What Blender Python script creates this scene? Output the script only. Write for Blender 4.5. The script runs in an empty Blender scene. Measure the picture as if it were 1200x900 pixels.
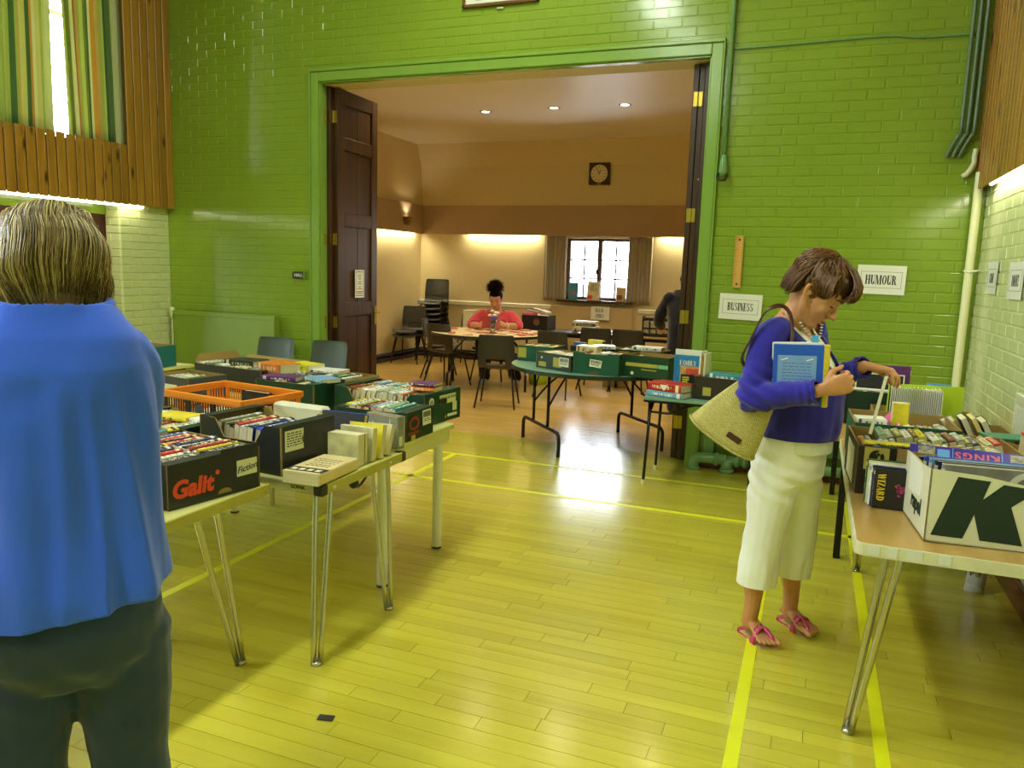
import bpy, bmesh, math, random
import numpy as np
from math import sin, cos, pi, radians, sqrt, atan2, tan
from mathutils import Vector, Matrix, Euler

random.seed(7)
S = bpy.context.scene
COL = S.collection

# ------------------------------------------------------------------ camera
cam_d = bpy.data.cameras.new('camera')
cam = bpy.data.objects.new('camera', cam_d)
COL.objects.link(cam)
YAW, PITCH, ROLL = 0.367696741, 0.148006052, 0.0309829074
fw = Vector((-sin(YAW)*cos(PITCH), cos(YAW)*cos(PITCH), -sin(PITCH)))
rt0 = Vector((cos(YAW), sin(YAW), 0.0))
up0 = rt0.cross(fw)
rt = rt0*cos(ROLL) + up0*sin(ROLL)
up = -rt0*sin(ROLL) + up0*cos(ROLL)
cm = Matrix((rt, up, -fw)).transposed().to_4x4()
cm.translation = Vector((0, 0, 1.55))
cam.matrix_world = cm
cam_d.sensor_fit = 'HORIZONTAL'
cam_d.sensor_width = 36.0
cam_d.lens = 905.700441/1200*36.0
cam_d.clip_start = 0.02
S.camera = cam

# ------------------------------------------------------------------ sky, lights, exposure
w = bpy.data.worlds.new('sky'); S.world = w
w.use_nodes = True
bg = w.node_tree.nodes['Background']
bg.inputs['Color'].default_value = (0.82, 0.91, 1.0, 1)
bg.inputs['Strength'].default_value = 26.0
S.view_settings.view_transform = 'Standard'
S.view_settings.look = 'None'
S.view_settings.gamma = 1.0
S.view_settings.use_curve_mapping = False
S.view_settings.exposure = 0.0
S.cycles.max_bounces = 8
S.cycles.diffuse_bounces = 5
S.cycles.glossy_bounces = 4
S.cycles.transmission_bounces = 6
S.cycles.transparent_max_bounces = 8
S.cycles.caustics_reflective = False
S.cycles.caustics_refractive = False
S.cycles.sample_clamp_indirect = 6.0

def area(name, loc, rot, sx, sy, power, col, portal=False, spread=None):
    l = bpy.data.lights.new(name, 'AREA'); l.shape = 'RECTANGLE'; l.size = sx; l.size_y = sy
    l.energy = power; l.color = col
    if spread: l.spread = spread
    o = bpy.data.objects.new(name, l); COL.objects.link(o)
    o.location = loc; o.rotation_euler = rot
    if portal: l.cycles.is_portal = True
    return o
HALL_COL = (0.91, 1.0, 0.86)
WARM = (1.0, 0.83, 0.52)
# ceiling lamps of the hall (their fittings are built further down at the same places)
HALL_LAMPS = [(-2.2, -3.2), (-2.2, -0.6), (-2.2, 2.0), (-2.2, 4.5)]
for i, (lx, ly) in enumerate(HALL_LAMPS):
    area('hall_lamp_light', (lx, ly, 5.05), (0, 0, 0), 0.3, 1.4, 72.0, HALL_COL)
# strip lights under the pine panelling and under the far room's pelmet
area('strip_light_right', (1.01, 4.2, 2.17), (0, 0, 0), 0.05, 3.6, 11.0, (1.0, 0.95, 0.74))
area('strip_light_left', (-6.235, 4.4, 2.035), (0, 0, 0), 0.05, 3.0, 8.0, (1.0, 0.93, 0.66))
area('far_strip_a', (-4.85, 11.955, 2.12), (0, 0, 0), 1.25, 0.06, 15.0, (1.0, 0.93, 0.58))
area('far_strip_b', (-1.75, 11.955, 2.12), (0, 0, 0), 1.0, 0.06, 13.0, (1.0, 0.93, 0.58))
area('far_strip_c', (-6.33, 10.6, 2.12), (0, 0, 0), 0.06, 2.3, 20.0, (1.0, 0.93, 0.58))
DOWNLIGHTS = [(-4.12, 9.46), (-3.19, 9.43), (-2.30, 9.44), (-4.1, 7.4), (-3.15, 7.4), (-2.2, 7.4), (-1.2, 9.44), (-1.2, 7.4), (-5.3, 7.4)]
for (lx, ly) in DOWNLIGHTS:
    l = bpy.data.lights.new('downlight_lamp', 'SPOT'); l.energy = 56; l.color = WARM
    l.spot_size = radians(125); l.spot_blend = 0.7; l.shadow_soft_size = 0.045
    o = bpy.data.objects.new('downlight_lamp', l); COL.objects.link(o); o.location = (lx, ly, 3.505)
l = bpy.data.lights.new('sconce_lamp', 'SPOT'); l.energy = 7; l.color = WARM; l.spot_size = radians(110); l.spot_blend = .6; l.shadow_soft_size = .03
o = bpy.data.objects.new('sconce_lamp', l); COL.objects.link(o); o.location = (-6.20, 11.27, 2.335); o.rotation_euler = (pi, 0, 0)
# daylight portals in the window openings (sky light only, no light of their own)
area('portal_far', (-3.235, 12.28, 1.6), (radians(90), 0, pi), 1.06, 1.0, 1, (1, 1, 1), True)
area('portal_left_a', (-6.50, 4.35, 3.7), (0, radians(-90), 0), 2.2, 2.8, 1, (1, 1, 1), True)
area('portal_left_b', (-6.50, -0.4, 3.7), (0, radians(-90), 0), 2.2, 2.8, 1, (1, 1, 1), True)
area('portal_right', (1.27, -0.4, 3.7), (0, radians(90), 0), 2.2, 2.8, 1, (1, 1, 1), True)
area('portal_door', (-6.72, 4.35, 1.0), (0, radians(-90), 0), 2.0, 2.3, 1, (1, 1, 1), True)

# ------------------------------------------------------------------ colour + material helpers
def lin(c):
    def f(u):
        u /= 255.0
        return u/12.92 if u <= 0.04045 else ((u+0.055)/1.055)**2.4
    return (f(c[0]), f(c[1]), f(c[2]), 1.0)

MATS = {}
def nodes(name):
    m = bpy.data.materials.new(name); m.use_nodes = True
    nt = m.node_tree
    return m, nt, nt.nodes['Principled BSDF'], nt.nodes.new, nt.links.new

def mat(name, c, rough=0.5, metal=0.0, var=0.0, scale=8.0, bump=0.0, bscale=60.0, coat=0.0, stretch=None, sheen=0.0, spec=0.5, trans=0.0, rand=0.0):
    """a plain procedural material: base colour with optional noise variation, fine bump and per-object variation"""
    if name in MATS: return MATS[name]
    m, nt, b, N, L = nodes(name)
    b.inputs['Roughness'].default_value = rough
    b.inputs['Metallic'].default_value = metal
    b.inputs['Specular IOR Level'].default_value = spec
    if coat: b.inputs['Coat Weight'].default_value = coat; b.inputs['Coat Roughness'].default_value = 0.12
    if sheen: b.inputs['Sheen Weight'].default_value = sheen; b.inputs['Sheen Roughness'].default_value = 0.5
    if trans: b.inputs['Transmission Weight'].default_value = trans
    col = lin(c)
    b.inputs['Base Color'].default_value = col
    tc = None
    if var or bump:
        tc = N('ShaderNodeTexCoord')
        mp = N('ShaderNodeMapping')
        if stretch: mp.inputs['Scale'].default_value = stretch
        L(tc.outputs['Object'], mp.inputs['Vector'])
    out = None
    if var:
        n = N('ShaderNodeTexNoise'); n.inputs['Scale'].default_value = scale; n.inputs['Detail'].default_value = 5
        L(mp.outputs['Vector'], n.inputs['Vector'])
        hs = N('ShaderNodeHueSaturation'); hs.inputs['Color'].default_value = col
        mr = N('ShaderNodeMapRange'); mr.inputs['From Min'].default_value = 0.25; mr.inputs['From Max'].default_value = 0.75
        mr.inputs['To Min'].default_value = 1-var; mr.inputs['To Max'].default_value = 1+var
        L(n.outputs['Fac'], mr.inputs['Value']); L(mr.outputs['Result'], hs.inputs['Value'])
        out = hs.outputs['Color']
    if rand:
        oi = N('ShaderNodeObjectInfo'); h2 = N('ShaderNodeHueSaturation')
        if out: L(out, h2.inputs['Color'])
        else: h2.inputs['Color'].default_value = col
        mr = N('ShaderNodeMapRange'); mr.inputs['To Min'].default_value = 1-rand; mr.inputs['To Max'].default_value = 1+rand
        L(oi.outputs['Random'], mr.inputs['Value']); L(mr.outputs['Result'], h2.inputs['Value'])
        out = h2.outputs['Color']
    if out: L(out, b.inputs['Base Color'])
    if bump:
        n2 = N('ShaderNodeTexNoise'); n2.inputs['Scale'].default_value = bscale; n2.inputs['Detail'].default_value = 4
        L(mp.outputs['Vector'], n2.inputs['Vector'])
        bp = N('ShaderNodeBump'); bp.inputs['Strength'].default_value = bump; bp.inputs['Distance'].default_value = 0.01
        L(n2.outputs['Fac'], bp.inputs['Height']); L(bp.outputs['Normal'], b.inputs['Normal'])
    MATS[name] = m
    return m

def emit(name, c, strength):
    m, nt, b, N, L = nodes(name)
    b.inputs['Base Color'].default_value = (0.8, 0.8, 0.8, 1)
    b.inputs['Emission Color'].default_value = (c[0], c[1], c[2], 1)
    b.inputs['Emission Strength'].default_value = strength
    return m

def wood(name, c1, c2, axis='Z', scale=1.0, rough=0.4, knots=False, rand=0.12, tone=False, coat=0.0, bump=0.05):
    """timber: grain stretched along one axis, optional knots, per-piece tone"""
    if name in MATS: return MATS[name]
    m, nt, b, N, L = nodes(name)
    tc = N('ShaderNodeTexCoord'); mp = N('ShaderNodeMapping')
    sc = {'X': (1.2, 22, 22), 'Y': (22, 1.2, 22), 'Z': (22, 22, 1.2)}[axis]
    mp.inputs['Scale'].default_value = [s*scale for s in sc]
    oi = N('ShaderNodeObjectInfo')
    ad = N('ShaderNodeVectorMath'); ad.operation = 'ADD'
    mu = N('ShaderNodeMath'); mu.operation = 'MULTIPLY'; mu.inputs[1].default_value = 37.0
    if tone:
        at = N('ShaderNodeAttribute'); at.attribute_name = 'tone'; src = at.outputs['Fac']
    else: src = oi.outputs['Random']
    L(src, mu.inputs[0]); L(tc.outputs['Object'], ad.inputs[0]); L(mu.outputs[0], ad.inputs[1])
    L(ad.outputs[0], mp.inputs['Vector'])
    n = N('ShaderNodeTexNoise'); n.inputs['Scale'].default_value = 1.0; n.inputs['Detail'].default_value = 6; n.inputs['Distortion'].default_value = 0.4
    L(mp.outputs['Vector'], n.inputs['Vector'])
    cr = N('ShaderNodeValToRGB'); cr.color_ramp.elements[0].position = 0.3; cr.color_ramp.elements[1].position = 0.7
    cr.color_ramp.elements[0].color = lin(c2); cr.color_ramp.elements[1].color = lin(c1)
    L(n.outputs['Fac'], cr.inputs['Fac'])
    hs = N('ShaderNodeHueSaturation'); L(cr.outputs['Color'], hs.inputs['Color'])
    mr = N('ShaderNodeMapRange'); mr.inputs['To Min'].default_value = 1-rand; mr.inputs['To Max'].default_value = 1+rand
    L(src, mr.inputs['Value']); L(mr.outputs['Result'], hs.inputs['Value'])
    out = hs.outputs['Color']
    if knots:
        mp2 = N('ShaderNodeMapping'); mp2.inputs['Scale'].default_value = {'X': (2.2, 9, 9), 'Y': (9, 2.2, 9), 'Z': (9, 9, 2.6)}[axis]
        L(ad.outputs[0], mp2.inputs['Vector'])
        v = N('ShaderNodeTexVoronoi'); v.inputs['Scale'].default_value = 1.0
        L(mp2.outputs['Vector'], v.inputs['Vector'])
        kr = N('ShaderNodeMapRange'); kr.inputs['From Min'].default_value = 0.07; kr.inputs['From Max'].default_value = 0.2
        L(v.outputs['Distance'], kr.inputs['Value'])
        mx = N('ShaderNodeMix'); mx.data_type = 'RGBA'
        mx.inputs['A'].default_value = lin((c2[0]*.35, c2[1]*.3, c2[2]*.3))
        L(out, mx.inputs['B']); L(kr.outputs['Result'], mx.inputs['Factor']); out = mx.outputs['Result']
    L(out, b.inputs['Base Color'])
    b.inputs['Roughness'].default_value = rough
    if coat: b.inputs['Coat Weight'].default_value = coat; b.inputs['Coat Roughness'].default_value = 0.16
    bp = N('ShaderNodeBump'); bp.inputs['Strength'].default_value = bump; bp.inputs['Distance'].default_value = 0.005
    L(n.outputs['Fac'], bp.inputs['Height']); L(bp.outputs['Normal'], b.inputs['Normal'])
    MATS[name] = m
    return m

# ------------------------------------------------------------------ mesh helpers
class MB:
    """collects shapes and links them as ONE mesh object"""
    def __init__(s): s.v = []; s.f = []; s.mi = []; s.tone = []; s.cur = 0; s.t = 0.5
    def add(s, vs, fs, M=None):
        o = len(s.v)
        if M is not None: vs = [M @ Vector(p) for p in vs]
        s.v += [tuple(p) for p in vs]
        for f in fs:
            s.f.append(tuple(i+o for i in f)); s.mi.append(s.cur); s.tone.append(s.t)
        return s
    def box(s, x0, x1, y0, y1, z0, z1, M=None):
        vs = [(x0,y0,z0),(x1,y0,z0),(x1,y1,z0),(x0,y1,z0),(x0,y0,z1),(x1,y0,z1),(x1,y1,z1),(x0,y1,z1)]
        return s.add(vs, [(0,3,2,1),(4,5,6,7),(0,1,5,4),(1,2,6,5),(2,3,7,6),(3,0,4,7)], M)
    def rbox(s, x0, x1, y0, y1, z0, z1, r=0.004, M=None):
        """box with chamfered edges"""
        r = min(r, (x1-x0)/2.01, (y1-y0)/2.01, (z1-z0)/2.01)
        P = []
        for sx, X in ((1, x0), (-1, x1)):
            for sy, Y in ((1, y0), (-1, y1)):
                for sz, Z in ((1, z0), (-1, z1)):
                    P += [(X, Y+sy*r, Z+sz*r), (X+sx*r, Y, Z+sz*r), (X+sx*r, Y+sy*r, Z)]
        bm = bmesh.new()
        for p in P: bm.verts.new(p)
        r_ = bmesh.ops.convex_hull(bm, input=bm.verts[:])
        bmesh.ops.dissolve_limit(bm, angle_limit=0.01, verts=bm.verts[:], edges=bm.edges[:])
        bm.verts.index_update()
        vs = [v.co.copy() for v in bm.verts]; fs = [[v.index for v in f.verts] for f in bm.faces]
        bm.free()
        return s.add(vs, fs, M)
    def prism(s, poly, d0, d1, M=None, plane='XZ'):
        """polygon in a plane pushed from d0 to d1 along the third axis"""
        n = len(poly)
        def P(p, d):
            return {'XZ': (p[0], d, p[1]), 'XY': (p[0], p[1], d), 'YZ': (d, p[0], p[1])}[plane]
        vs = [P(p, d0) for p in poly]+[P(p, d1) for p in poly]
        fs = [tuple(range(n)), tuple(range(2*n-1, n-1, -1))]+[(i, i+n, (i+1) % n+n, (i+1) % n) for i in range(n)]
        return s.add(vs, fs, M)
    def tube(s, pts, r, n=8, caps=True, closed=False, M=None):
        pts = [Vector(p) for p in pts]; k = len(pts)
        rs = r if isinstance(r, (list, tuple)) else [r]*k
        vs = []; fs = []; a = None
        for i, p in enumerate(pts):
            if closed: t = pts[(i+1) % k]-pts[i-1]
            else: t = pts[min(i+1, k-1)]-pts[max(i-1, 0)]
            t.normalize()
            if a is None:
                a = t.orthogonal().normalized()
            a = (a-t*a.dot(t))
            a = a.normalized() if a.length > 1e-6 else t.orthogonal().normalized()
            b = t.cross(a)
            for j in range(n):
                q = 2*pi*j/n
                vs.append(p+(a*cos(q)+b*sin(q))*rs[i])
        for i in range(k if closed else k-1):
            for j in range(n):
                i2 = (i+1) % k
                fs.append((i*n+j, i*n+(j+1) % n, i2*n+(j+1) % n, i2*n+j))
        if caps and not closed:
            fs.append(tuple(range(n-1, -1, -1))); fs.append(tuple((k-1)*n+j for j in range(n)))
        return s.add(vs, fs, M)
    def lathe(s, prof, n=24, M=None):
        """profile of (radius, z) turned about Z"""
        k = len(prof); vs = []; fs = []
        for r, z in prof:
            for j in range(n): vs.append((r*cos(2*pi*j/n), r*sin(2*pi*j/n), z))
        for i in range(k-1):
            for j in range(n): fs.append((i*n+j, i*n+(j+1) % n, (i+1)*n+(j+1) % n, (i+1)*n+j))
        fs.append(tuple(range(n-1, -1, -1))); fs.append(tuple((k-1)*n+j for j in range(n)))
        return s.add(vs, fs, M)
    def grid(s, fn, nu, nv, closed_u=False, M=None):
        vs = [fn(i/(nu if closed_u else nu-1), j/(nv-1)) for j in range(nv) for i in range(nu)]
        fs = []
        for j in range(nv-1):
            for i in range(nu if closed_u else nu-1):
                i2 = (i+1) % nu
                fs.append((j*nu+i, j*nu+i2, (j+1)*nu+i2, (j+1)*nu+i))
        return s.add(vs, fs, M)
    def mesh(s, name, mats, smooth=False, tone=False):
        me = bpy.data.meshes.new(name)
        me.from_pydata(s.v, [], s.f)
        for m in (mats if isinstance(mats, (list, tuple)) else [mats]): me.materials.append(m)
        me.polygons.foreach_set('material_index', s.mi)
        if smooth: me.polygons.foreach_set('use_smooth', [True]*len(s.f))
        if tone:
            a = me.attributes.new('tone', 'FLOAT', 'FACE'); a.data.foreach_set('value', s.tone)
        me.update()
        return me
    def obj(s, name, mats, parent=None, smooth=False, tone=False, M=None, sharp=None):
        me = s.mesh(name, mats, smooth or sharp is not None, tone)
        if sharp is not None:
            me.set_sharp_from_angle(angle=radians(sharp))
        return put(name, me, parent, M)

def put(name, me, parent=None, M=None):
    o = bpy.data.objects.new(name, me); COL.objects.link(o)
    if parent is not None: o.parent = parent
    if M is not None: o.matrix_local = M
    return o
def tag(o, label, cat, group=None, kind=None):
    o['label'] = label
    if cat: o['category'] = cat
    if group: o['group'] = group
    if kind: o['kind'] = kind
    return o
def thing(name, label, cat, loc=(0, 0, 0), rz=0.0, group=None, M=None):
    o = bpy.data.objects.new(name, None); COL.objects.link(o)
    if M is not None: o.matrix_world = M
    else: o.location = loc; o.rotation_euler = (0, 0, rz)
    o.empty_display_size = 0.1
    return tag(o, label, cat, group)
def struct(o):
    o['kind'] = 'structure'; return o
def dup(root, loc, rz, label, group=None):
    """copy a thing with its parts and sub-parts"""
    r = root.copy(); COL.objects.link(r); r.location = loc; r.rotation_euler = (0, 0, rz); r['label'] = label
    if group: r['group'] = group
    for ch in root.children:
        c = ch.copy(); COL.objects.link(c); c.parent = r
        for g in ch.children:
            d = g.copy(); COL.objects.link(d); d.parent = c
    return r
def T(x, y, z): return Matrix.Translation((x, y, z))
def RZ(a): return Matrix.Rotation(a, 4, 'Z')
def RX(a): return Matrix.Rotation(a, 4, 'X')
def RY(a): return Matrix.Rotation(a, 4, 'Y')
def bez(p, n=8):
    """smooth path through points (Catmull-Rom)"""
    p = [Vector(q) for q in p]; out = []
    for i in range(len(p)-1):
        a = p[max(i-1, 0)]; b = p[i]; c = p[i+1]; d = p[min(i+2, len(p)-1)]
        for k in range(n):
            t = k/n
            out.append(0.5*((2*b)+(c-a)*t+(2*a-5*b+4*c-d)*t*t+(3*b-a-3*c+d)*t**3))
    out.append(p[-1]); return out
def baked(o):
    """replace an object's mesh by its modified mesh"""
    dg = bpy.context.evaluated_depsgraph_get()
    me = bpy.data.meshes.new_from_object(o.evaluated_get(dg))
    o.modifiers.clear(); o.data = me
    return o

# ------------------------------------------------------------------ lettering
def fatglyph(ch):
    """a fat-face serif capital as polygons in a box of height 1; returns (width, polygons)"""
    P = []; TT, t = 0.24, 0.07
    def R(x0, x1, y0, y1): P.append([(x0, y0), (x1, y0), (x1, y1), (x0, y1)])
    def stem(x, w=TT, top=True, bot=True):
        R(x, x+w, 0, 1)
        if bot: R(x-.07, x+w+.07, 0, .055)
        if top: R(x-.07, x+w+.07, .945, 1)
    def D(x0, y0, x1, y1, w): P.append([(x0, y0), (x0+w, y0), (x1+w, y1), (x1, y1)])
    def arc(cx, cy, rx, ry, a0, a1, thick, thin, n=14):
        for i in range(n):
            q = []
            for a in (a0+(a1-a0)*i/n, a0+(a1-a0)*(i+1)/n):
                c, s_ = cos(radians(a)), sin(radians(a))
                q.append(((cx+rx*c, cy+ry*s_), (cx+max(rx-thick, .01)*c, cy+max(ry-thin, .01)*s_)))
            P.append([q[0][0], q[1][0], q[1][1], q[0][1]])
    W = 0.72
    if ch == 'B': stem(.07); arc(.31, .745, .33, .255, -90, 90, .2, t); arc(.31, .265, .37, .265, -90, 90, .22, t); W = .76
    elif ch == 'U': stem(.07, bot=False); stem(.6, .07, bot=False); arc(.37, .3, .3, .3, 180, 360, .22, t); P.pop(0); R(.07, .31, .3, 1); W = .8; P[0:0] = []; 
    elif ch == 'S':
        arc(.34, .73, .27, .27, 40, 270, .17, t); arc(.34, .27, .29, .27, -140, 90, .18, t); W = .7; R(.1,.14,.05,.3); R(.53,.57,.7,.95)
    elif ch == 'I': stem(.08); W = .42
    elif ch == 'N': stem(.07, .08); stem(.62, .08); D(.5, 0, .07, 1, .24); W = .82
    elif ch == 'E': stem(.07); R(.31, .62, 0, .06); R(.31, .62, .94, 1); R(.31, .5, .48, .54); R(.57, .62, 0, .28); R(.57, .62, .74, 1); R(.46,.5,.4,.62); W = .7
    elif ch == 'H': stem(.07); stem(.56); R(.3, .58, .48, .55); W = .9
    elif ch == 'M': stem(.07, .08); stem(.74); D(.38, 0, .07, 1, .22); D(.38, 0, .76, 1, .07); W = 1.08
    elif ch == 'O': arc(.4, .5, .36, .51, 0, 360, .22, t, 24); W = .8
    elif ch == 'R': stem(.07); arc(.31, .74, .33, .26, -90, 90, .2, t); D(.55, 0, .36, .5, .22); R(.5, .84, 0, .055); W = .86
    elif ch == 'F': stem(.07); R(.31, .62, .94, 1); R(.31, .5, .48, .54); R(.57, .62, .74, 1); R(.46,.5,.4,.62); W = .68
    elif ch == 'A': D(.03, 0, .32, 1, .07); D(.48, 0, .27, 1, .2); R(.14, .56, .3, .36); R(-.02, .2, 0, .05); R(.42, .76, 0, .05); W = .76
    elif ch == 'L': stem(.07); R(.31, .62, 0, .06); R(.57, .62, 0, .3); W = .68
    elif ch == 'T': stem(.24, top=False); R(.03, .69, .94, 1); R(.03, .08, .7, 1); R(.64, .69, .7, 1); W = .74
    elif ch == 'Y': D(.33, .4, .04, 1, .22); D(.42, .4, .64, 1, .06); R(.28, .5, 0, .45); R(.2, .58, 0, .05); R(-.02, .32, .95, 1); W = .74
    elif ch == 'C': arc(.4, .5, .36, .51, 45, 315, .22, t, 20); R(.6, .65, .68, .95); W = .74
    elif ch == 'D': stem(.07); arc(.3, .5, .44, .5, -90, 90, .23, t); W = .82
    elif ch == 'K': stem(.07); D(.3, .4, .58, 1, .07); D(.56, 0, .36, .58, .22); R(.46, .84, 0, .05); W = .86
    elif ch == 'Z': R(.04, .64, .94, 1); R(.04, .64, 0, .06); D(.04, 0, .42, 1, .22); R(.6, .64, 0, .28); R(.04, .08, .72, 1); W = .7
    elif ch == 'W': D(.2, 0, .02, 1, .2); D(.22, 0, .46, 1, .06); D(.56, 0, .4, 1, .2); D(.6, 0, .84, 1, .06); W = 1.0
    elif ch == 'G': arc(.4, .5, .36, .51, 45, 330, .22, t, 20); R(.5, .7, 0, .42); W = .78
    elif ch == '+': R(.2, .5, .42, .5); R(.31, .39, .3, .62); W = .6
    elif ch == ' ': W = .4
    return W, P

def serif_text(mb, txt, x, y, h, M, sx=1.0, centre=True, depth=0.0006):
    """adds fat serif capitals to a builder in local XZ, proud towards -Y"""
    gl = [fatglyph(c) for c in txt]; tot = sum(g[0] for g in gl)*h*sx
    cx = x-tot/2 if centre else x
    for W, P in gl:
        for p in P: mb.prism([(cx+a*h*sx, y+b*h) for a, b in p], 0, -depth, M)
        cx += W*h*sx
def sans_mesh(txt, size, depth=0.0005, bold=0.0, shear=0.0, align='CENTER', spacing=1.0):
    cu = bpy.data.curves.new('lettering', 'FONT'); cu.body = txt; cu.size = size; cu.extrude = depth; cu.offset = bold
    cu.shear = shear; cu.align_x = align; cu.align_y = 'CENTER'; cu.space_character = spacing; cu.resolution_u = 3
    o = bpy.data.objects.new('lettering', cu); COL.objects.link(o)
    dg = bpy.context.evaluated_depsgraph_get()
    me = bpy.data.meshes.new_from_object(o.evaluated_get(dg))
    bpy.data.objects.remove(o); bpy.data.curves.remove(cu)
    return me
def sans(txt, size, m, parent, M, **k):
    """letters lie in local XY of M, facing +Z"""
    me = sans_mesh(txt, size, **k); me.materials.clear(); me.materials.append(m)
    return put('lettering', me, parent, M)
# matrices that stand a flat XY piece upright: facing -Y, +X, -X
FACE_FRONT = RX(pi/2)
FACE_RIGHT = RZ(pi/2) @ RX(pi/2)
FACE_LEFT = RZ(-pi/2) @ RX(pi/2)
# ------------------------------------------------------------------ materials of the room
GREEN = (128, 154, 48)
def paint(name, c, rough=0.15, rand=0.03):
    m, nt, b, N, L = nodes(name)
    tc = N('ShaderNodeTexCoord'); oi = N('ShaderNodeObjectInfo'); geo = N('ShaderNodeNewGeometry')
    n = N('ShaderNodeTexNoise'); n.inputs['Scale'].default_value = 1.3; n.inputs['Detail'].default_value = 4
    L(geo.outputs['Position'], n.inputs['Vector'])
    hs = N('ShaderNodeHueSaturation'); hs.inputs['Color'].default_value = lin(c)
    mr = N('ShaderNodeMapRange'); mr.inputs['To Min'].default_value = .88; mr.inputs['To Max'].default_value = 1.12
    L(n.outputs['Fac'], mr.inputs['Value']); L(mr.outputs['Result'], hs.inputs['Value']); L(hs.outputs['Color'], b.inputs['Base Color'])
    b.inputs['Roughness'].default_value = rough
    n2 = N('ShaderNodeTexNoise'); n2.inputs['Scale'].default_value = 55; n2.inputs['Detail'].default_value = 3
    n3 = N('ShaderNodeTexNoise'); n3.inputs['Scale'].default_value = 9; n3.inputs['Detail'].default_value = 2
    L(geo.outputs['Position'], n2.inputs['Vector']); L(geo.outputs['Position'], n3.inputs['Vector'])
    ma = N('ShaderNodeMath'); ma.operation = 'MULTIPLY_ADD'; ma.inputs[1].default_value = 0.25
    L(n2.outputs['Fac'], ma.inputs[0]); L(n3.outputs['Fac'], ma.inputs[2])
    bp = N('ShaderNodeBump'); bp.inputs['Strength'].default_value = .055; bp.inputs['Distance'].default_value = 0.012
    L(ma.outputs[0], bp.inputs['Height']); L(bp.outputs['Normal'], b.inputs['Normal'])
    MATS[name] = m
    return m
m_green = paint('green_gloss_paint', GREEN)
m_cream = paint('cream_gloss_paint', (206, 212, 160))
m_greentrim = mat('green_trim_paint', (126, 160, 66), .2, var=.05, scale=3, bump=.05)
m_board = wood('maple_board', (206, 197, 68), (190, 178, 54), 'X', .5, .24, rand=.075, tone=True, coat=.8, bump=.02)
m_board_far = wood('old_floor_board', (204, 172, 96), (186, 150, 76), 'X', .5, .3, rand=.07, tone=True, coat=.35, bump=.02)
m_joint = mat('floor_joint', (96, 76, 36), .6)
m_pine = wood('pine_panelling', (176, 128, 48), (144, 100, 30), 'Z', .8, .32, knots=True, rand=.14)
m_darkwood = wood('dark_oak', (74, 46, 22), (40, 24, 12), 'Z', .7, .35, rand=.06)
m_brass = mat('brass', (196, 168, 70), .3, .9)
m_tan = mat('tan_wall_paint', (218, 200, 156), .6, var=.03, scale=30, bump=.06, bscale=140)
m_fascia = mat('fascia_paint', (180, 154, 126), .7, var=.03, scale=30, bump=.06, bscale=140)
m_ceil = mat('ceiling_paint', (236, 226, 210), .35, var=.02, scale=3)
m_white = mat('white_paint', (232, 230, 214), .35)
m_redbase = mat('dark_red_gloss', (104, 40, 34), .25, var=.12, scale=8)
m_blackmetal = mat('black_metal', (22, 18, 16), .35, .3)
m_yellow = mat('yellow_floor_tape', (226, 228, 30), .35, var=.05, scale=12)
m_sky_glass = mat('window_glass', (255, 255, 255), .02, trans=1.0, spec=.3)
m_darkred = mat('dark_red_paint', (62, 24, 18), .35)
m_hallceil = mat('hall_ceiling_paint', (220, 216, 190), .6)

# ------------------------------------------------------------------ floor: boards laid along X
floor = struct(MB().box(-6.6, 1.3, -6.0, 12.2, -0.1, -0.004).obj('floor', m_joint))
def vis_px(x, y, z):
    v = cm.inverted() @ Vector((x, y, z))
    if v.z > -0.1: return None
    return (600+905.7*v.x/-v.z, 450-905.7*v.y/-v.z, -v.z)
rows = []
y = -5.98; BW = 0.076
rng = random.Random(3)
while y < 12.15:
    x = -6.6+rng.random()*0.6-0.6
    while x < 1.28:
        L_ = rng.choice([.38, .5, .62, .75, .9, 1.1, 1.3]); x0 = max(x, -6.59); x1 = min(x+L_, 1.29)
        if x1-x0 > .02: rows.append((x0, x1, y, rng.random(), rng.random()))
        x += L_
    y += BW
def board_geo(mb, r):
    x0, x1, y0, t, h = r
    mb.t = t; g = .0009; z = -.0006*h
    mb.add([(x0+g, y0+g, -.004), (x1-g, y0+g, -.004), (x1-g, y0+BW-g, -.004), (x0+g, y0+BW-g, -.004),
            (x0+g, y0+g, z), (x1-g, y0+g, z), (x1-g, y0+BW-g, z), (x0+g, y0+BW-g, z)],
           [(4, 5, 6, 7), (0, 1, 5, 4), (1, 2, 6, 5), (2, 3, 7, 6), (3, 0, 4, 7)])
def board_score(r):
    p = vis_px((r[0]+r[1])/2, r[2]+BW/2, 0)
    if not p or not (-60 < p[0] < 1260 and 200 < p[1] < 960): return 0
    return (r[1]-r[0])/p[2]**2
ranked = sorted(rows, key=board_score, reverse=True)
rest = MB(); rest_far = MB()
for i, r in enumerate(ranked):
    if i < 300:
        mb = MB(); board_geo(mb, r); mb.obj('floor_board', m_board if r[2] < 6.5 else m_board_far, floor, tone=True)
    else: board_geo(rest if r[2] < 6.5 else rest_far, r)
for q_, m_ in ((rest, m_board), (rest_far, m_board_far)):
    o = q_.obj('floor_boards', m_, floor, tone=True); o['kind'] = 'stuff'

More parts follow.
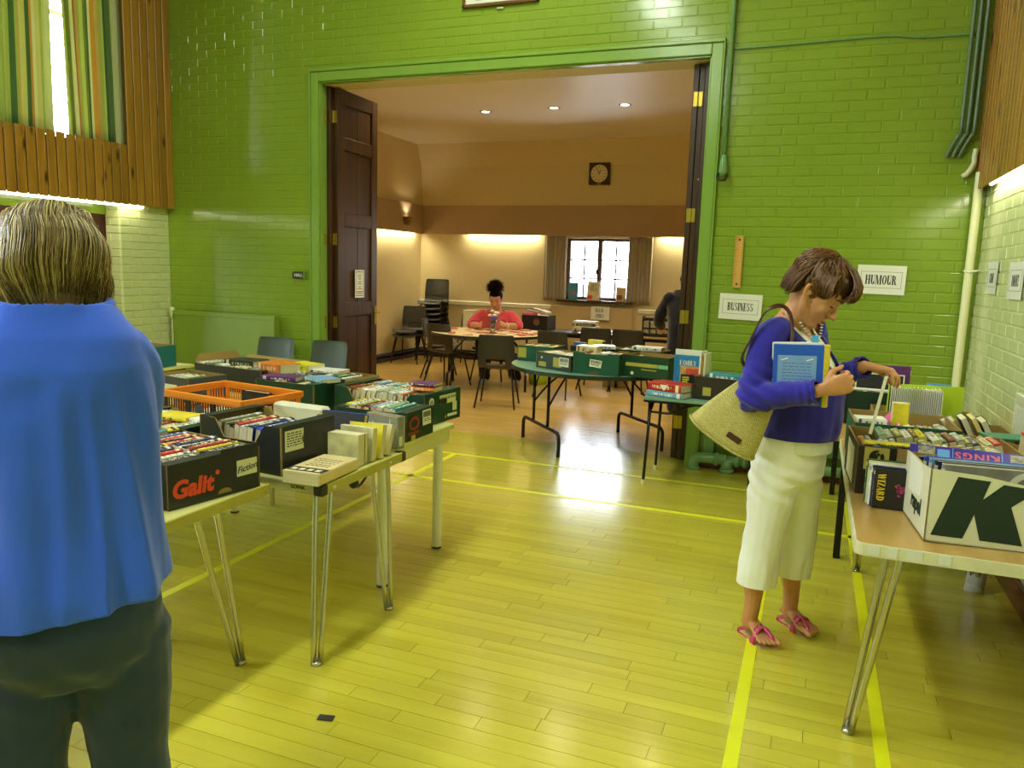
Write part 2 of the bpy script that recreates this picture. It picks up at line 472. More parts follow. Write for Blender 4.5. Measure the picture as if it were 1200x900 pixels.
def tape(nm, x0, x1, y0, y1, label):
    o = MB().box(x0, x1, y0, y1, 0.0002, 0.0012).obj(nm, m_yellow); struct(o); o['label'] = label
tape('trim_1', -5.2, 0.98, 5.72, 5.765, 'yellow court line taped across the floor nearest the doorway')
tape('trim_2', -5.2, 0.98, 4.945, 4.99, 'yellow court line taped across the floor behind the lady')
tape('trim_3', -.153, -.107, -2, 5.72, 'yellow court line running under the lady in white trousers')
tape('trim_4', .307, .353, -2, 5.72, 'yellow court line running under the wooden trestle table')
tape('trim_5', -2.728, -2.682, -2, 5.72, 'yellow court line running under the left book tables')

# ------------------------------------------------------------------ brick walls
BX, BZ = .225, .075
def brick_cells(a0, a1, z0, z1, holes):
    """running-bond cells (a0,a1,z0,z1) clipped to the wall and around openings"""
    out = []; k = 0; z = z0
    while z < z1-.01:
        a = a0-(BX/2 if k % 2 else 0)
        while a < a1:
            c = [max(a, a0)+.004, min(a+BX, a1)-.004, z+.004, min(z+BZ, z1)-.004]
            ok = c[1]-c[0] > .02
            for h in holes:
                if c[2] < h[3] and c[3] > h[2] and c[0] < h[1] and c[1] > h[0]:
                    if c[0] < h[0] and h[0]-c[0] > .03: c[1] = h[0]-.002
                    elif c[1] > h[1] and c[1]-h[1] > .03: c[0] = h[1]+.002
                    elif c[3] > h[3]+.02: c[2] = h[3]
                    else: ok = False
            if ok: out.append(tuple(c))
            a += BX
        z += BZ; k += 1
    return out
def brick_geo(mb, c, fr, proud):
    """fr maps (along, out, z) to the world; chamfered front"""
    a0, a1, z0, z1 = c; p = proud*(.7+.6*rng.random()); g = .004
    vs = [fr(a0, 0, z0), fr(a1, 0, z0), fr(a1, 0, z1), fr(a0, 0, z1),
          fr(a0+g, p, z0+g), fr(a1-g, p, z0+g), fr(a1-g, p, z1-g), fr(a0+g, p, z1-g)]
    mb.add(vs, [(4, 5, 6, 7), (0, 1, 5, 4), (1, 2, 6, 5), (2, 3, 7, 6), (3, 0, 4, 7)])
def brick_wall(parent, cells, fr, m, proud, limit=300):
    def score(c):
        q = fr((c[0]+c[1])/2, 0, (c[2]+c[3])/2); p = vis_px(*q)
        if not p or not (-20 < p[0] < 1220 and -20 < p[1] < 700): return 0
        return (c[1]-c[0])/p[2]**2
    r = MB()
    for i, c in enumerate(sorted(cells, key=score, reverse=True)):
        if i < limit:
            mb = MB(); brick_geo(mb, c, fr, proud); mb.obj('brick', m, parent)
        else: brick_geo(r, c, fr, proud)
    if r.v:
        o = r.obj('brickwork', m, parent); o['kind'] = 'stuff'

OX0, OX1, OZ = -4.432, -0.877, 3.203        # the doorway between hall and far room
LX, RXW, BY = -6.29, 1.05, 6.30             # left wall, right wall, back wall
HC = 5.4                                    # hall ceiling
mb = MB()
mb.box(-6.7, OX0, BY, 6.62, 0, HC); mb.box(OX1, 1.3, BY, 6.62, 0, HC); mb.box(OX0, OX1, BY, 6.62, OZ, HC)
wall_back = struct(mb.obj('wall_back', m_green))
hole = (OX0-.1, OX1+.08, -1, OZ+.1)
brick_wall(wall_back, brick_cells(LX, RXW, .12, HC-.3, [hole]), lambda a, d, z: (a, BY-d, z), m_green, .0032)

# right wall: cream brickwork under pine panelling
mb = MB(); mb.box(RXW, 1.3, -6, BY, 0, 2.6); mb.box(RXW, 1.3, -6, -1.8, 2.6, HC); mb.box(RXW, 1.3, 1.0, BY, 2.6, HC); mb.box(RXW, 1.3, -1.8, 1.0, 4.8, HC)
wall_right = struct(mb.obj('wall_right', m_cream))
brick_wall(wall_right, brick_cells(1.5, BY, .12, 2.3, []), lambda a, d, z: (RXW-d, a, z), m_cream, .005)
# left wall
mb = MB()
mb.box(-6.7, LX, 5.69, BY, 0, HC); mb.box(-6.7, LX, -6, 3.0, 0, 2.55); mb.cur = 1; mb.box(-6.7, -6.46, 3.0, 5.69, 1.95, 2.55); mb.cur = 0
mb.box(-6.7, LX, 1.0, 3.0, 2.55, HC); mb.box(-6.7, LX, -6, -1.8, 2.55, HC); mb.box(-6.7, LX, -6, 5.7, 4.8, HC)
wall_left = struct(mb.obj('wall_left', [m_cream, m_green]))
brick_wall(wall_left, brick_cells(5.69, BY, .12, 2.1, []), lambda a, d, z: (LX+d, a, z), m_cream, .006)
mb = MB()
for c in brick_cells(0, .17, .12, 2.3, []): brick_geo(mb, c, lambda a, d, z: (LX-a, 5.69-d, z), .006)
o = mb.obj('brickwork', m_cream, wall_left); o['kind'] = 'stuff'
struct(MB().box(-6.7, 1.3, -6.2, -6.0, 0, HC).obj('wall_front', m_green))
struct(MB().box(-6.7, 1.3, -6.2, BY, HC, HC+.1).obj('ceiling', m_hallceil))
mb = MB(); mb.rbox(OX1+.1, 1.03, BY-.03, BY, 0, .12); struct(mb.obj('baseboard_back', m_redbase))
struct(MB().rbox(-6.28, OX0-.12, BY-.03, BY, 0, .12).obj('baseboard_back_left', m_redbase))
struct(MB().rbox(RXW-.03, RXW, -6, BY-.03, 0, .12).obj('baseboard_right', m_redbase))
struct(MB().rbox(LX, LX+.025, 5.69, BY-.03, 0, .12).obj('baseboard_left', m_redbase))

# architrave and lining of the doorway
mb = MB()
for x0, x1 in ((OX0-.085, OX0), (OX1, OX1+.085)):
    mb.rbox(x0, x1, BY-.022, BY, 0, OZ+.085, .006)
mb.rbox(OX0, OX1, BY-.022, BY, OZ, OZ+.085, .006)
mb.rbox(OX0-.1, OX0-.085, BY-.034, BY, 0, OZ+.115, .006); mb.rbox(OX1+.085, OX1+.1, BY-.034, BY, 0, OZ+.115, .006)
mb.rbox(OX0-.1, OX1+.1, BY-.034, BY, OZ+.085, OZ+.115, .006)
struct(mb.obj('trim_6', m_greentrim))
mb = MB(); mb.box(OX0, OX0+.012, BY, 6.45, 0, OZ); mb.box(OX1-.012, OX1, BY, 6.45, 0, OZ); mb.box(OX0, OX1, BY, 6.36, OZ-.012, OZ)
struct(mb.obj('trim_7', m_greentrim))
mb = MB(); mb.box(OX0, OX0+.01, 6.45, 6.62, 0, OZ); mb.box(OX1-.01, OX1, 6.45, 6.62, 0, OZ); mb.box(OX0, OX1, 6.36, 6.62, OZ-.01, OZ)
struct(mb.obj('trim_8', m_tan))

# ------------------------------------------------------------------ pine panelling (every board its own piece)
def panel_board(parent, M, wdt, z0, z1):
    MB().rbox(-wdt/2+.0045, wdt/2-.0045, 0, .016, z0, z1, .006).obj('panel_board', m_pine, parent, M=M)
pl = struct(MB().box(-6.24, -6.206, 5.74, BY-.004, 2.06, 4.9).box(-6.24, -6.206, 1.0, 5.74, 2.06, 2.56).obj('trim_9', m_joint))
pl['label'] = 'pine panelling on the left wall below and beside the curtained window'
yy = 6.25
while yy > 1.1:
    panel_board(pl, T(-6.206, yy, 0) @ RZ(-pi/2), .094, 2.045, (4.9 if yy > 5.75 else 2.595+rng.random()*.008)); yy -= .094
pr = struct(MB().box(.99, 1.03, 1.2, BY-.004, 2.20, 4.9).obj('trim_10', m_joint))
pr['label'] = 'pine panelling on the right wall above the strip light'
yy = 6.25
while yy > 1.5:
    panel_board(pr, T(.99, yy, 0) @ RZ(pi/2), .094, 2.185, 4.9); yy -= .094
mb = MB(); mb.rbox(.968, .998, 6.275, 6.298, 2.18, 4.9); struct(mb.obj('trim_11', m_pine))

# ------------------------------------------------------------------ hall windows
def glazing(parent, mk, y0, y1, z0, z1, ny, nz, m_fr, bar=.03, dep=.03):
    """frame, bars and panes in a YZ opening; mk maps (y, x, z)"""
    mb = MB(); f = .05
    for a in ((y0, y0+f, z0, z1), (y1-f, y1, z0, z1), (y0, y1, z0, z0+f), (y0, y1, z1-f, z1)): mb.box(-dep, dep, a[0], a[1], a[2], a[3], mk)
    for i in range(1, ny):
        c = y0+(y1-y0)*i/ny; mb.box(-dep*.8, dep*.8, c-bar/2, c+bar/2, z0, z1, mk)
    for i in range(1, nz):
        c = z0+(z1-z0)*i/nz; mb.box(-dep*.8, dep*.8, y0, y1, c-bar/2, c+bar/2, mk)
    mb.obj('window_frame', m_fr, parent)
    for i in range(ny):
        for j in range(nz):
            MB().box(-.003, .003, y0+(y1-y0)*i/ny+bar/2, y0+(y1-y0)*(i+1)/ny-bar/2, z0+(z1-z0)*j/nz+bar/2, z0+(z1-z0)*(j+1)/nz-bar/2, mk).obj('pane', m_clear, parent)
def clear_glass():
    m, nt, b, N, L = nodes('clear_pane')
    tr = N('ShaderNodeBsdfTransparent'); gl = N('ShaderNodeBsdfGlossy'); gl.inputs['Roughness'].default_value = .02
    fr = N('ShaderNodeFresnel'); fr.inputs['IOR'].default_value = 1.35
    mx = N('ShaderNodeMixShader'); L(fr.outputs[0], mx.inputs[0]); L(tr.outputs[0], mx.inputs[1]); L(gl.outputs[0], mx.inputs[2])
    L(mx.outputs[0], nt.nodes['Material Output'].inputs['Surface'])
    return m
m_clear = clear_glass()
m_sash = mat('white_sash_paint', (222, 216, 204), .4)
for nm, x, y0, y1, rx in (('window_1', -6.52, 3.0, 5.7, 1), ('window_2', -6.52, -1.8, 1.0, 1), ('window_3', 1.2, -1.8, 1.0, -1)):
    wr = bpy.data.objects.new(nm, None); COL.objects.link(wr); wr['kind'] = 'structure'; wr.location = (x, 0, 0)
    glazing(wr, T(0, 0, 0), y0, y1, 2.56, 4.8, 4, 2, m_sash)
    MB().rbox(0 if rx > 0 else -.18, .19 if rx > 0 else 0, y0, y1, 2.53, 2.565).obj('window_sill', m_sash, wr)

# double door at the left, behind the woman in blue
dr = bpy.data.objects.new('door_1', None); COL.objects.link(dr); dr['kind'] = 'structure'; dr.location = (-6.50, 0, 0)
mb = MB(); mb.box(-.05, .03, 3.0, 5.69, 1.84, 1.95); mb.box(-.05, .03, 5.62, 5.69, 0, 1.84); mb.box(-.05, .03, 3.0, 3.07, 0, 1.84); mb.obj('door_frame', m_darkred, dr)
for a, b in ((3.08, 4.33), (4.35, 5.61)):
    mb = MB(); mb.box(-.03, .012, a, a+.09, .01, 1.83); mb.box(-.03, .012, b-.09, b, .01, 1.83); mb.box(-.03, .012, a, b, .01, .22); mb.box(-.03, .012, a, b, 1.77, 1.83)
    mb.obj('door_leaf', m_darkred, dr)
    MB().box(-.012, -.006, a+.09, b-.09, .22, 1.77).obj('pane', m_clear, dr)
MB().box(.012, .04, 4.40, 4.43, .9, 1.25).obj('door_handle', m_brass, dr)
MB().box(.014, .03, 5.48, 5.53, 1.5, 1.68).obj('door_closer', m_brass, dr)

# ------------------------------------------------------------------ the far room
FX0, FX1, FY = -6.38, 1.1, 12.0
mb = MB()
mb.box(FX0, -3.77, FY, 12.4, 0, 2.5); mb.box(-2.70, FX1, FY, 12.4, 0, 2.5); mb.box(-3.77, -2.70, FY, 12.4, 0, 1.085); mb.box(-3.77, -2.70, FY, 12.4, 2.06, 2.5)
struct(mb.obj('wall_far', m_tan))
struct(MB().box(-6.6, FX0, 6.62, 12.4, 0, 2.5).obj('wall_far_left', m_tan))
struct(MB().box(FX1, 1.3, 6.62, 12.4, 0, 3.6).obj('wall_far_right', m_tan))
struct(MB().box(-6.6, 1.3, 6.62, 12.4, 3.53, 3.62).obj('ceiling_far', m_ceil))
mb = MB(); mb.box(-6.6, OX0, 6.6, 6.63, 0, 3.6); mb.box(OX1, 1.3, 6.6, 6.63, 0, 3.6); mb.box(OX0, OX1, 6.6, 6.63, OZ, 3.6); struct(mb.obj('wall_far_front', m_tan))
# boxed pelmets with the strip lights behind
mb = MB(); mb.box(-6.27, FX1, 11.88, 11.9, 2.09, 2.56); mb.box(-6.26, FX1, 11.901, FY, 2.48, 2.555); struct(mb.obj('trim_12', m_fascia))
mb = MB(); mb.box(-6.29, -6.27, 6.63, 11.9, 2.09, 2.56); mb.box(FX0, -6.291, 6.63, FY, 2.48, 2.555); struct(mb.obj('trim_13', m_fascia))
# upper walls: upright on the left, leaning in at the back
struct(MB().box(-6.5, -6.30, 6.63, 12.1, 2.56, 3.55).obj('wall_upper_left', m_tan))
def slope(u, v):
    t = v; yv = 11.9-.10*t if t < .62 else 11.838-.16*(t-.62)/.38
    return (-6.32+u*7.5, yv, 2.55+t*1.0)
struct(MB().grid(slope, 2, 14).obj('wall_upper_far', m_tan))
# dado rail, skirting with heating pipes
mb = MB(); mb.rbox(FX0, -3.98, FY-.03, FY, .915, .985, .008); mb.rbox(-2.55, FX1, FY-.03, FY, .915, .985, .008); struct(mb.obj('trim_14', m_white))
struct(MB().rbox(FX0, FX1, FY-.02, FY, 0, .11).obj('baseboard_far', m_darkwood))
struct(MB().rbox(FX0, FX0+.02, 6.63, FY, 0, .11).obj('baseboard_far_left', m_darkwood))
mb = MB()
for z in (.06, .14): mb.tube([(FX0+.07, 6.7, z), (FX0+.07, 11.93, z), (FX1-.08, 11.93, z)], .02, 8)
tag(mb.obj('heating_pipes', m_blackmetal, smooth=True), 'pair of dark heating pipes along the foot of the far room walls', 'pipe')
# cut-out post beside the folded left door
struct(MB().rbox(-6.37, -6.29, 9.95, 10.12, 0, 3.5).obj('trim_15', m_tan))

# far window with leaded lights
wr = bpy.data.objects.new('window_4', None); COL.objects.link(wr); wr['kind'] = 'structure'; wr.location = (0, 12.14, 0)
m_frame = wood('window_oak', (112, 82, 72), (86, 58, 50), 'Z', 1, .45)
mb = MB()
for x0, x1 in ((-3.77, -3.715), (-3.27, -3.195), (-2.755, -2.70)): mb.rbox(x0, x1, -.05, .05, 1.09, 2.06, .008)
mb.rbox(-3.77, -2.70, -.05, .05, 1.09, 1.14, .008); mb.rbox(-3.77, -2.70, -.05, .05, 2.02, 2.06, .008)
mb.obj('window_frame', m_frame, wr)
lead = MB()
for a, b in ((-3.715, -3.27), (-3.195, -2.755)):
    c = (a+b)/2; lead.box(c-.012, c+.012, -.012, .012, 1.14, 2.02)
    for z in (1.14+.293, 1.14+.587): lead.box(a, b, -.012, .012, z-.012, z+.012)
    for i in range(2):
        for j in range(3):
            MB().box(a+(c-a)*i+.009, c+(b-c)*i-.009, -.003, .003, 1.14+.2933*j+.009, 1.14+.2933*(j+1)-.009).obj('pane', m_clear, wr)
lead.obj('glazing_bar', mat('glazing_bar_grey', (110, 104, 110), .5), wr)
MB().rbox(-.035, .0, -.06, -.045, 1.5, 1.58, .004, T(-3.25, 0, 0)).obj('window_handle', m_blackmetal, wr)
MB().rbox(-3.86, -2.62, -.28, .06, 1.055, 1.09, .006).obj('window_sill', wood('sill_oak', (84, 54, 36), (56, 34, 22), 'X', 1, .4), wr)
# something dark low outside: a roof ridge across the lane
mb = MB(); mb.prism([(15.5, 0), (19.5, 0), (19.5, .5), (17.5, 1.22), (15.5, .5)], -12, 4, None, 'YZ')
tag(mb.obj('outbuilding_roof', mat('slate', (120, 104, 112), .7)), 'low slate roof seen through the foot of the far window', 'roof')

# ------------------------------------------------------------------ folded doors in the doorway
def hinge(p, M):
    mb = MB(); mb.rbox(-.035, -.004, -.004, 0, -.055, .055, .001); mb.rbox(.004, .035, -.004, 0, -.055, .055, .001); mb.tube([(0, -.004, -.056), (0, -.004, .056)], .006, 8)
    mb.obj('hinge', m_brass, p, M=M)
def leaf(p, x0, x1, y0, y1, z0, z1, panels=True):
    """a leaf standing along Y; panels recessed on the +X side"""
    wd = y1-y0; st = .11
    mb = MB()
    mb.rbox(x0, x1, y0, y0+st, z0, z1, .004); mb.rbox(x0, x1, y1-st, y1, z0, z1, .004)
    cuts = [z0, z0+.20, z0+1.02, z0+1.16, z0+1.9, z0+2.03, z0+2.62, z0+2.74, z1-.13, z1]
    for i in range(0, len(cuts)-1, 2): mb.rbox(x0, x1, y0+st, y1-st, cuts[i], cuts[i+1], .004)
    mb.obj('stile_frame', m_darkwood, p)
    for i in range(1, len(cuts)-2, 2):
        n = 2
        for k in range(n):
            a = y0+st+(wd-2*st)*k/n; b = y0+st+(wd-2*st)*(k+1)/n
            MB().rbox(x0+.012, x1-.014, a+.002, b-.002, cuts[i], cuts[i+1], .004).obj('door_panel', m_darkwood, p)
d = bpy.data.objects.new('door_2', None); COL.objects.link(d); d['kind'] = 'structure'
d['label'] = 'dark wooden folding door leaves folded back at the left of the doorway'
leaf(d, -4.378, -4.335, 6.46, 7.18, .01, 3.185)
leaf(d, -4.425, -4.382, 6.40, 7.12, .01, 3.185)
for z in (2.92, 1.78, .98, .25): hinge(d, T(-4.38, 6.455, z))
for z in (2.92, 1.78, .98, .25): hinge(d, T(-4.43, 6.36, z))
mb = MB(); mb.rbox(-4.335, -4.329, 7.125, 7.165, .92, 1.12, .002); mb.tube([(-4.33, 7.145, 1.05), (-4.28, 7.145, 1.05), (-4.28, 7.06, 1.05)], .008, 8); mb.obj('door_handle', m_brass, d)
d2 = bpy.data.objects.new('door_3', None); COL.objects.link(d2); d2['kind'] = 'structure'
d2['label'] = 'dark wooden folding door leaves folded back at the right of the doorway'
leaf(d2, -.985, -.942, 6.46, 7.18, .01, 3.185)
leaf(d2, -1.032, -.989, 6.46, 7.18, .01, 3.185)
leaf(d2, -.938, -.895, 6.42, 7.12, .01, 3.185)
for z in (2.92, 2.02, 1.2, .32): hinge(d2, T(-.987, 6.458, z))
MB().lathe([(.004, 0), (.009, .004), (.009, .012), (.0, .016)], 10).obj('bolt_knob', m_brass, d2, M=T(-.94, 6.455, 2.3) @ RX(pi/2))
# notice on the left door
m_paper = mat('white_paper', (228, 228, 214), .55, bump=.04, bscale=12)
m_ink = mat('black_ink', (34, 34, 44), .6)
m_redink = mat('red_ink', (150, 44, 40), .6)
M_not = T(-4.334, 6.84, 1.35)
nt_ = thing('door_notice', 'white printed notice with a dotted border on the left folding door', 'notice', M=M_not)
MB().box(0, .0012, -.085, .085, -.14, .14).obj('paper_sheet', m_paper, nt_)
mb = MB()
for i in range(22):
    a = -.066+.132*i/21; 
    for z in (-.12, .12): mb.box(.0012, .0018, a-.002, a+.002, z-.004, z+.004)
for i in range(32):
    z = -.12+.24*i/31
    for a in (-.066, .066): mb.box(.0012, .0018, a-.004, a+.004, z-.002, z+.002)
mb.obj('border', m_ink, nt_)
mb = MB()
for z, wd in ((.09, .03), (.07, .035), (.05, .025), (.02, .03), (-.0, .04), (-.03, .02), (-.05, .042)): 
    x = -wd
    while x < wd-.006:
        l_ = .006+rng.random()*.012; mb.box(.0012, .0018, x, min(x+l_, wd), z-.004, z+.004); x += l_+.004
mb.obj('lettering', m_ink, nt_)
mb = MB()
for z in (-.08, -.098): 
    x = -.05
    while x < .045: l_ = .008+rng.random()*.012; mb.box(.0012, .0018, x, x+l_, z-.005, z+.005); x += l_+.004
mb.obj('red_lettering', m_redink, nt_)

# ------------------------------------------------------------------ curtains
def curtain_mat(name, cols, seed, transl=.35, scale=1.0):
    m, nt, b, N, L = nodes(name)
    uv = N('ShaderNodeAttribute'); uv.attribute_name = 'across'
    cr = N('ShaderNodeValToRGB'); cr.color_ramp.interpolation = 'CONSTANT'
    r = random.Random(seed); pos = 0; els = cr.color_ramp.elements
    els[0].color = lin(cols[0]); els[0].position = 0; els[1].position = .04; els[1].color = lin(cols[1])
    k = 2; pos = .04
    while pos < .95 and k < 31:
        pos += r.choice([.02, .03, .035, .05]); e = els.new(min(pos, .999)); e.color = lin(cols[k % len(cols)] if r.random() < .7 else r.choice(cols)); k += 1
    fr = N('ShaderNodeMath'); fr.operation = 'FRACT'; mu = N('ShaderNodeMath'); mu.operation = 'MULTIPLY'; mu.inputs[1].default_value = scale
    L(uv.outputs['Fac'], mu.inputs[0]); L(mu.outputs[0], fr.inputs[0]); L(fr.outputs[0], cr.inputs['Fac'])
    L(cr.outputs['Color'], b.inputs['Base Color']); b.inputs['Roughness'].default_value = .85
    tl = N('ShaderNodeBsdfTranslucent'); L(cr.outputs['Color'], tl.inputs['Color'])
    mx = N('ShaderNodeMixShader'); mx.inputs[0].default_value = transl
    L(b.outputs[0], mx.inputs[1]); L(tl.outputs[0], mx.inputs[2]); L(mx.outputs[0], nt.nodes['Material Output'].inputs['Surface'])
    return m
def curtain(name, a0, a1, z0, z1, fr, m, folds, amp, lab, group, a0b=None, a1b=None, seed=1, parent=None):
    """pleated cloth; fr maps (along, out, z)"""
    r = random.Random(seed); ph = [r.uniform(-.5, .5) for _ in range(40)]
    nu, nv = folds*10+1, 14; vs = []; across = []
    for j in range(nv):
        v = j/(nv-1); b0 = a0+((a0b if a0b is not None else a0)-a0)*(1-v)**1.5; b1 = a1+((a1b if a1b is not None else a1)-a1)*(1-v)**1.5
        for i in range(nu):
            u = i/(nu-1); q = u*folds
            d_ = amp*(sin(2*pi*q+ph[int(q) % 40]*.8)+.35*sin(4.3*pi*q+2*v+ph[3])+.3*sin(v*3+q*1.7))
            vs.append(fr(b0+(b1-b0)*u, d_*(1.05-.25*v), z0+(z1-z0)*v)); across.append(u)
    fs = [(j*nu+i, j*nu+i+1, (j+1)*nu+i+1, (j+1)*nu+i) for j in range(nv-1) for i in range(nu-1)]
    me = bpy.data.meshes.new(name); me.from_pydata(vs, [], fs); me.materials.append(m)
    at = me.attributes.new('across', 'FLOAT', 'POINT'); at.data.foreach_set('value', across)
    me.polygons.foreach_set('use_smooth', [True]*len(fs))
    o = put(name, me); sm = o.modifiers.new('thickness', 'SOLIDIFY'); sm.thickness = .004
    return tag(o, lab, 'curtain', group)
sc_ = [(190, 200, 110), (128, 140, 62), (206, 210, 150), (200, 196, 84), (96, 122, 72), (214, 216, 160), (206, 160, 66), (78, 112, 62), (200, 200, 124), (204, 170, 104), (168, 182, 92)]
m_cur1 = curtain_mat('striped_curtain_cloth', sc_, 5, .20, 1.0)
m_cur2 = curtain_mat('striped_curtain_cloth_b', sc_[::-1], 9, .20, 2.0)
fl = lambda a, d_, z: (-6.31+d_, a, z)
curtain('curtain', 5.17, 5.75, 2.58, 4.85, fl, m_cur1, 6, .022, 'green and orange striped curtain right of the bright window gap', None, a0b=5.2, a1b=5.75, seed=2)
curtain('curtain', 3.0, 5.10, 2.58, 4.85, fl, m_cur2, 17, .022, 'green and yellow striped curtain left of the bright window gap', None, a1b=5.06, seed=4)
curtain('curtain', -1.8, -.75, 2.58, 4.85, fl, m_cur2, 7, .022, 'unseen striped curtain added to cut daylight over the near half of the second left window', None, seed=12)  # added out of view, leaving half the opening for daylight from the left
frc = lambda a, d_, z: (1.16+d_, a, z)
curtain('curtain', -1.8, -.42, 2.58, 4.85, frc, m_cur2, 9, .018, 'unseen striped curtain added to cut daylight over the rear half of the right wall window', None, seed=14)  # added out of view to hold back daylight from the right
curtain('curtain', -.38, 1.0, 2.58, 4.85, frc, m_cur2, 9, .018, 'unseen striped curtain added to cut daylight over the front half of the right wall window', None, seed=15)  # added likewise, covering the rest of that opening against the sky
mb = MB(); mb.box(-9.2, -9.0, -2, 9, -.1, 2.6); tag(mb.obj('sky_block_wall', mat('pale_render', (196, 200, 204), .8)), 'pale wall added outside the glass doors to block part of the sky', 'wall')  # added wall: hides part of the sky so the door glass is dimmer
mb = MB(); mb.box(-9.2, -6.7, -2, 9, -.2, -.1); tag(mb.obj('yard_paving', mat('grey_paving', (120, 122, 124), .8)), 'grey paved yard outside the glass doors', 'paving')
MB().tube([(-6.31, 2.9, 4.87), (-6.31, 5.73, 4.87)], .012, 8).obj('curtain_rail', m_white)
tag(bpy.data.objects['curtain_rail'], 'white curtain rail above the striped curtains', 'curtain rail')
gc = [(186, 176, 150), (140, 130, 112), (204, 194, 168), (158, 148, 126)]
m_cur3 = curtain_mat('grey_patterned_cloth', gc, 3, .08, 3.0)
ff = lambda a, d_, z: (a, 11.86-.02+d_*.8+.07, z)
curtain('curtain', -4.10, -3.73, 1.06, 2.085, ff, m_cur3, 6, .02, 'grey patterned curtain at the left of the far window', None, seed=6)
curtain('curtain', -2.73, -2.36, 1.06, 2.085, ff, m_cur3, 6, .02, 'grey patterned curtain at the right of the far window', None, seed=8)

# ------------------------------------------------------------------ lamps as fittings
m_tube = emit('lit_tube', (1.0, .93, .68), 9.0)
m_tubew = emit('lit_tube_warm', (1.0, .84, .5), 9.0)
def strip(name, p0, p1, m, lab):
    p0, p1 = Vector(p0), Vector(p1); d_ = (p1-p0)
    t = thing(name, lab, 'strip light', p0, 0, None)
    MB().tube([(0, 0, 0), d_], .013, 10).obj('lamp_tube', m, t)
    mb = MB(); s = d_.normalized(); n = Vector((-s.y, s.x, 0))*.02
    mb.add([tuple(-n+Vector((0, 0, .02))), tuple(n+Vector((0, 0, .02))), tuple(n+d_+Vector((0, 0, .02))), tuple(-n+d_+Vector((0, 0, .02))), tuple(-n+Vector((0, 0, .05))), tuple(n+Vector((0, 0, .05))), tuple(n+d_+Vector((0, 0, .05))), tuple(-n+d_+Vector((0, 0, .05)))],
           [(0, 1, 2, 3), (4, 7, 6, 5), (0, 4, 5, 1), (1, 5, 6, 2), (2, 6, 7, 3), (3, 7, 4, 0)])
    mb.obj('lamp_batten', m_white, t)
strip('strip_light', (1.012, 5.95, 2.195), (1.012, 2.4, 2.195), m_tube, 'strip light tucked under the pine panelling of the right wall')
strip('strip_light', (-6.262, 5.95, 2.04), (-6.262, 3.0, 2.04), m_tube, 'strip light tucked under the pine panelling of the left wall')
strip('strip_light', (-5.5, 11.955, 2.17), (-4.2, 11.955, 2.17), m_tubew, 'strip light behind the far pelmet left of the window')
strip('strip_light', (-2.25, 11.955, 2.17), (-1.2, 11.955, 2.17), m_tubew, 'strip light behind the far pelmet right of the window')
strip('strip_light', (-6.33, 11.8, 2.17), (-6.33, 9.4, 2.17), m_tubew, 'strip light behind the pelmet of the far left wall')
m_down = emit('lit_downlight', (1.0, .86, .55), 12.0)
for k, (lx, ly) in enumerate(DOWNLIGHTS):
    lab = ['first', 'second', 'third'][k]+' recessed downlight from the left in the far ceiling' if k < 3 else 'recessed ceiling downlight %s, out of sight of the hall' % ['above the round book table, first', 'above the round book table, second', 'above the round book table, third', 'rightmost of the rear row', 'rightmost of the front row', 'leftmost of the front row', 'leftmost of the rear row'][k-3]
    t = thing('downlight', lab, 'downlight', (lx, ly, 3.53), 0, 'far room downlights')
    MB().lathe([(.05, -.001), (.062, -.006), (.075, -.004), (.078, 0.0), (.05, 0.0)], 24).obj('trim_ring', mat('bronze_ring', (120, 92, 60), .4, .5), t, smooth=True)
    MB().lathe([(.0, -.004), (.049, -.004), (.049, -.001), (.0, -.001)], 20).obj('lamp_disc', m_down, t)
m_hl = emit('lit_diffuser', HALL_COL, 5.0)
for k, (lx, ly) in enumerate(HALL_LAMPS):
    t = thing('ceiling_light', 'long hall ceiling lamp, %s from the doorway' % ['fourth', 'third', 'second', 'first'][k], 'ceiling light', (lx, ly, 5.06), 0, 'hall ceiling lamps')
    MB().rbox(-.17, .17, -.74, .74, .02, .1).obj('lamp_body', m_white, t)
    MB().tube([(0, -.5, .1), (0, -.5, .34)], .01, 6).tube([(0, .5, .1), (0, .5, .34)], .01, 6).obj('hanger', m_white, t)
    MB().box(-.15, .15, -.7, .7, .0, .02).obj('diffuser', m_hl, t)
# wall sconce
t = thing('wall_sconce', 'bronze half bowl uplighter on the far left pelmet', 'wall light', (-6.27, 11.27, 2.33), pi/2)
m_bronze = mat('bronze_sconce', (120, 88, 48), .4, .5)
vs = []
def bowl(u, v):
    a = pi*u; r = .095*(1-.55*(1-v)**1.4); return (r*cos(a), -r*.9*sin(a)-.0, -.13+.13*v)
mb = MB(); mb.grid(bowl, 17, 8); o = mb.obj('sconce_bowl', m_bronze, t, smooth=True); sm = o.modifiers.new('t', 'SOLIDIFY'); sm.thickness = .006
o.rotation_euler = (0, 0, 0); o.matrix_local = RZ(0)
mb = MB(); mb.rbox(-.06, .06, -.012, .0, -.1, -.01); mb.obj('back_plate', m_bronze, t)
MB().lathe([(.004, -.05), (.02, -.04), (.024, -.015), (.015, 0)], 12, T(0, -.04, 0)).obj('lamp_bulb', emit('lit_bulb', (1, .8, .45), 14.0), t)

